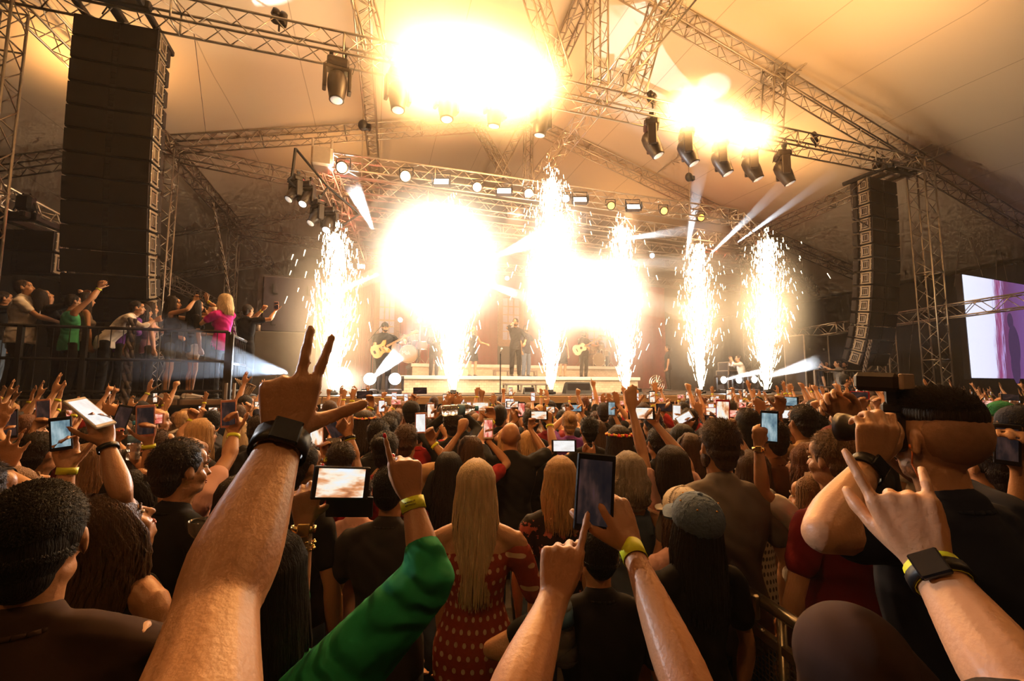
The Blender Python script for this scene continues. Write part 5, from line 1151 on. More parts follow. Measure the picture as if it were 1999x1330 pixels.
    if pants and not dress:
        pt = MB(); pm = cloth(pants) if isinstance(pants, str) else pants[0]; cut = 1.0 if isinstance(pants, str) else pants[1]
        sweep(pt, [V((0, 0, .98*s)), V((0, 0, .92*s)), V((0, 0, .86*s))], [(.155*s*wf+g*.7, .112*s*wf+g*.7)]*2+[(.150*s*wf, .105*s*wf)], (1, 0, 0), 18, 2)
        for sg in (-1, 1):
            h_, k_, a_ = lp(sg); kk = 1.32 if ('R' if sg > 0 else 'L') in lg else 1.0
            if kk > 1:
                sweep(pt, [h_, h_.lerp(k_, .5), k_], [.112*s, .108*s, .092*s], (1, 0, 0), 16, 3); sweep(pt, [k_, k_.lerp(a_, .3), k_.lerp(a_, .95)], [.090*s, .082*s, .062*s], (1, 0, 0), 16, 3); pt.ell(k_, (.096*s, .098*s, .096*s), None, 18, 12)
            elif cut >= 1: sweep(pt, [h_, h_.lerp(k_, .4), h_.lerp(k_, .8), k_, k_.lerp(a_, .1), k_.lerp(a_, .35), k_.lerp(a_, .95)], [.094*s*wf*kk, .088*s*wf*kk, .076*s*kk, .074*s*kk, .073*s*kk, .072*s*kk, .060*s], (1, 0, 0), 14, 3)
            else: sweep(pt, [h_, h_.lerp(k_, cut*.6), h_.lerp(k_, cut)], [.094*s*wf, .090*s*wf, .086*s], (1, 0, 0), 14, 3)
        fused(pt, 'trousers' if cut >= 1 else 'shorts', pm, max(q*1.2, .010), 3, bo)
    if shoes is not False:
        sm_ = MB()
        for sg in (-1, 1):
            a_ = lp(sg)[2]; sweep(sm_, [a_+V((0, -.04, -.035))*s, a_+V((0, .04, -.04))*s, a_+V((0, .12, -.053))*s, a_+V((0, .185, -.058))*s], [(.042*s, .044*s), (.046*s, .040*s), (.052*s, .030*s), (.044*s, .024*s)], (1, 0, 0), 12, 2)
            sm_.box(a_+V((0, .07, -.078))*s, (.098*s, .29*s, .016), bev=.006)
        fused(sm_, 'shoes', shoes or m_sole, .012, 2, bo)
    # bands and watches
    for sg, spec in ((-1, L), (1, R)):
        if not spec: continue
        S0, S, Ew, T, hd, nl = arms[sg]; k = (1.0 if not fem else .88)*s*spec.get('fat', 1.0)
        if spec.get('band'):
            f = spec.get('bf', .14); a = T.lerp(Ew, f); b_ = band_ring(bo, a, T, (.0295+.02*f)*k*(.97 if q < .006 else 1.04), spec.get('bw', .020), m_band, 'wristband', .80, .0010, nl.cross(T-Ew))
            if q < .006:
                t_ = (T-Ew).normalized(); nn = (-nl+t_*nl.dot(t_)).normalized()*(1 if spec.get('n', -1 if spec.get('pose') != 'phone' else 1) < 0 else -1); ss = t_.cross(nn); pr = MB(); rr_ = (.0295+.02*f)*k
                for row in (-1, 1):
                    x_ = -.018
                    while x_ < .008:
                        w_ = rs.choice((.0007, .0011, .0016)); aa = x_/rr_; cpt = a+t_*(row*.0035+rs.uniform(-.0004, .0004))+ss*math.sin(aa)*rr_+nn*math.cos(aa)*rr_*.86
                        pr.box(cpt+nn*.0008, (w_, .0028, .0016), Matrix((ss*math.cos(aa)-nn*math.sin(aa), t_, nn*math.cos(aa)+ss*math.sin(aa))).transposed().to_4x4()); x_ += w_+.0011
                pr.build('printed_lines', mat('faded_ink', (.16, .15, .02), .6), b_)
        if spec.get('watch'):
            kind = spec['watch']; f = spec.get('wf', .10); a = T.lerp(Ew, f); t_ = (T-Ew).normalized(); nn = (nl-t_*nl.dot(t_)).normalized()
            wm = m_gold if kind == 'gold' else m_watch; wo = band_ring(bo, a, T, .031*k, .017 if kind != 'big' else .034, wm, 'watch', .86, .004, nl.cross(t_))
            if kind != 'strap':
                cs = MB(); M_ = Matrix((nl.cross(t_).normalized(), t_, nn)).transposed().to_4x4(); cs.box(a-nn*.030*k, (.034*k, .036*k, .009), M_, .004); cs.build('watch_case', wm if kind == 'gold' else m_glass, wo)
    for sg, ph, T, hd, nl, wdep in phones:
        ph = dict(ph); hs = s*(.9 if fem else 1)
        if 'c' in ph: c = P(ph['c'][0], ph['c'][1], wdep+ph.get('dd', -.01))
        else: c = MW @ (T+hd.normalized()*.098*hs+nl.normalized()*.034*hs)
        nrm = ph.get('nrm') or (V(EYE)-c).normalized(); ang = math.radians(ph.get('ang', 0)); 
        if 'nrm' not in ph: nrm = (nrm+V((0, 0, -.05))).normalized()
        Rr = R_; Uu = U_; upv = Uu*math.cos(ang)+Rr*math.sin(ang)
        if ph.get('rel'): upv = MW.to_3x3() @ hd; nrm = MW.to_3x3() @ nl
        po = phone(ph.get('label', ' '.join(('phone of the '+label.split(',')[0]).split()[:16])), c, nrm, upv, ph.get('case', 'black'), ph.get('pic', 'stage'), ph.get('sz', (.076, .155, .009)))
        if ph.get('store') is not None: ph['store'].append(po)
    bo['_'] = 0; del bo['_']
    if extra: extra(bo, M, M3, arms, s, MW)
    return bo
# ------------------------------------------------------------------ hats and special cloth
def cap(col, back=True, btn=True, stitch=False, brim=-1, big=1.0):
    def f(M, M3, bo, rs):
        M = M @ Matrix.Translation((0, -.016, .15)) @ Matrix.Scale(big, 4) @ Matrix.Translation((0, .016, -.15)); M3 = M3 @ Matrix.Scale(big, 4)
        m = mat('cap_'+str(col), col if isinstance(col, tuple) else CLO[col], .85, var=.25, scale=25, bump=.3, bscale=60)
        mb = MB(); mb.ell(M @ V((0, -.016, .150)), (.088, .106, .090), M3, 24, 16)
        ho = mb.build('cap', m, bo, True)
        br = MB(); vs = []; n = 14
        for k in range(n+1):
            a = -1.1+2.2*k/n
            for rr, zz in ((.084, .125), (.160, .118), (.160, .113), (.084, .119)): vs.append(M @ V((math.sin(a)*rr*(.95 if rr < .1 else .62), -.016-brim*math.cos(a)*rr*(1.12 if rr > .1 else 1.2)*1.0, zz)))
        fs = [(4*k+j, 4*k+(j+1) % 4, 4*k+4+(j+1) % 4, 4*k+4+j) for k in range(n) for j in range(4)]
        br.add(vs, fs); br.build('peak', m, ho, True)
        b2 = MB(); b2.ell(M @ V((0, -.016, .241)), (.010, .010, .006), M3, 10, 6)
        for k in range(6):
            a = k*PI/3+.3; pts = [M @ V((math.sin(t)*math.cos(a)*.0885, -.016+math.sin(t)*math.sin(a)*.1065, .150+math.cos(t)*.0905)) for t in (0, .4, .8, 1.2, 1.5)]; b2.path(pts, .0013, 4)
        b2.build('button_and_seams', m, ho, True)
        if stitch:
            ey = MB()
            for k in range(6): a = k*PI/3+.82; ey.ell(M @ V((math.sin(.85)*math.cos(a)*.0895, -.016+math.sin(.85)*math.sin(a)*.1075, .150+math.cos(.85)*.0915)), (.004, .004, .003), M3, 8, 5)
            ey.build('eyelets', mat('orange_thread', (.7, .3, .03), .6), ho, True)
    return f
def crown(cols):
    def f(M, M3, bo, rs):
        for ci, c in enumerate(cols):
            mb = MB()
            for k in range(ci, 22, len(cols)):
                a = 2*PI*k/22; p = M @ V((math.cos(a)*.088, -.018+math.sin(a)*.106, .175+.02*math.cos(a*1)*0))
                for j in range(5): b = j*1.256; mb.ell(p+V((math.cos(b)*.009, math.sin(b)*.009, rs.uniform(-.006, .006))), (.009, .009, .008), None, 6, 5)
            mb.build('flower_band', mat('petal_%d_%d' % (int(c[0]*99), int(c[1]*99)), c, .6), bo, True)
    return f
def beadcap(M, M3, bo, rs):
    cap('white', big=1.1)(M, M3, bo, rs); mb = MB()
    for k in range(30): a = PI*k/29; mb.ell(M @ V((math.cos(a)*.095, -.03+.02*math.sin(a), .150+math.sin(a)*.098)), (.006, .006, .006), None, 8, 6)
    for k in range(40): u = rs.uniform(.15, 1.3); a = rs.uniform(0, 6.28); mb.ell(M @ V((math.sin(u)*math.cos(a)*.09, -.016+math.sin(u)*math.sin(a)*.108, .150+math.cos(u)*.092)), (.003, .003, .003), None, 6, 4)
    mb.build('beads', mat('pearl_bead', (.85, .75, .68), .15, coat=.5), bo, True)
def pattern(name, base, dot, sc, thr, rose=False):
    m = mat('cloth_'+name, base, .85, var=.15, scale=10, bump=.3, bscale=16); N, L, B = nodes(m)
    tc = N.new('ShaderNodeTexCoord'); sp = N.new('ShaderNodeSeparateXYZ'); L.new(tc.outputs['Object'], sp.inputs[0])
    def M(op, a, b=None):
        n = N.new('ShaderNodeMath'); n.operation = op
        for i, v in enumerate((a, b)):
            if v is None: continue
            if isinstance(v, (int, float)): n.inputs[i].default_value = v
            else: L.new(v, n.inputs[i])
        return n.outputs[0]
    at_ = M('ARCTAN2', sp.outputs[0], M('MULTIPLY', sp.outputs[1], -1.0)); u = M('MULTIPLY', at_, sc*.17); z = M('MULTIPLY', sp.outputs[2], sc); row = M('FLOOR', z)
    us = M('ADD', u, M('MULTIPLY', row, .5)); fu = M('SUBTRACT', M('FRACT', us), .5); fz = M('SUBTRACT', M('FRACT', z), .5)
    dd = M('SQRT', M('ADD', M('MULTIPLY', fu, fu), M('MULTIPLY', fz, fz)))
    if rose: nz = N.new('ShaderNodeTexNoise'); nz.inputs['Scale'].default_value = 45; L.new(tc.outputs['Object'], nz.inputs['Vector']); dd = M('ADD', dd, M('MULTIPLY', M('SUBTRACT', nz.outputs[0], .5), 1.2))
    k = M('LESS_THAN', dd, thr); old = B.inputs['Base Color'].links[0].from_socket; mx = N.new('ShaderNodeMix'); mx.data_type = 'RGBA'; L.new(k, mx.inputs[0]); L.new(old, mx.inputs[6]); mx.inputs[7].default_value = (*dot, 1); L.new(mx.outputs[2], B.inputs['Base Color']); return m
m_polka = pattern('polka_dots', (.30, .035, .008), (.62, .45, .30), 21, .22)
m_floral = pattern('rose_print', (.02, .014, .016), (.45, .13, .10), 9, .27, True)
m_plaid = pattern('red_plaid', (.30, .012, .012), (.02, .01, .01), 30, .33)
m_stripe = pattern('striped', (.35, .30, .26), (.04, .035, .03), 26, .30)

def A_(w, pose='open', tip=None, **k):
    d = dict(w=w, pose=pose); 
    if tip: d['tip'] = tip
    d.update(k); return d
def PH(c=None, **k):
    d = dict(k)
    if c: d['c'] = c
    return d
# ------------------------------------------------------------------ the nearest arms
def at_cam(x, dd): # ground point at camera-right x and forward dd
    r = V((R_.x, R_.y)).normalized(); f = V((F_.x, F_.y)).normalized(); q = r*x+f*dd; return (q.x, q.y)
person('arm reaching up at lower left, two fingers and thumb spread, black watch', pos=at_cam(-.34, .06), H=1.86, d=.5, face=17+62, sk='fair', hair=('short', 'brown'), shirt=('charcoal', 'tank'), pants='denim', q=.0048,
       L=dict(w=(553, 856, .16), e=(420, 1190, -.03), s=(335, 1640, -.20), pose='two', tip=(572, 720, .02), n=-1, watch='big', wf=.06, fat=1.06, hs=.90), hp=20)
def hero_c(bo, M, M3, arms, s, MW):
    pass
person('two bare forearms at bottom centre, one pointing, one holding a dark phone', pos=at_cam(.16, .10), H=1.60, d=.8, face=22, sk='tan', hair=('short', 'dark'), fem=True, shirt=('black', 'short'), pants='black', q=.0045,
       L=dict(w=(1082, 1165, .0), e=(985, 1425, -.22), s=(1060, 1560, -.50), pose='point', tip=(1108, 1020, .04), n=-1, fat=1.22, hs=1.08),
       R=dict(w=(1230, 1066, .05), e=(1372, 1415, -.20), s=(1290, 1600, -.50), pose='cup', tip=(1192, 978, .03), nl=(-.62, .62, .15), n=1, band=1, bf=.06, bw=.030, fat=1.15, hs=1.15,
              phone=PH((1161, 961), ang=3, case='black', pic='dark', sz=(.073, .143, .011), dd=.015, label='dark phone with a dim picture held up at the bottom centre')))
person('forearm rising from the lower right corner, horns sign, yellow band and black watch', pos=at_cam(.62, .12), H=1.80, d=.6, face=10, sk='fair', hair=('short', 'dark'), shirt=('black', 'short'), pants='denim', q=.0045,
       R=dict(w=(1812, 1098, .03), e=(2040, 1420, -.14), s=(1990, 1700, -.35), pose='horns', tip=(1764, 985, .03), n=-1, band=1, bf=.10, bw=.030, watch='watch', wf=.13, fat=1.02, hs=.95))

# ------------------------------------------------------------------ photographer
def camera_rig():
    c = P(1752, 842, 1.34); t = thing('photo_camera', 'black camera with lens and big flash held by the man in the lower right', 'camera', c, math.radians(12))
    MB().box((0, 0, 0), (.145, .07, .11), bev=.012).build('camera_body', m_head, t)
    g = MB(); g.box((.05, 0, -.065), (.045, .065, .05), bev=.01); g.box((0, 0, .068), (.05, .06, .035), bev=.012); g.build('grip', m_head, t)
    l = MB(); l.lathe([(.036, 0), (.036, .03), (.040, .035), (.040, .075), (.037, .08), (.043, .10), (.045, .125), (.036, .125), (.03, .11)], Matrix.Translation((0, .03, 0)) @ Matrix.Rotation(-PI/2, 4, 'X'), 26); lo = l.build('lens_barrel', m_head, t, True)
    gl = MB(); gl.lathe([(.034, .108), (.02, .114), (.001, .116)], Matrix.Translation((0, .03, 0)) @ Matrix.Rotation(-PI/2, 4, 'X'), 22); gl.build('front_glass', m_glass, lo, True)
    f = MB(); f.box((0, 0, .095), (.045, .04, .075), bev=.008); f.build('flash_base', m_head, t)
    fl = MB(); fl.box((-.03, .02, .145), (.085, .115, .055), Matrix.Rotation(.05, 4, 'X'), .012); fo = fl.build('flash_head', m_head, t)
    fw = MB(); fw.box((-.03, -.042, .145), (.074, .012, .046), bev=.006); fw.build('flash_window', mat('flash_diffuser', (.55, .42, .32), .25), fo)
    st = MB(); st.path([V((.07, .0, .03)), V((.09, -.03, -.05)), V((.06, -.05, -.14)), V((.03, -.06, -.22))], .006, 5); st.build('strap', m_head, t)
camera_rig()
def ear_cord(bo, M, M3, arms, s, MW):
    mb = MB(); mb.path([M @ V((-.080, .004, .088)), M @ V((-.082, .006, .05)), M @ V((-.075, -.01, .0)), M @ V((-.062, -.035, -.05)), M @ V((-.07, -.05, -.10))], .0022, 6); mb.ell(M @ V((-.080, .006, .092)), (.006, .007, .009), None, 8, 6)
    mb.build('earpiece_cord', mat('orange_cord', (.9, .22, .03), .4), bo, True)
person('big man in black photographing at the right, knee raised, orange earpiece cord', 1832, 747, 1.28, H=1.975, face=6, hy=-2, sk='fair', hair=('fade', 'dark'), shirt=('navy', 'short'), pants='darkbrown', wide=1.05, q=.0055, hairn=5000,
       L=dict(w=(1700, 905, -.10), e=(1608, 1040, -.26), s=(1738, 1040, -.16), pose='cup', tip=(1712, 835, .0), n=-1, roll=25, watch='big', fat=1.1, hs=1.0),
       R=dict(wl=(.10, .32, 1.66), pose='cup', dl=(-.5, .3, .6), nl=(-.8, -.3, 0)),
       legs={'L': (P(1665, 1290, .93), P(1650, 1900, .98)-V((0, 0, .1)))}, extra=ear_cord)

# ------------------------------------------------------------------ people one can tell apart
def ear_ring(bo, M, M3, arms, s, MW):
    mb = MB(); mb.ell(M @ V((-.082, 0, .065)), (.006, .006, .008)); mb.build('earring', m_gold, bo, True)
def bracelets(bo, M, M3, arms, s, MW):
    S0, S, Ew, T, hd, nl = arms[-1]; t = (T-Ew).normalized()
    for k, f in enumerate((.20, .26)):
        a = T.lerp(Ew, f); mb = MB()
        u = nl.cross(t).normalized(); w = t.cross(u)
        for j in range(16): b = j*PI/8; mb.ell(a+(u*math.cos(b)+w*math.sin(b)*.85)*.032+t*.003*math.sin(j*2.1), (.0042, .0042, .0036), None, 7, 5)
        mb.build('bracelet', m_gold, bo, True)
def flap(bo, M, M3, arms, s, MW):
    pass
person('man with short black hair and dark shirt in the lower left corner, ear glowing red', 76, 953, .97, face=-8, hy=-2, sk='tan', hair=('short', 'black'), shirt=('darkbrown', 'long'), wide=1.04, q=.0058, hairn=7000)
person('woman with long brown hair and bare shoulder lifting a pale phone, left', 262, 950, 1.5, face=38, hy=12, hp=32, fem=True, sk='tan', hair=('wavy', 'brown', .30), shirt=('black', 'tank'), hairn=900,
       L=A_((208, 866, .02), 'phone', (188, 806, .03), e=(238, 965, -.05), s=(212, 1085, -.02), watch='strap', phone=PH((176, 806), ang=-38, case='white', pic='white', sz=(.07, .145, .009), nrm=(.5, -.35, .75), label='pale phone lit blue-white in the raised hand at left')))
person('young man in profile, thick dark hair and black T-shirt, left of the big arm', 352, 864, 1.88, face=40, hy=8, sk='fair', hair=('top', 'dark'), shirt=('black', 'short'), pants='black')
person('bald man in a white T-shirt holding up a phone behind the dark-haired man', 366, 853, 2.35, face=45, sk='tan', hair=('fringe', 'dark'), shirt=('pink', 'short'), R=A_((457, 846, .25), 'phone', (449, 812), e=(447, 893, .15), band=1, phone=PH((446, 808), case='rose', pic='dark')))
person('dark-haired woman with open mouth looking up, phone held over her head', 297, 900, 2.15, face=48, hp=38, fem=True, sk='tan', hair=('long', 'black', .22), shirt=('black', 'short'), L=A_((290, 863, .1), 'phone', (288, 828), e=(292, 925, .1), band=1, phone=PH((284, 822), case='rose', pic='dark')), extra=ear_ring)
person('woman with light brown hair leaning her head back at the left edge', 72, 893, 1.85, face=30, hp=40, fem=True, sk='fair', hair=('wavy', 'fairbrown', .22), shirt=('pink', 'short'))
person('dark-haired man in a denim shirt behind the woman leaning back, far left', 76, 849, 2.6, face=25, sk='tan', hair=('short', 'dark'), shirt=('denim', 'short'))
person('hidden person whose hand with a yellow band lifts a large phone at the left', 92, 985, 1.62, H=1.57, face=25, sk='fair', hair=('short', 'dark'), shirt=('black', 'short'), R=A_((132, 915, .0), 'phone', (126, 862, .02), e=(112, 1000, -.03), band=1, bf=.05, bw=.024, phone=PH((119, 847), ang=-3, case='black', pic='blue', sz=(.060, .118, .011), label='large dark phone with a grey-blue picture at the left')))
person('woman with straight fair hair and black top between the raised arms at left', 180, 872, 2.4, face=40, fem=True, hair=('long', 'fairbrown', .34), shirt=('black', 'tank'))
person('balding man in profile just below the platform at left', 304, 797, 4.0, face=55, sk='tan', hair=('fringe', 'dark'), shirt=('black', 'short'))
person('woman with straight blonde hair and black T-shirt, fist raised, below the platform', 394, 822, 3.6, face=48, fem=True, sk='tan', hair=('long', 'blonde', .30), shirt=('black', 'short'), L=A_((376, 819, .2), 'pinch', (382, 800), e=(352, 848, .1), band=1))
def wcollar(bo, M, M3, arms, s, MW):
    mb = MB(); c0 = V((0, .062, 1.44))*s; mb.box(c0, (.06, .01, .10), Matrix.Rotation(-.25, 4, 'X'), .004); mb.build('white_shirt_front', cloth('white'), bo)
person('dark-suited man with white collar turning left below the rope', 414, 803, 5.0, face=-75, sk='brown', hair=('short', 'black'), shirt=('charcoal', 'long'), pants='black', extra=wcollar)
person('woman with brown hair tied back filming beside the balding man', 322, 840, 3.0, face=66, hp=15, fem=True, hair=('pony', 'brown'), shirt=('black', 'short'), L=A_((302, 838, .2), 'pinch', (296, 822), phone=PH((294, 818), ang=90, case='rose', pic='red')))
person('small blonde woman just left of the big watch', 464, 819, 4.6, face=30, fem=True, hair=('long', 'pale', .25), shirt=('black', 'short'))
person('shaven-headed man half hidden by the big watch', 508, 813, 3.5, face=20, sk='tan', hair=('buzz', 'dark'), shirt=('black', 'short'))
person('man with glasses and dark hair right behind the big forearm', 588, 867, 2.2, face=48, sk='tan', hair=('short', 'dark'), shirt=('black', 'short'))
person('person pointing up with a yellow wristband under the left platform cable', 176, 838, 3.0, face=30, sk='tan', hair=('short', 'dark'), shirt=('black', 'long'), R=A_((214, 817, .2), 'horns', (224, 788), band=1))
person('second pointing person under the left platform cable', 208, 846, 3.3, face=25, fem=True, hair=('long', 'dark', .3), shirt=('black', 'short'), R=A_((233, 816, .2), 'point', (241, 788)))
person('woman with red nails holding a slanted phone left of the cable bundle', 205, 868, 2.6, face=35, fem=True, hair=('long', 'brown', .3), shirt=('black', 'short'), R=A_((222, 862, .2), 'phone', (232, 828), nails=1, phone=PH((238, 816), ang=22, case='black', pic='dark')))
def bottle(label, p, s=1.0, rz=0, tiltv=0, capc=(.05, .3, .6)):
    t = thing('water_bottle', label, 'bottle', p); t.rotation_euler = (tiltv, rz, 0); t.scale = (s, s, s)
    b = MB(); b.lathe([(.028, -.10), (.031, -.095), (.031, -.06), (.028, -.055), (.031, -.05), (.031, -.02), (.028, -.015), (.031, -.01), (.031, .04), (.02, .07), (.012, .085), (.012, .095)], None, 18); b.build('bottle_body', mat('clear_plastic', (.85, .85, .88), .08, trans=.85, spec=.6), t, True)
    c = MB(); c.lathe([(.014, .094), (.015, .096), (.015, .112), (.013, .114)], None, 14); c.build('screw_cap', mat('bottle_cap', capc, .4), t, True); l = MB(); l.lathe([(.0315, -.005), (.0315, .032)], None, 18); l.build('paper_label', mat('blue_label', (.1, .25, .45), .5), t, True)
bottle('small water bottle held up in the crowd at left', P(262, 862, 2.55), 1.0)
person('woman gripping a small water bottle at left', 243, 885, 2.65, face=38, fem=True, hair=('long', 'dark', .3), shirt=('pink', 'short'), R=A_((255, 890, .0), 'cup', (262, 866)))
person('person at the left edge with an open palm in the air', -28, 862, 2.2, face=35, sk='tan', hair=('short', 'dark'), shirt=('black', 'short'), R=A_((-10, 832, .2), 'wide', (5, 796)))
person('person at the left edge filming with a yellow wristband', 6, 905, 2.3, face=35, fem=True, hair=('long', 'dark', .3), shirt=('black', 'short'), R=A_((9, 862, .15), 'phone', (12, 838), band=1, phone=PH((15, 828), case='black', pic='dark')))
person('person at the left edge with spread fingers and a metal watch', -45, 955, 1.6, face=35, sk='fair', hair=('short', 'dark'), shirt=('black', 'short'), R=A_((2, 922, .1), 'wide', (18, 880), watch='strap'))
person('person stretching a phone far forward at the left', 18, 866, 3.0, face=40, fem=True, sk='tan', hair=('long', 'dark', .3), shirt=('black', 'short'), R=A_((70, 826, .25), 'pinch', (86, 812), phone=PH((84, 801), case='rose', pic='dark')))
person('shoulder in a pale T-shirt at the left edge', -55, 905, 1.35, face=40, sk='tan', hair=('short', 'dark'), shirt=('tan', 'short'))
def gflap(c):
    t = None
fl_c = P(667, 943, 1.22)
person('woman with very long dark hair and green sleeves, pointing and filming', 524, 1046, 1.06, face=12, fem=True, sk='tan', hair=('long', 'black', .52), shirt=('green', 'elbow'), hairn=1300, pants='black', q=.0055,
       R=A_((802, 968, .06), 'point', (780, 850, .02), e=(838, 1128, -.03), s=(590, 1400, -.16), n=-1, nails=1, band=1, bf=.12, bw=.030, fat=1.12, hs=1.1, slv=1.45),
       L=A_((594, 1022, .11), 'frame', (598, 935, .02), n=-1, e=(565, 1215, .05), nails=1, watch='gold', wf=.06, fat=1.05, phone=PH((666, 943), ang=92, case='black', pic='stage', sz=(.083, .140, .013), dd=.012, label='black phone in an open flip case filming the singer')), extra=bracelets)
fp = thing('phone_case_flap', 'open black cover hanging below the phone in the flip case', 'phone cover', P(682, 990, 1.21), -math.radians(17)); MB().box((0, 0, 0), (.125, .006, .052), bev=.006).build('cover', m_pcase['black'], fp)
person('man with cropped black hair and dark polo shirt in front of the pointing hand', 762, 914, 2.08, face=22, sk='tan', hair=('buzz', 'black'), shirt=('charcoal', 'short'), wide=1.06)
person('man in a pale pink T-shirt behind the flip-case phone', 700, 930, 2.4, face=20, sk='tan', hair=('short', 'dark'), shirt=('pink', 'short'), wide=1.1)
person('woman with wavy black hair right of the pointing hand', 876, 889, 3.0, face=15, fem=True, hair=('wavy', 'black', .38), shirt=('black', 'short'), L=A_((905, 830, .2), 'relax', (908, 800), n=-1))
person('woman with long pale hair and orange polka-dot blouse in the middle', 930, 905, 2.05, face=16, fem=True, sk='fair', hair=('long', 'pale', .50), shirt=('polka', 'off', m_polka), pants='black', hairn=1100, wide=1.2)
person('bald man in a black shirt with both arms up in the middle', 997, 825, 3.6, face=16, sk='tan', hair=None, shirt=('black', 'short'), wide=1.15, R=A_((1072, 826, .35), 'two', (1067, 780), band=1), L=A_((963, 817, .35), 'phone', (953, 790), band=1, phone=PH((938, 794), ang=90, case='white', pic='stage')))
person('small blonde woman at the bald man\'s right shoulder', 1031, 845, 4.1, face=16, fem=True, hair=('long', 'blonde', .3), shirt=('black', 'short'))
person('woman with golden hair and rose-print sleeve left of the large dark phone', 1094, 898, 2.35, face=18, fem=True, sk='fair', hair=('long', 'blonde', .27), shirt=('rose', 'short', m_floral), pants='denim')
person('person filming sideways with a white-screened phone above the golden hair', 1168, 918, 2.75, face=16, fem=True, hair=('long', 'dark', .2), shirt=('black', 'short'), R=A_((1160, 893, .1), 'phone', (1133, 868, .05), phone=PH((1101, 871), ang=90, case='black', pic='white', label='sideways phone with a blank white screen in the middle')))
person('woman with a short greying bob right of the large dark phone', 1226, 889, 2.35, face=10, fem=True, sk='fair', hair=('bob', 'grey', .12), shirt=('denim', 'tank'))
person('short man in black with a tattooed neck below the large dark phone', 1168, 1038, 1.60, H=1.50, face=14, sk='tan', hair=('buzz', 'black'), shirt=('black', 'short'), L=A_((1086, 1275, -.10), 'cup', (1097, 1215)), hat=None)
person('bearded man in a grey T-shirt seen from behind right of centre', 1403, 826, 2.2, face=18, hy=-7, sk='tan', hair=('top', 'brown', 0, 'beard'), shirt=('grey', 'short'), wide=1.12, pants='denim', hairn=5200)
person('woman with dark hair and pink-white top, open hand high and phone in the other', 1311, 877, 2.5, face=4, fem=True, sk='fair', hair=('long', 'dark', .26), shirt=('pink', 'short'), L=A_((1233, 799, .2), 'open', (1230, 758, .02), e=(1256, 890, .1)), R=A_((1280, 828, .25), 'phone', (1264, 806), e=(1342, 905, .1), phone=PH((1252, 807), ang=90, case='black', pic='stage')))
person('dark-haired man behind the raised open hand', 1284, 838, 3.5, face=5, sk='tan', hair=('short', 'dark'), shirt=('black', 'short'))
person('girl with a yellow and red flower crown and straight dark hair', 1208, 836, 3.3, face=10, fem=True, hair=('long', 'dark', .34), shirt=('black', 'short'), hat=crown([(.85, .55, .05), (.7, .03, .02)]))
person('man with black hair and jacket bathed in purple light', 1150, 816, 4.0, face=14, sk='tan', hair=('short', 'black'), shirt=('black', 'long'))
person('woman lit purple holding a phone with both hands', 1112, 806, 4.7, face=14, fem=True, sk='fair', hair=('bun', 'blonde'), shirt=('purple', 'short'), L=A_((1108, 808, .3), 'phone', (1114, 798)), R=A_((1136, 808, .3), 'phone', (1132, 798), phone=PH((1123, 797), ang=90, case='black', pic='blue')))
person('long dark hair under a faded denim cap, right of bottom centre', 1352, 975, 1.75, H=1.57, face=6, fem=True, hair=('long', 'black', .34), shirt=('black', 'short'), pants='black', hat=cap('denim', stitch=True, big=1.14), hp=12)
person('person in a white beaded cap just left behind the denim cap', 1332, 960, 2.05, face=0, fem=True, hair=('long', 'brown', .2), shirt=('pink', 'short'), hat=beadcap)
person('man in a brown T-shirt behind the gold-watched arm', 1507, 824, 3.0, face=-8, sk='tan', hair=('short', 'dark'), shirt=('brown', 'short'), wide=1.05)
person('woman in a white T-shirt with a gold watch reaching up to film', 1586, 932, 2.12, face=-22, fem=True, sk='tan', hair=('long', 'fairbrown', .22), shirt=('white', 'short'), L=A_((1480, 868, .05), 'phone', (1484, 832), e=(1489, 962, .0), s=(1553, 1018, -.02), watch='gold', n=-1, phone=PH((1502, 834), ang=0, case='black', pic='blue')))
person('man with swept brown hair and dark red T-shirt looking left', 1628, 848, 2.0, face=-5, sk='fair', hair=('top', 'fairbrown'), shirt=('maroon', 'short'), wide=1.1, hairn=5500)
person('woman with auburn hair in profile, left of the man in dark red', 1574, 872, 2.75, face=-25, fem=True, sk='fair', hair=('wavy', 'auburn', .24), shirt=('black', 'short'))
person('woman with long brown hair holding up a pink-cased phone', 1466, 886, 2.6, face=-5, fem=True, hair=('long', 'brown', .36), shirt=('stripe', 'short', m_stripe), L=A_((1434, 842, .3), 'phone', (1420, 808), e=(1462, 900, .15), phone=PH((1411, 806), case='red', pic='stage', sz=(.082, .165, .01))))
person('woman with straight black hair beside the flower crown girl', 1331, 833, 3.5, face=0, fem=True, hair=('long', 'black', .36), shirt=('black', 'short'))
person('woman with black hair behind the pink-cased phone', 1446, 822, 3.6, face=-5, fem=True, hair=('long', 'black', .3), shirt=('black', 'short'))
person('dark-haired man with wide open mouth filming right of the gold-watched arm', 1588, 809, 3.6, face=-10, sk='tan', hair=('top', 'black'), shirt=('black', 'short'), L=A_((1520, 822, .1), 'phone', (1515, 800), watch='strap'), R=A_((1556, 822, .3), 'phone', (1545, 806), phone=PH((1537, 809), ang=90, case='white', pic='white')))
person('man with short brown hair and fist raised, right of the stage corner', 1613, 792, 4.6, face=-20, sk='tan', hair=('short', 'brown'), shirt=('brown', 'short'), L=A_((1591, 802, .3), 'fist', (1590, 785)))
person('person in a dark red cap just above the man in dark red', 1634, 835, 2.7, face=-30, sk='tan', hair=('short', 'dark'), shirt=('black', 'short'), hat=cap('maroon'))
person('dark-haired man at the photographer\'s right shoulder', 1940, 850, 1.75, face=15, sk='tan', hair=('short', 'dark'), shirt=('black', 'short'))
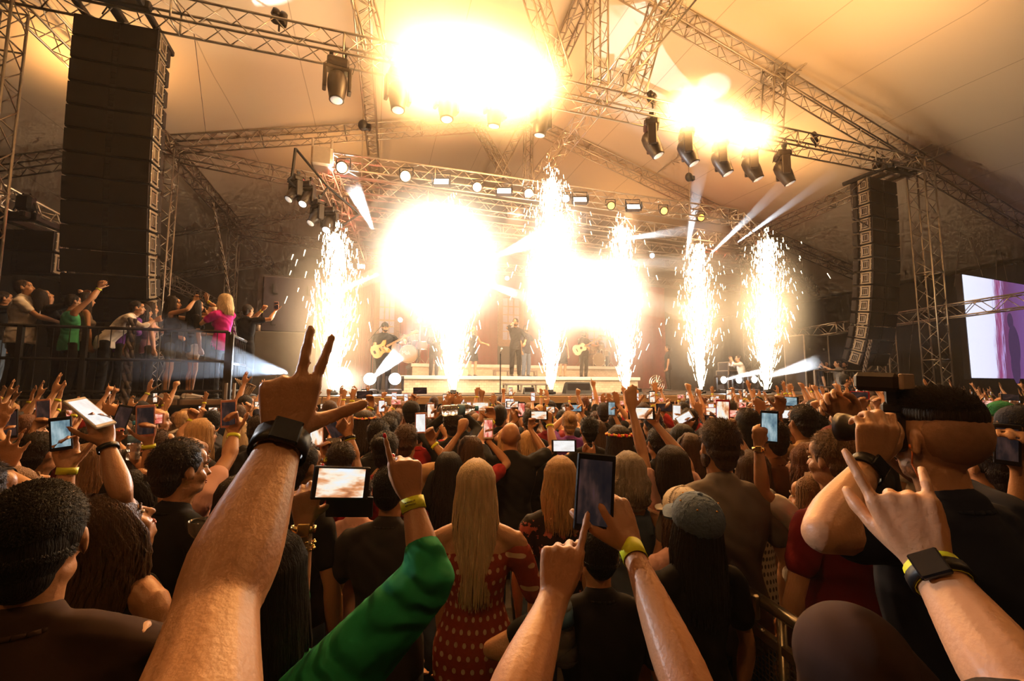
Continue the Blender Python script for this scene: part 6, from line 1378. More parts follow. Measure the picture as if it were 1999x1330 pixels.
person('person in a navy cap at the right edge', 1985, 797, 2.9, face=-30, sk='tan', hair=('short', 'dark'), shirt=('black', 'short'), hat=cap('navy'))
person('person in a green cap at the right edge', 1952, 787, 4.2, face=-30, sk='tan', hair=('short', 'dark'), shirt=('maroon', 'short'), hat=cap('green'))
person('person holding a dark phone up at the right edge', 2075, 935, 1.3, face=-20, sk='fair', hair=('short', 'dark'), shirt=('black', 'short'), L=A_((1996, 912, .0), 'phone', (1985, 855), e=(2010, 1010, 0), phone=PH((1966, 868), case='black', pic='dark', sz=(.055, .115, .009))))
person('woman with a flower headband right of the big thumb', 713, 806, 4.1, face=15, fem=True, hair=('long', 'dark', .25), shirt=('black', 'short'), hat=crown([(.8, .5, .1), (.75, .2, .15)]))
person('man with cropped black hair, second row right of the big thumb', 740, 822, 3.3, face=18, sk='tan', hair=('buzz', 'black'), shirt=('black', 'long'))
person('man with black hair at the wrist of the pointing hand', 757, 816, 3.7, face=18, sk='tan', hair=('short', 'black'), shirt=('black', 'long'))
person('dark-haired woman left behind the pointing hand', 752, 848, 2.85, face=18, fem=True, sk='tan', hair=('bun', 'black'), shirt=('maroon', 'short'))
person('man in a dark peaked cap left of the open palms', 803, 786, 4.7, face=14, sk='tan', hair=('short', 'black'), shirt=('black', 'short'), hat=cap('black'))
person('person lifting a plastic cup of beer beside the rose phone', 668, 868, 2.7, face=25, sk='tan', hair=('short', 'dark'), shirt=('red', 'short'), L=A_((645, 892, .15), 'cup', (650, 868)), R=A_((682, 850, .15), 'phone', (665, 828), e=(692, 900, .1), watch='strap', band=1, phone=PH((651, 836), ang=-28, case='rose', pic='dark')))
cu = thing('beer_cup', 'clear plastic cup with yellow beer held up left of centre', 'cup', P(650, 876, 2.78)); u = MB(); u.lathe([(.028, -.055), (.044, .06), (.042, .06), (.026, -.05)], None, 18); u.build('cup_wall', mat('cup_plastic', (.9, .8, .75), .1, trans=.8), cu, True); u = MB(); u.lathe([(.026, -.052), (.033, .005), (.001, .006)], None, 18); u.build('beer', mat('beer', (.9, .55, .05), .2, emit=(.9, .5, .05), es=.0), cu, True)
cu = thing('beer_cup', 'empty clear plastic cup in a hand left of the big forearm', 'cup', P(391, 1052, 1.75)); u = MB(); u.lathe([(.030, -.07), (.045, .07), (.043, .07), (.028, -.065)], None, 18); u.build('cup_wall', mat('cup_plastic'), cu, True)
person('person with a plastic cup mostly hidden by the big forearm', 470, 935, 1.95, face=30, fem=True, sk='tan', hair=('long', 'dark', .3), shirt=('purple', 'short'), L=A_((410, 1070, -.1), 'cup', (392, 1050)))
person('person under the rose phone left of centre', 606, 905, 2.6, face=25, fem=True, sk='tan', hair=('long', 'dark', .2), shirt=('red', 'short'), R=A_((632, 890, .15), 'phone', (636, 862), band=1, phone=PH((618, 847), case='rose', pic='stage', sz=(.08, .158, .01))))
bottle('clear water bottle with a blue cap beside the pointing forearm at bottom centre', P(1096, 1212, 1.48), 1.3, -.12, 0, (.02, .2, .5))
bottle('clear drink bottle held up right of the open palms', P(896, 800, 3.4), 1.3, 1.5)

# ------------------------------------------------------------------ hands and phones of the middle rows
MID = [  # wrist x, y, depth, side, pose, tip, phone, band, fem, hair, shirt, H, label
 (803, 775, 5.0, 'L', 'phone', (810, 765), PH((820, 763), ang=90, pic='dark'), 0, 1, ('long', 'dark', .3), 'white', 1.62, 'woman in white stretching a small phone out above the row, left of centre'),
 (726, 792, 4.4, 'L', 'phone', (722, 772), PH((712, 771), ang=90, case='black', pic='dark'), 1, 0, ('short', 'dark'), 'black', 1.72, 'man with a wristwatch filming just right of the big thumb'),
 (752, 806, 5.4, 'R', 'phone', (748, 795), PH((745, 793), case='rose', pic='white'), 1, 1, ('long', 'brown', .3), 'black', 1.6, 'woman with a small upright phone right of the big thumb'),
 (851, 818, 4.4, 'R', 'phone', (846, 804), PH((841, 802), case='rose', pic='stage'), 0, 1, ('bun', 'dark'), 'red', 1.62, 'woman in red with a bright phone left of the open palms'),
 (843, 864, 3.2, 'R', 'phone', (836, 838), PH((821, 826), case='rose', pic='white', sz=(.08, .155, .01)), 1, 0, ('short', 'brown'), 'tan', 1.7, 'man with a tattooed forearm and a large bright phone right of the pointing hand'),
 (952, 860, 3.3, 'R', 'phone', (954, 845), PH((953, 837), case='white', pic='red'), 0, 1, ('wavy', 'brown', .3), 'red', 1.6, 'woman holding a red-lit phone left of the bald man'),
 (1006, 822, 4.4, 'L', 'phone', (1012, 806), PH((1018, 800), case='black', pic='red'), 0, 0, ('short', 'dark'), 'black', 1.74, 'man with an upright red-lit phone above the bald head'),
 (1034, 836, 3.7, 'R', 'phone', (1040, 812), PH((1052, 811), ang=90, case='black', pic='stage'), 0, 1, ('long', 'blonde', .3), 'black', 1.62, 'woman with a black watch filming beside the two raised fingers'),
 (1070, 768, 8.0, 'R', 'open', (1062, 750), None, 0, 1, ('long', 'blonde', .3), 'white', 1.62, 'person with a thin arm waving below the third fountain'),
 (1128, 772, 7.0, 'R', 'fist', (1130, 752), None, 0, 0, ('short', 'dark'), 'tan', 1.70, 'person with a fist up in front of the large wedge monitor'),
 (1176, 786, 6.0, 'L', 'open', (1177, 768), None, 1, 1, ('long', 'dark', .3), 'red', 1.60, 'first of the waving hands left of the fourth fountain'),
 (1190, 786, 6.2, 'R', 'open', (1189, 768), None, 0, 1, ('bun', 'brown'), 'black', 1.62, 'second of the waving hands left of the fourth fountain'),
 (1205, 790, 5.6, 'R', 'open', (1202, 762), None, 0, 0, ('short', 'dark'), 'black', 1.76, 'waving hand with a black strap left of the fourth fountain'),
 (1200, 812, 4.6, 'R', 'phone', (1197, 800), PH((1194, 798), case='grey', pic='blue'), 0, 1, ('long', 'brown', .3), 'white', 1.62, 'woman in white filming above the flower crown'),
 (1314, 806, 4.2, 'R', 'phone', (1306, 796), PH((1297, 796), ang=90, case='black', pic='dark'), 0, 0, ('short', 'black'), 'black', 1.74, 'man filming sideways below the fifth fountain'),
 (1326, 826, 4.0, 'L', 'phone', (1324, 812), PH((1321, 806), case='white', pic='white'), 0, 1, ('long', 'dark', .3), 'black', 1.6, 'woman with a tiny white-lit phone below the fifth fountain'),
 (1345, 835, 3.9, 'R', 'phone', (1342, 822), PH((1336, 816), ang=60, case='white', pic='white'), 0, 1, ('wavy', 'brown', .3), 'brown', 1.6, 'woman with a slanted bright phone left of the bearded man'),
 (1368, 812, 4.6, 'R', 'wide', (1360, 785), None, 0, 0, ('short', 'dark'), 'black', 1.75, 'person with fingers spread left of the pink-cased phone'),
 (1384, 826, 3.9, 'L', 'phone', (1390, 812), PH((1394, 804), ang=90, case='rose', pic='stage'), 0, 1, ('long', 'brown', .3), 'red', 1.62, 'woman filming close left of the pink-cased phone'),
 (1386, 840, 3.6, 'L', 'phone', (1390, 828), PH((1395, 820), ang=90, case='black', pic='dark'), 0, 0, ('short', 'black'), 'black', 1.66, 'man with a dark sideways phone under the other one'),
 (1448, 822, 4.4, 'R', 'phone', (1443, 810), PH((1435, 808), ang=90, case='rose', pic='red'), 0, 1, ('long', 'dark', .3), 'black', 1.64, 'woman filming right of the pink-cased phone'),
 (1488, 816, 3.6, 'R', 'open', (1479, 772), None, 0, 0, ('short', 'dark'), 'pink', 1.8, 'person with a pink-lit hand waving high below the last fountain'),
 (1474, 830, 4.2, 'L', 'phone', (1474, 818), PH((1475, 812), case='white', pic='blue'), 0, 1, ('long', 'black', .3), 'white', 1.62, 'woman with a teal-lit phone below the last fountain'),
 (1524, 802, 3.4, 'L', 'phone', (1524, 780), PH((1537, 784), ang=90, case='black', pic='blue'), 0, 0, ('short', 'dark'), 'tan', 1.84, 'tall man filming high with cupped hands right of the last fountain'),
 (1618, 790, 5.0, 'L', 'point', (1612, 770), None, 0, 0, ('short', 'dark'), 'black', 1.75, 'first of two people with a finger up near the security man'),
 (1638, 790, 5.2, 'R', 'point', (1632, 768), None, 0, 1, ('long', 'dark', .3), 'tan', 1.65, 'second of two people with a finger up near the security man'),
 (1656, 802, 4.6, 'R', 'phone', (1654, 792), PH((1650, 786), ang=90, case='rose', pic='red'), 0, 1, ('bun', 'dark'), 'red', 1.65, 'woman filming in front of the security man'),
 (1684, 798, 4.2, 'R', 'cup', (1680, 778), PH((1678, 772), ang=90, case='red', pic='dark'), 0, 0, ('short', 'brown'), 'red', 1.76, 'person with a black wrist strap left of the flash'),
 (1712, 792, 4.6, 'R', 'pinch', (1705, 768), None, 0, 1, ('long', 'blonde', .3), 'white', 1.66, 'person raising pinched fingers right under the flash'),
 (1643, 836, 3.4, 'L', 'open', (1640, 808), None, 0, 0, ('short', 'dark'), 'black', 1.7, 'person holding an open palm above the dark red cap'),
 (1668, 812, 3.8, 'R', 'phone', (1664, 800), PH((1657, 797), ang=90, case='black', pic='dark'), 0, 1, ('long', 'dark', .3), 'black', 1.66, 'woman filming left of the camera lens'),
 (1560, 800, 5.2, 'R', 'open', (1545, 775), None, 0, 0, ('short', 'dark'), 'brown', 1.74, 'person with a hand stretched left toward the last fountain'),
 (1950, 790, 6.5, 'L', 'point', (1946, 768), None, 0, 0, ('short', 'dark'), 'black', 1.72, 'person pointing up right behind the photographer'),
 (1976, 800, 5.0, 'L', 'phone', (1975, 788), PH((1973, 776), ang=90, case='black', pic='dark'), 0, 1, ('long', 'dark', .3), 'maroon', 1.64, 'woman filming at the right edge behind the caps'),
 (1932, 806, 5.5, 'L', 'phone', (1930, 796), PH((1929, 788), ang=90, case='rose', pic='red'), 0, 1, ('bun', 'brown'), 'tan', 1.64, 'woman filming close behind the photographer head'),
]
for (wx, wy, dd, side, pose, tip, ph, bd, fm, hr_, sh, H_, lb) in MID:
    off = .24*FPX/dd; cx = wx+(-off if side == 'R' else off)*rnd.uniform(.5, .9); top = 750+(CAMZ-H_)*FPX/dd
    sp_ = A_((wx, wy, .25), pose, tip, band=bd)
    if ph: sp_['phone'] = ph
    person(lb, cx, top, dd, H=H_, face=17-(cx-900)*.022+rnd.uniform(-8, 8), hy=rnd.uniform(-8, 8), fem=bool(fm), sk=rnd.choice(VARIANT_SKINS), hair=hr_, shirt=(sh, 'short'), pants='black', **({'R': sp_} if side == 'R' else {'L': sp_}))
person('person with two open palms raised beside a dark wristwatch, left of centre', 885, 802, 4.0, face=16, sk='tan', hair=('short', 'dark'), shirt=('black', 'long'), L=A_((869, 812, .25), 'open', (872, 775), watch='strap', band=1), R=A_((896, 800, .3), 'wide', (888, 770)))
# ------------------------------------------------------------------ band on the stage
def atz(px, Y, z): r = ray(px, 750); return (EYE.x+r.x*Y/r.y, Y)
G_ = 'members of the band'
def squat(x, y, zb, zdeck, face, H, kf=.40, kz=.03, af=.30):
    s = H/1.755; f = V((math.sin(math.radians(face)), math.cos(math.radians(face)), 0)); r = V((f.y, -f.x, 0)); d = {}
    for k, sg in (('L', -1), ('R', 1)):
        h = V((x, y, zb+.92*s))+r*sg*.13; d[k] = (h+f*kf+V((0, 0, kz)), V((h.x+f.x*af, h.y+f.y*af, zdeck+.09)))
    return d
def stool(label, x, y, z, h=.5):
    t = thing('drum_stool', label, 'stool', (x, y, z), 0, 'drum stools'); a = MB(); a.lathe([(.17, h-.08), (.18, h-.04), (.17, h)], None, 18); a.build('seat', m_blk, t)
    a = MB(); a.bar((0, 0, 0), (0, 0, h-.08), .025); [a.bar((0, 0, .2), (.25*math.cos(k*2.1), .25*math.sin(k*2.1), 0), .012) for k in range(3)]; a.build('tripod_base', m_chr, t)
def bandp(label, px, Y, z, H, **k): return person(label, pos=atz(px, Y, z), zb=z, H=H, d=8.5, q=.011, group=G_, hairn=k.pop('hairn', 250), legs=k.pop('legs', None), **k)
def guitar(label, cat_, c, face, bodycol, acoustic=False, s=1.0):
    t = thing('guitar' if acoustic else 'bass_guitar', label, 'guitar', c, face); t.rotation_euler = (0, math.radians(-28), face); t.scale = (s, s, s)
    prof = [(-.27, .0), (-.25, .12), (-.18, .19), (-.08, .20), (0, .14), (.08, .12), (.15, .155), (.22, .13), (.25, .05)] if acoustic else [(-.26, 0), (-.25, .1), (-.2, .16), (-.1, .17), (0, .12), (.06, .12), (.14, .17), (.21, .15), (.16, .07), (.12, .04)]
    pts = prof+[(x, -y) for x, y in prof[::-1] if y > 0]; n = len(pts); h = .05 if acoustic else .022; mb = MB()
    mb.add([(x, -h, y) for x, y in pts]+[(x, h, y) for x, y in pts], [tuple(range(n)), tuple(range(2*n-1, n-1, -1))]+[(i, n+i, n+(i+1) % n, (i+1) % n) for i in range(n)])
    b = mb.build('guitar_body', mat('guitar_'+str(int(bodycol[0]*99)), bodycol, .2, coat=.4), t)
    k = MB()
    if acoustic: k.lathe([(.05, 0), (.001, 0)], Matrix.Translation((.06, -h-.002, 0)) @ Matrix.Rotation(PI/2, 4, 'X'), 16); k.box((-.12, -h-.004, 0), (.03, .01, .13))
    else: k.box((-.02, -h-.004, 0), (.03, .012, .09)); k.box((.07, -h-.004, 0), (.03, .012, .09)); k.box((-.17, -h-.004, 0), (.05, .012, .08))
    k.build('soundhole' if acoustic else 'pickups', m_blk, b)
    nk = MB(); nk.box((.50 if not acoustic else .45, -.01-(h if acoustic else 0), 0), (.70 if not acoustic else .5, .025, .048)); nk.build('neck', mat('guitar_neck', (.32, .14, .06), .4), t)
    hd = MB(); hd.box((.92 if not acoustic else .76, -.005-(h if acoustic else 0), 0), (.18, .02, .085), bev=.008); [hd.bar(((.86 if not acoustic else .7)+.05*i, 0, s2*.05), ((.86 if not acoustic else .7)+.05*i, 0, s2*.075), .008, 5) for i in range(3) for s2 in (-1, 1)]; hd.build('headstock', mat('guitar_neck'), t)
    return t
fc = 180-14
bandp('bearded bass player in a black cap and T-shirt on the stage left', 748, 12.0, DZ, 1.80, face=fc, sk='tan', hair=('short', 'dark', 0, 'beard'), shirt=('black', 'short'), pants='black', wide=1.22, hat=cap('black', brim=-1),
      R=dict(wl=(.08, .30, 1.10), pose='cup', dl=(-.5, .3, -.4), nl=(0, -1, 0)), L=dict(wl=(-.42, .34, 1.22), pose='cup', dl=(.2, .3, .9), nl=(.3, -1, 0)))
x, y = atz(742, 11.72, 0); guitar('orange-brown bass guitar held by the bass player', 'g', (x, y, DZ+1.10), math.radians(-14), (.62, .20, .03))
bandp('drummer seated behind the lettered bass drum', 802, 18.6, RZ2-.32, 1.72, face=fc, legs=squat(*atz(802, 18.6, 0), RZ2-.32, RZ2, fc, 1.72), sk='tan', hair=('short', 'dark'), shirt=('black', 'short'), R=dict(wl=(.25, .35, 1.2), pose='fist', dl=(0, 1, 0)), L=dict(wl=(-.3, .35, 1.25), pose='fist', dl=(0, 1, .3)))
bandp('band member in a dark jacket with a gold trumpet beside the second fountain', 846, 16.3, RZ1, 1.74, face=fc, sk='tan', hair=('top', 'dark', 0, 'beard'), shirt=('black', 'long'), pants='black', R=dict(wl=(.12, .34, 1.30), pose='fist', dl=(-.3, 1, .1)))
p = atz(846, 15.9, 0); t = thing('trumpet', 'gold trumpet held by the man in the dark jacket', 'trumpet', (p[0], p[1], RZ1+1.3), 0); a = MB(); a.bar((0, -.1, .0), (0, .3, .1), .012); a.lathe([(.012, 0), (.02, .1), (.06, .16)], Matrix.Translation((0, -.1, 0)) @ Matrix.Rotation(PI/2+.2, 4, 'X'), 14); [a.bar((0, .1+.03*i, -.05), (0, .1+.03*i, .09), .011) for i in range(3)]; a.build('brass_tube', m_gold, t, True)
bandp('dancer in a short dark dress, right of the second fountain', 922, 14.6, RZ1, 1.66, face=fc, fem=True, sk='fair', hair=('long', 'blonde', .3), shirt=('black', 'tank'), dress=True, L=dict(wl=(-.45, .15, 1.15), pose='relax'))
bandp('singer in a dark cap and long dark shirt holding a microphone to the mouth', 1006, 13.6, RZ1, 1.84, face=fc+25, sk='tan', hair=('short', 'dark', 0, 'beard'), shirt=('charcoal', 'roll'), pants='black', hat=cap('black', brim=-1), dress=False, R=dict(wl=(.06, .22, 1.60), pose='fist', dl=(-.3, .3, .9)), L=dict(wl=(-.25, .25, 1.0), pose='relax'))
x, y = atz(1001, 13.35, 0); t = thing('hand_microphone', 'black hand microphone at the mouth of the singer', 'microphone', (x, y, RZ1+1.64)); a = MB(); a.bar((0, 0, -.12), (0, 0, 0), .014, 8, .02); a.ell((0, 0, .02), (.026, .026, .03)); a.build('microphone_body', m_steel, t, True)
bandp('second singer with dark T-shirt and blue jeans close behind the capped singer', 1027, 14.9, RZ1, 1.82, face=fc-10, sk='tan', hair=('top', 'dark', 0, 'beard'), shirt=('navy', 'short'), pants='denim', L=dict(wl=(-.35, .25, 1.0), pose='open', dl=(-.3, .5, -.5), nl=(1, 0, 0)))
bandp('singer in a flared dark dress right of the third fountain', 1099, 15.3, RZ1, 1.66, face=fc, fem=True, sk='fair', hair=('long', 'blonde', .3), shirt=('black', 'tank'), dress=True)
bandp('guitar player in a cap between the third and fourth fountains', 1140, 15.6, RZ1, 1.80, face=fc, sk='tan', hair=('short', 'dark', 0, 'beard'), shirt=('black', 'short'), pants='black', wide=1.1, hat=cap('black', brim=-1), R=dict(wl=(.08, .30, 1.12), pose='cup', dl=(-.5, .3, -.4), nl=(0, -1, 0)), L=dict(wl=(-.40, .34, 1.20), pose='cup', dl=(.2, .3, .9), nl=(.3, -1, 0)))
x, y = atz(1132, 15.25, 0); guitar('pale acoustic guitar held between the third and fourth fountains', 'g', (x, y, RZ1+1.08), math.radians(-14), (.80, .66, .44), True, 1.0)
bandp('percussionist behind the cymbals on the right', 1172, 18.4, RZ2-.30, 1.74, face=fc, legs=squat(*atz(1172, 18.4, 0), RZ2-.30, RZ2, fc, 1.74), sk='tan', hair=('short', 'dark'), shirt=('black', 'short'), R=dict(wl=(.25, .35, 1.25), pose='fist', dl=(0, 1, 0)))
bandp('photographer in white crouching low between the last two fountains', 1452, 12.6, DZ-.50, 1.78, face=-60, legs=squat(*atz(1452, 12.6, 0), DZ-.50, DZ, -60, 1.78, .36, .10, .12), sk='tan', hair=('short', 'dark'), shirt=('white', 'roll'), pants='black', lean=12, L=dict(wl=(-.08, .36, 1.58), pose='cup', dl=(.3, .2, .8)), R=dict(wl=(.10, .36, 1.58), pose='cup', dl=(-.3, .2, .8)))
bandp('stage hand in dark clothes standing left of the fifth fountain', 1305, 15.0, DZ, 1.76, face=-60, sk='tan', hair=('short', 'dark'), shirt=('black', 'short'), pants='black')
# right wing
GW = 'crew on the right wing'
person('heavy man in a grey T-shirt filming on the right wing', pos=atz(1638, 11.6, 0), zb=1.05, H=1.80, d=9, q=.011, face=-60, sk='tan', hair=('short', 'dark'), shirt=('grey', 'short'), wide=1.2, group=GW, L=dict(wl=(-.05, .45, 1.55), pose='pinch', dl=(0, .5, 1)), R=dict(wl=(.10, .45, 1.50), pose='pinch', dl=(0, .5, 1)))
person('bearded man left of the grey T-shirt on the right wing', pos=atz(1601, 11.9, 0), zb=1.05, H=1.78, d=9, q=.011, face=120, sk='tan', hair=('short', 'dark', 0, 'beard'), shirt=('black', 'short'), group=GW, L=dict(wl=(-.2, .3, 1.6), pose='pinch'))
person('bearded man behind the grey T-shirt on the right wing', pos=atz(1652, 12.4, 0), zb=1.05, H=1.80, d=9, q=.011, face=-100, sk='tan', hair=('short', 'dark', 0, 'beard'), shirt=('black', 'short'), group=GW)
def badge(bo, M, M3, arms, s, MW):
    a = arms[1][1].lerp(arms[1][2], .35); mb = MB(); mb.ell(a+V((.066, .0, 0)), (.006, .03, .03)); mb.build('sleeve_badge', mat('badge', (.75, .65, .35), .5), bo, True)
person('security man in a black uniform facing the crowd, hands joined', pos=atz(1650, 7.2, 0), zb=.42, H=1.80, d=8, q=.009, face=180-25, hy=-30, sk='tan', hair=('short', 'black'), shirt=('black', 'short'), pants='black', wide=1.1, extra=badge, R=dict(wl=(.05, .30, 1.12), pose='fist', dl=(-1, .2, 0)), L=dict(wl=(-.06, .32, 1.14), pose='fist', dl=(1, .2, 0)))
x, y = atz(1650, 7.2, 0); t = thing('pit_step', 'low black step under the security man', 'step', (x, y, 0)); MB().box((0, 0, .21), (.8, .6, .42), bev=.02).build('step_box', m_blk, t)
# ------------------------------------------------------------------ people on the left platform
PG = 'people on the left platform'
def plat(label, px, Y, H=1.72, **k): return person(label, pos=atz(px, Y, 0), zb=DZ, H=H, d=k.pop('d', 7), q=.010, group=PG, hairn=k.pop('hairn', 350), **k)
plat('heavy man in a white T-shirt at the left end of the platform railing', 30, 8.9, 1.84, face=72, hy=10, hp=14, sk='tan', hair=('short', 'brown'), shirt=('white', 'short'), pants='black', wide=1.3, L=dict(wl=(-.08, .42, 1.16), pose='fist', dl=(.3, 1, .1)), R=dict(wl=(.12, .42, 1.14), pose='fist', dl=(-.3, 1, .1)))
plat('person raising a phone high at the platform end, behind the white T-shirt', -12, 9.4, 1.72, face=60, sk='tan', hair=('short', 'dark'), shirt=('black', 'short'), R=dict(wl=(.15, .45, 1.66), pose='phone', dl=(0, .2, 1)))
plat('person leaning back in a black top, arms over the face, on the platform', 104, 9.0, 1.74, face=60, hp=30, lean=-16, sk='tan', hair=('long', 'dark', .25), fem=True, shirt=('black', 'long'), pants='black', L=dict(wl=(-.1, .22, 1.72), pose='pinch', dl=(.6, .2, .6)), R=dict(wl=(.14, .25, 1.68), pose='pinch', dl=(-.6, .2, .6)))
plat('person in a mint green top beside the black long sleeves on the platform', 126, 8.6, 1.60, face=45, sk='tan', hair=('short', 'dark'), shirt=('mint', 'tank'), pants='black', R=dict(wl=(.24, .30, 1.98), pose='phone', dl=(0, .1, 1), band=1))
plat('person in a grey tank top with a banded arm high on the platform', 152, 8.8, 1.66, face=50, fem=True, hair=('long', 'dark', .3), shirt=('grey', 'tank'), pants='black', L=dict(wl=(-.2, .25, 1.96), pose='open', band=1))
plat('person in a pale shirt bending forward under the left speaker hang', 198, 8.7, 1.70, face=75, lean=38, sk='tan', hair=('short', 'dark'), shirt=('white', 'roll'), pants='black', R=dict(wl=(.1, .62, 1.30), pose='relax', dl=(0, 1, .4)))
plat('person in a purple printed top bending beside the pale shirt', 228, 8.9, 1.62, face=70, lean=30, fem=True, sk='tan', hair=('wavy', 'dark', .3), shirt=('purple', 'short'), pants='black')
plat('person with a bare orange-lit shoulder behind the cable bundle', 282, 9.2, 1.62, face=60, fem=True, sk='tan', hair=('long', 'dark', .3), shirt=('pink', 'tank'), pants='black', L=dict(wl=(-.1, .5, 1.15), pose='relax'))
plat('girl in a black crop top and denim shorts reaching toward the pink top', 326, 8.5, 1.63, face=72, hy=10, fem=True, sk='fair', hair=('long', 'dark', .3), shirt=('black', 'tank'), pants=(cloth('denim'), .45), shoes=m_sneak, L=dict(wl=(-.05, .50, 1.50), pose='open', dl=(0, .5, 1), nl=(1, 0, 0)), R=dict(wl=(.15, .30, 1.70), pose='phone', dl=(0, .3, 1)))
plat('woman in white shorts and white sneakers half hidden on the platform', 372, 8.6, 1.62, face=60, fem=True, sk='tan', hair=('long', 'black', .3), shirt=('black', 'short'), pants=(cloth('white'), .38), shoes=m_sneak, L=dict(wl=(-.1, .3, 1.15), pose='relax'))
plat('blonde woman in a magenta top raising one arm, cup in the other hand', 428, 8.5, 1.70, face=-62, hy=-8, fem=True, sk='fair', hair=('wavy', 'pale', .25), shirt=('magenta', 'short'), pants='black', wide=1.12, R=dict(wl=(.10, .52, 1.72), pose='open', dl=(0, .3, 1), nl=(-1, 0, 0), band=1), L=dict(wl=(-.02, .34, 1.36), pose='cup', dl=(.3, .5, .5)))
p = atz(416, 8.35, 0); t = thing('drink_cup', 'small white cup in the hand of the blonde woman in magenta', 'cup', (p[0]-.05, p[1], DZ+1.38)); MB().lathe([(.028, 0), (.036, .09), (.034, .09), (.026, .01)], None, 14).build('cup_body', mat('white_cup'), t, True)
plat('man in dark clothes with both arms up at the platform end by the speaker', 475, 9.4, 1.70, face=35, sk='tan', hair=('short', 'dark'), shirt=('black', 'short'), pants='black', R=dict(wl=(.32, .35, 1.68), pose='phone', dl=(0, .1, 1), phone=PH(nrm=(0, -1, 0), case='rose', pic='dark', label='phone held beside the bass speaker at the platform end')), L=dict(wl=(.05, .3, 1.7), pose='fist', band=1))
# ------------------------------------------------------------------ crowd barrier
b0, b1 = PZ(1434, 1138, 1.12), PZ(1600, 1248, 1.12); dv = (b1-b0); b2 = b0+dv*1.35; ln = (b2-b0).length; dn = dv.normalized()
t = thing('crowd_barrier', 'steel crowd barrier with mesh panel in the lower right', 'barrier', (b0.x, b0.y, 0), math.atan2(dv.y, dv.x))
m_bar2 = mat('barrier_steel', (.42, .38, .30), .3, .85, var=.2)
a = MB(); a.bar((0, 0, 1.12), (ln, 0, 1.12), .024, 14); a.build('top_rail', m_bar2, t, True)
a = MB(); a.bar((0, 0, 1.12), (0, 0, .05), .022, 12); a.bar((ln, 0, 1.12), (ln, 0, .05), .022, 12); a.bar((ln*.45, 0, 1.12), (ln*.45, 0, .05), .018, 12); a.build('uprights', m_bar2, t, True)
a = MB(); a.box((ln/2, 0, .99), (ln, .03, .04), bev=.004); a.box((ln/2, 0, .10), (ln, .03, .04), bev=.004); a.build('frame_bars', m_bar2, t)
a = MB(); n = int(ln/.022)
for i in range(n): a.bar((i*.022, 0, .12), (i*.022, 0, .97), .0028, 4)
for i in range(39): a.bar((0, 0, .12+i*.022), (ln, 0, .12+i*.022), .0028, 4)
a.build('mesh_panel', mat('barrier_mesh', (.16, .13, .10), .5, .6), t)
a = MB(); a.box((.16, -.03, 1.10), (.05, .03, .10), bev=.008); a.ell((.22, -.04, 1.03), (.012, .012, .012)); a.box((ln/2, .35, .02), (ln, .9, .03)); a.build('latch_and_foot', m_bar2, t)

stool('drum stool under the seated drummer', *atz(802, 18.62, 0), RZ2, .46); stool('drum stool under the percussionist', *atz(1172, 18.42, 0), RZ2, .48)
# ------------------------------------------------------------------ crowd further back: a set of figures, copied one by one
LIB = []
def lib(desc, fem, H, hair, shirt, Ls=None, Rs=None, phone_=None, hp=0):
    i = len(LIB); a = {}
    for key, w in (('L', Ls), ('R', Rs)):
        if w:
            a[key] = dict(wl=w[0], pose=w[1], dl=V(w[2]), nl=V((0, -1, 0)) if w[1] == 'phone' else V((0, 1, 0)))
            if len(w) > 3 and w[3]: a[key]['band'] = 1
    store = []
    if phone_: key, kw = phone_; a[key]['phone'] = dict(kw, rel=0, store=store, nrm=V((0, -1, -.05)))
    o = person('library figure', pos=(0, 0), H=H, d=6.0, q=.0125, fem=fem, hair=hair, shirt=shirt, hairn=170 if hair and hair[0] in ('short', 'buzz', 'top') else 90, pants='black', hp=hp, **a)
    LIB.append((o, store, desc, fem))
_pz = rnd.random
lib('arms down', 0, 1.74, ('short', 'dark'), ('black', 'short'))
lib('arms down', 1, 1.64, ('long', 'dark', .32), ('black', 'short'))
lib('filming one-handed', 0, 1.76, ('short', 'dark'), ('black', 'short'), None, ((.20, .42, 1.72), 'phone', (0, .1, 1), 1), ('R', dict(case='black', pic='stage')))
lib('filming one-handed', 1, 1.65, ('long', 'dark', .32), ('black', 'short'), ((-.18, .40, 1.74), 'phone', (0, .1, 1)), None, ('L', dict(case='rose', pic='white')))
lib('filming two-handed', 0, 1.72, ('short', 'dark'), ('black', 'short'), ((-.11, .40, 1.66), 'phone', (.35, 0, 1)), ((.11, .40, 1.66), 'phone', (-.35, 0, 1), 1), ('R', dict(case='black', pic='stage', ang=90)))
lib('filming two-handed', 1, 1.62, ('bun', 'dark'), ('black', 'short'), ((-.11, .38, 1.76), 'phone', (.35, 0, 1), 1), ((.11, .38, 1.76), 'phone', (-.35, 0, 1)), ('L', dict(case='white', pic='red', ang=90)))
lib('one open hand up', 0, 1.78, ('short', 'dark'), ('black', 'short'), ((-.30, .22, 1.92), 'open', (-.1, .1, 1)), None)
lib('one open hand up', 1, 1.64, ('wavy', 'dark', .3), ('black', 'tank'), None, ((.22, .20, 1.93), 'wide', (.1, .1, 1), 1))
lib('both hands up', 1, 1.66, ('long', 'dark', .32), ('black', 'short'), ((-.25, .2, 1.92), 'open', (-.1, .1, 1)), ((.25, .2, 1.92), 'open', (.1, .1, 1), 1))
lib('both hands up', 0, 1.75, ('short', 'dark'), ('black', 'short'), ((-.28, .25, 1.88), 'wide', (0, .1, 1), 1), ((.24, .25, 1.95), 'fist', (0, .1, 1)))
lib('finger up', 0, 1.74, ('buzz', 'dark'), ('black', 'short'), None, ((.22, .25, 1.92), 'point', (0, .15, 1)))
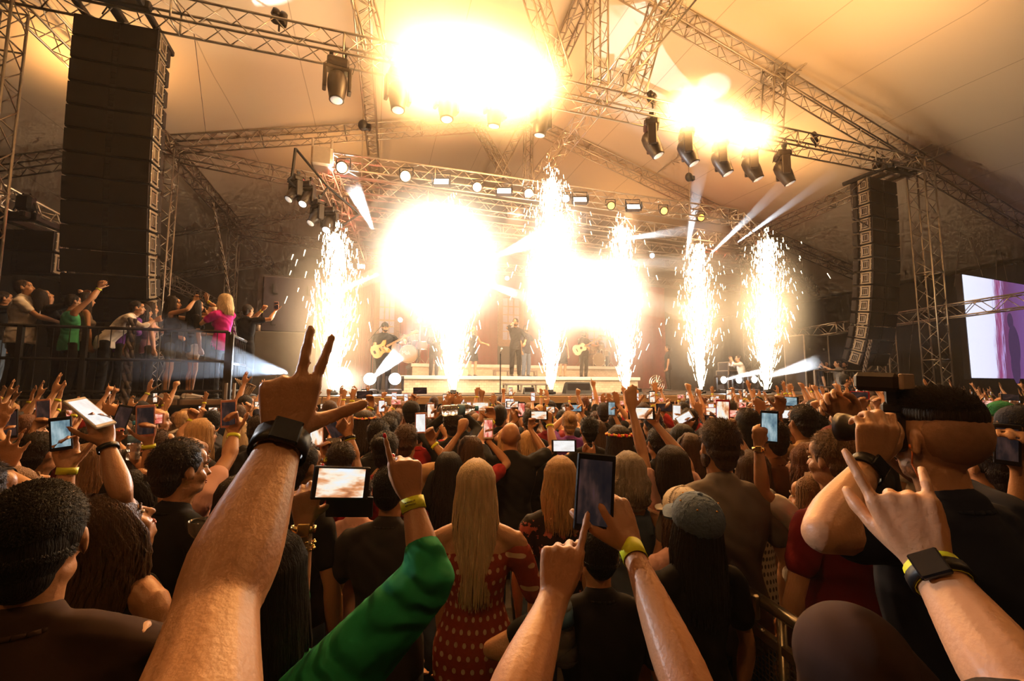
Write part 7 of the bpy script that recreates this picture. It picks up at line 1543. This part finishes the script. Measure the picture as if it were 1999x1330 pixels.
lib('finger up', 1, 1.63, ('pony', 'dark'), ('black', 'short'), ((-.22, .25, 1.9), 'horns', (0, .15, 1), 1), None)
bake()
HC = ['black', 'dark', 'dark', 'brown', 'brown', 'fairbrown', 'blonde', 'auburn', 'black']; SCOL = ['black', 'black', 'charcoal', 'black', 'white', 'navy', 'grey', 'red', 'brown', 'black', 'maroon', 'tan', 'olive']
HN = {'black': 'black', 'dark': 'dark', 'brown': 'brown', 'fairbrown': 'light brown', 'blonde': 'blonde', 'auburn': 'auburn'}
TN = {'charcoal': 'dark grey', 'maroon': 'dark red', 'tan': 'tan', 'olive': 'olive', 'white': 'white'}
def setmat(o, m):
    for s_ in o.material_slots: s_.link = 'OBJECT'; s_.material = m
def deep(o, parent=None):
    c = o.copy(); COL.objects.link(c); out = [c]
    if parent is not None: c.parent = parent
    for ch in o.children: out += deep(ch, c)
    return out
def zone(px):
    for lim, n in ((60, 'at the left edge'), (470, 'below the left platform'), (640, 'below the black bass speaker'), (800, 'below the first fountain'), (980, 'below the second fountain'), (1140, 'below the third fountain'), (1290, 'below the fourth fountain'), (1430, 'below the fifth fountain'), (1580, 'below the last fountain'), (1760, 'below the right speaker hang'), (1900, 'by the tall column'), (9999, 'below the big screen')):
        if px < lim: return n
taken = [(o.location.x, o.location.y) for o in bpy.data.objects if o.parent is None and o.name.startswith('person') and (o.location.x or o.location.y)]
count = {}; made = 0
rows = []
y = 2.6
while y < 9.3:
    x = -7.0
    while x < 21: rows.append((x+rnd.uniform(-.13, .13)+(.27 if int(y/.5) % 2 else 0), y+rnd.uniform(-.12, .12))); x += .58
    y += .56
first = {}
for (x, y) in rows:
    px, py, dp = proj((x, y, 1.7))
    if dp < 2.7 or px < -60 or px > 2060: continue
    lim = 7.75 if x < -2.5 else 9.35
    if y > lim: continue
    if min(((x-a)**2+(y-b)**2) for a, b in taken) < .40**2: continue
    if made >= 215: break
    i = rnd.choice([0, 1, 2, 3, 4, 5, 2, 3, 4, 5, 6, 7, 8, 9, 10, 11]) if y > 4 else rnd.choice([0, 1, 0, 1, 2, 3, 4, 5, 10])
    src, store, desc, fem = LIB[i]
    if i not in first: cs = [src]+list(src.children_recursive); root = src; first[i] = 1; phs = list(store)
    else:
        cs = deep(src); root = cs[0]; phs = []
        for p_ in store: phs += [deep(p_)[0]]
    rz = -math.radians(17-(px-900)*.025+rnd.uniform(-14, 14)); sc = rnd.uniform(.95, 1.04)
    MWn = Matrix.Translation((x, y, 0)) @ Matrix.Rotation(rz, 4, 'Z') @ Matrix.Scale(sc, 4)
    root.rotation_euler = (0, 0, rz); root.location = (x, y, 0); root.scale = (sc, sc, sc)
    hc = rnd.choice(HC); sc_ = rnd.choice(SCOL); sk_ = rnd.choice(VARIANT_SKINS)
    for o in cs:
        b = o.name.split('.')[0]
        if b == 'hair': setmat(o, hairmat(hc))
        elif b in ('shirt', 'collar'): setmat(o, cloth(sc_))
        elif b == 'person': setmat(o, skin(sk_))
    lb = '%s, %s hair, %s top, %s, %s' % ('woman' if fem else 'man', HN[hc], TN.get(sc_, sc_), desc, zone(px))
    tag(root, lb, 'person', 'people in the packed rows'); taken.append((x, y)); made += 1
    for p_ in phs:
        M0 = p_.get('_m'); M0 = Matrix([list(r) for r in M0]) if M0 else p_.matrix_world.copy()
        p_['_m'] = [list(r) for r in M0]; p_.matrix_world = MWn @ M0; p_.rotation_mode = 'XYZ'
        tag(p_, 'phone of the %s, %s hair, %s top, %s' % ('woman' if fem else 'man', HN[hc], TN.get(sc_, sc_), zone(px)), 'phone', 'phones in the packed rows')
for o in bpy.data.objects:
    if '_m' in o: del o['_m']
for i, (o, st, ds, fm) in enumerate(LIB):
    if i not in first:
        for q in [o]+list(o.children_recursive)+[z for p_ in st for z in [p_]+list(p_.children_recursive)]: bpy.data.objects.remove(q)
# same label -> same group name
seen = {}
for o in bpy.data.objects:
    if o.parent is None and 'label' in o: seen.setdefault(o['label'], []).append(o)
for lb, os_ in seen.items():
    if len(os_) > 1:
        for o in os_: o['group'] = 'alike: '+lb if False else lb+', alike'

import os
if os.environ.get('DBG'):
    for o in bpy.data.objects:
        if o.parent is None and 'label' in o and not 4 <= len(o['label'].split()) <= 16: print('LONGLABEL', o.name, o['label'])
# ------------------------------------------------------------------ haze of the hall
mh = bpy.data.materials.new('thin_smoke'); mh.use_nodes = True; nt = mh.node_tree; nt.nodes.clear()
o_ = nt.nodes.new('ShaderNodeOutputMaterial'); v_ = nt.nodes.new('ShaderNodeVolumeScatter'); v_.inputs['Density'].default_value = 0.0028; v_.inputs['Anisotropy'].default_value = 0.15
v_.inputs['Color'].default_value = (1, 0.93, 0.85, 1)
nt.links.new(v_.outputs[0], o_.inputs['Volume'])
hz = MB().box((XC, 13.3, 6.8), (42.4, 37.8, 13.4)).build('haze', mh)
tag(hz, 'thin stage smoke hanging in the whole hall', 'haze', kind='stuff')
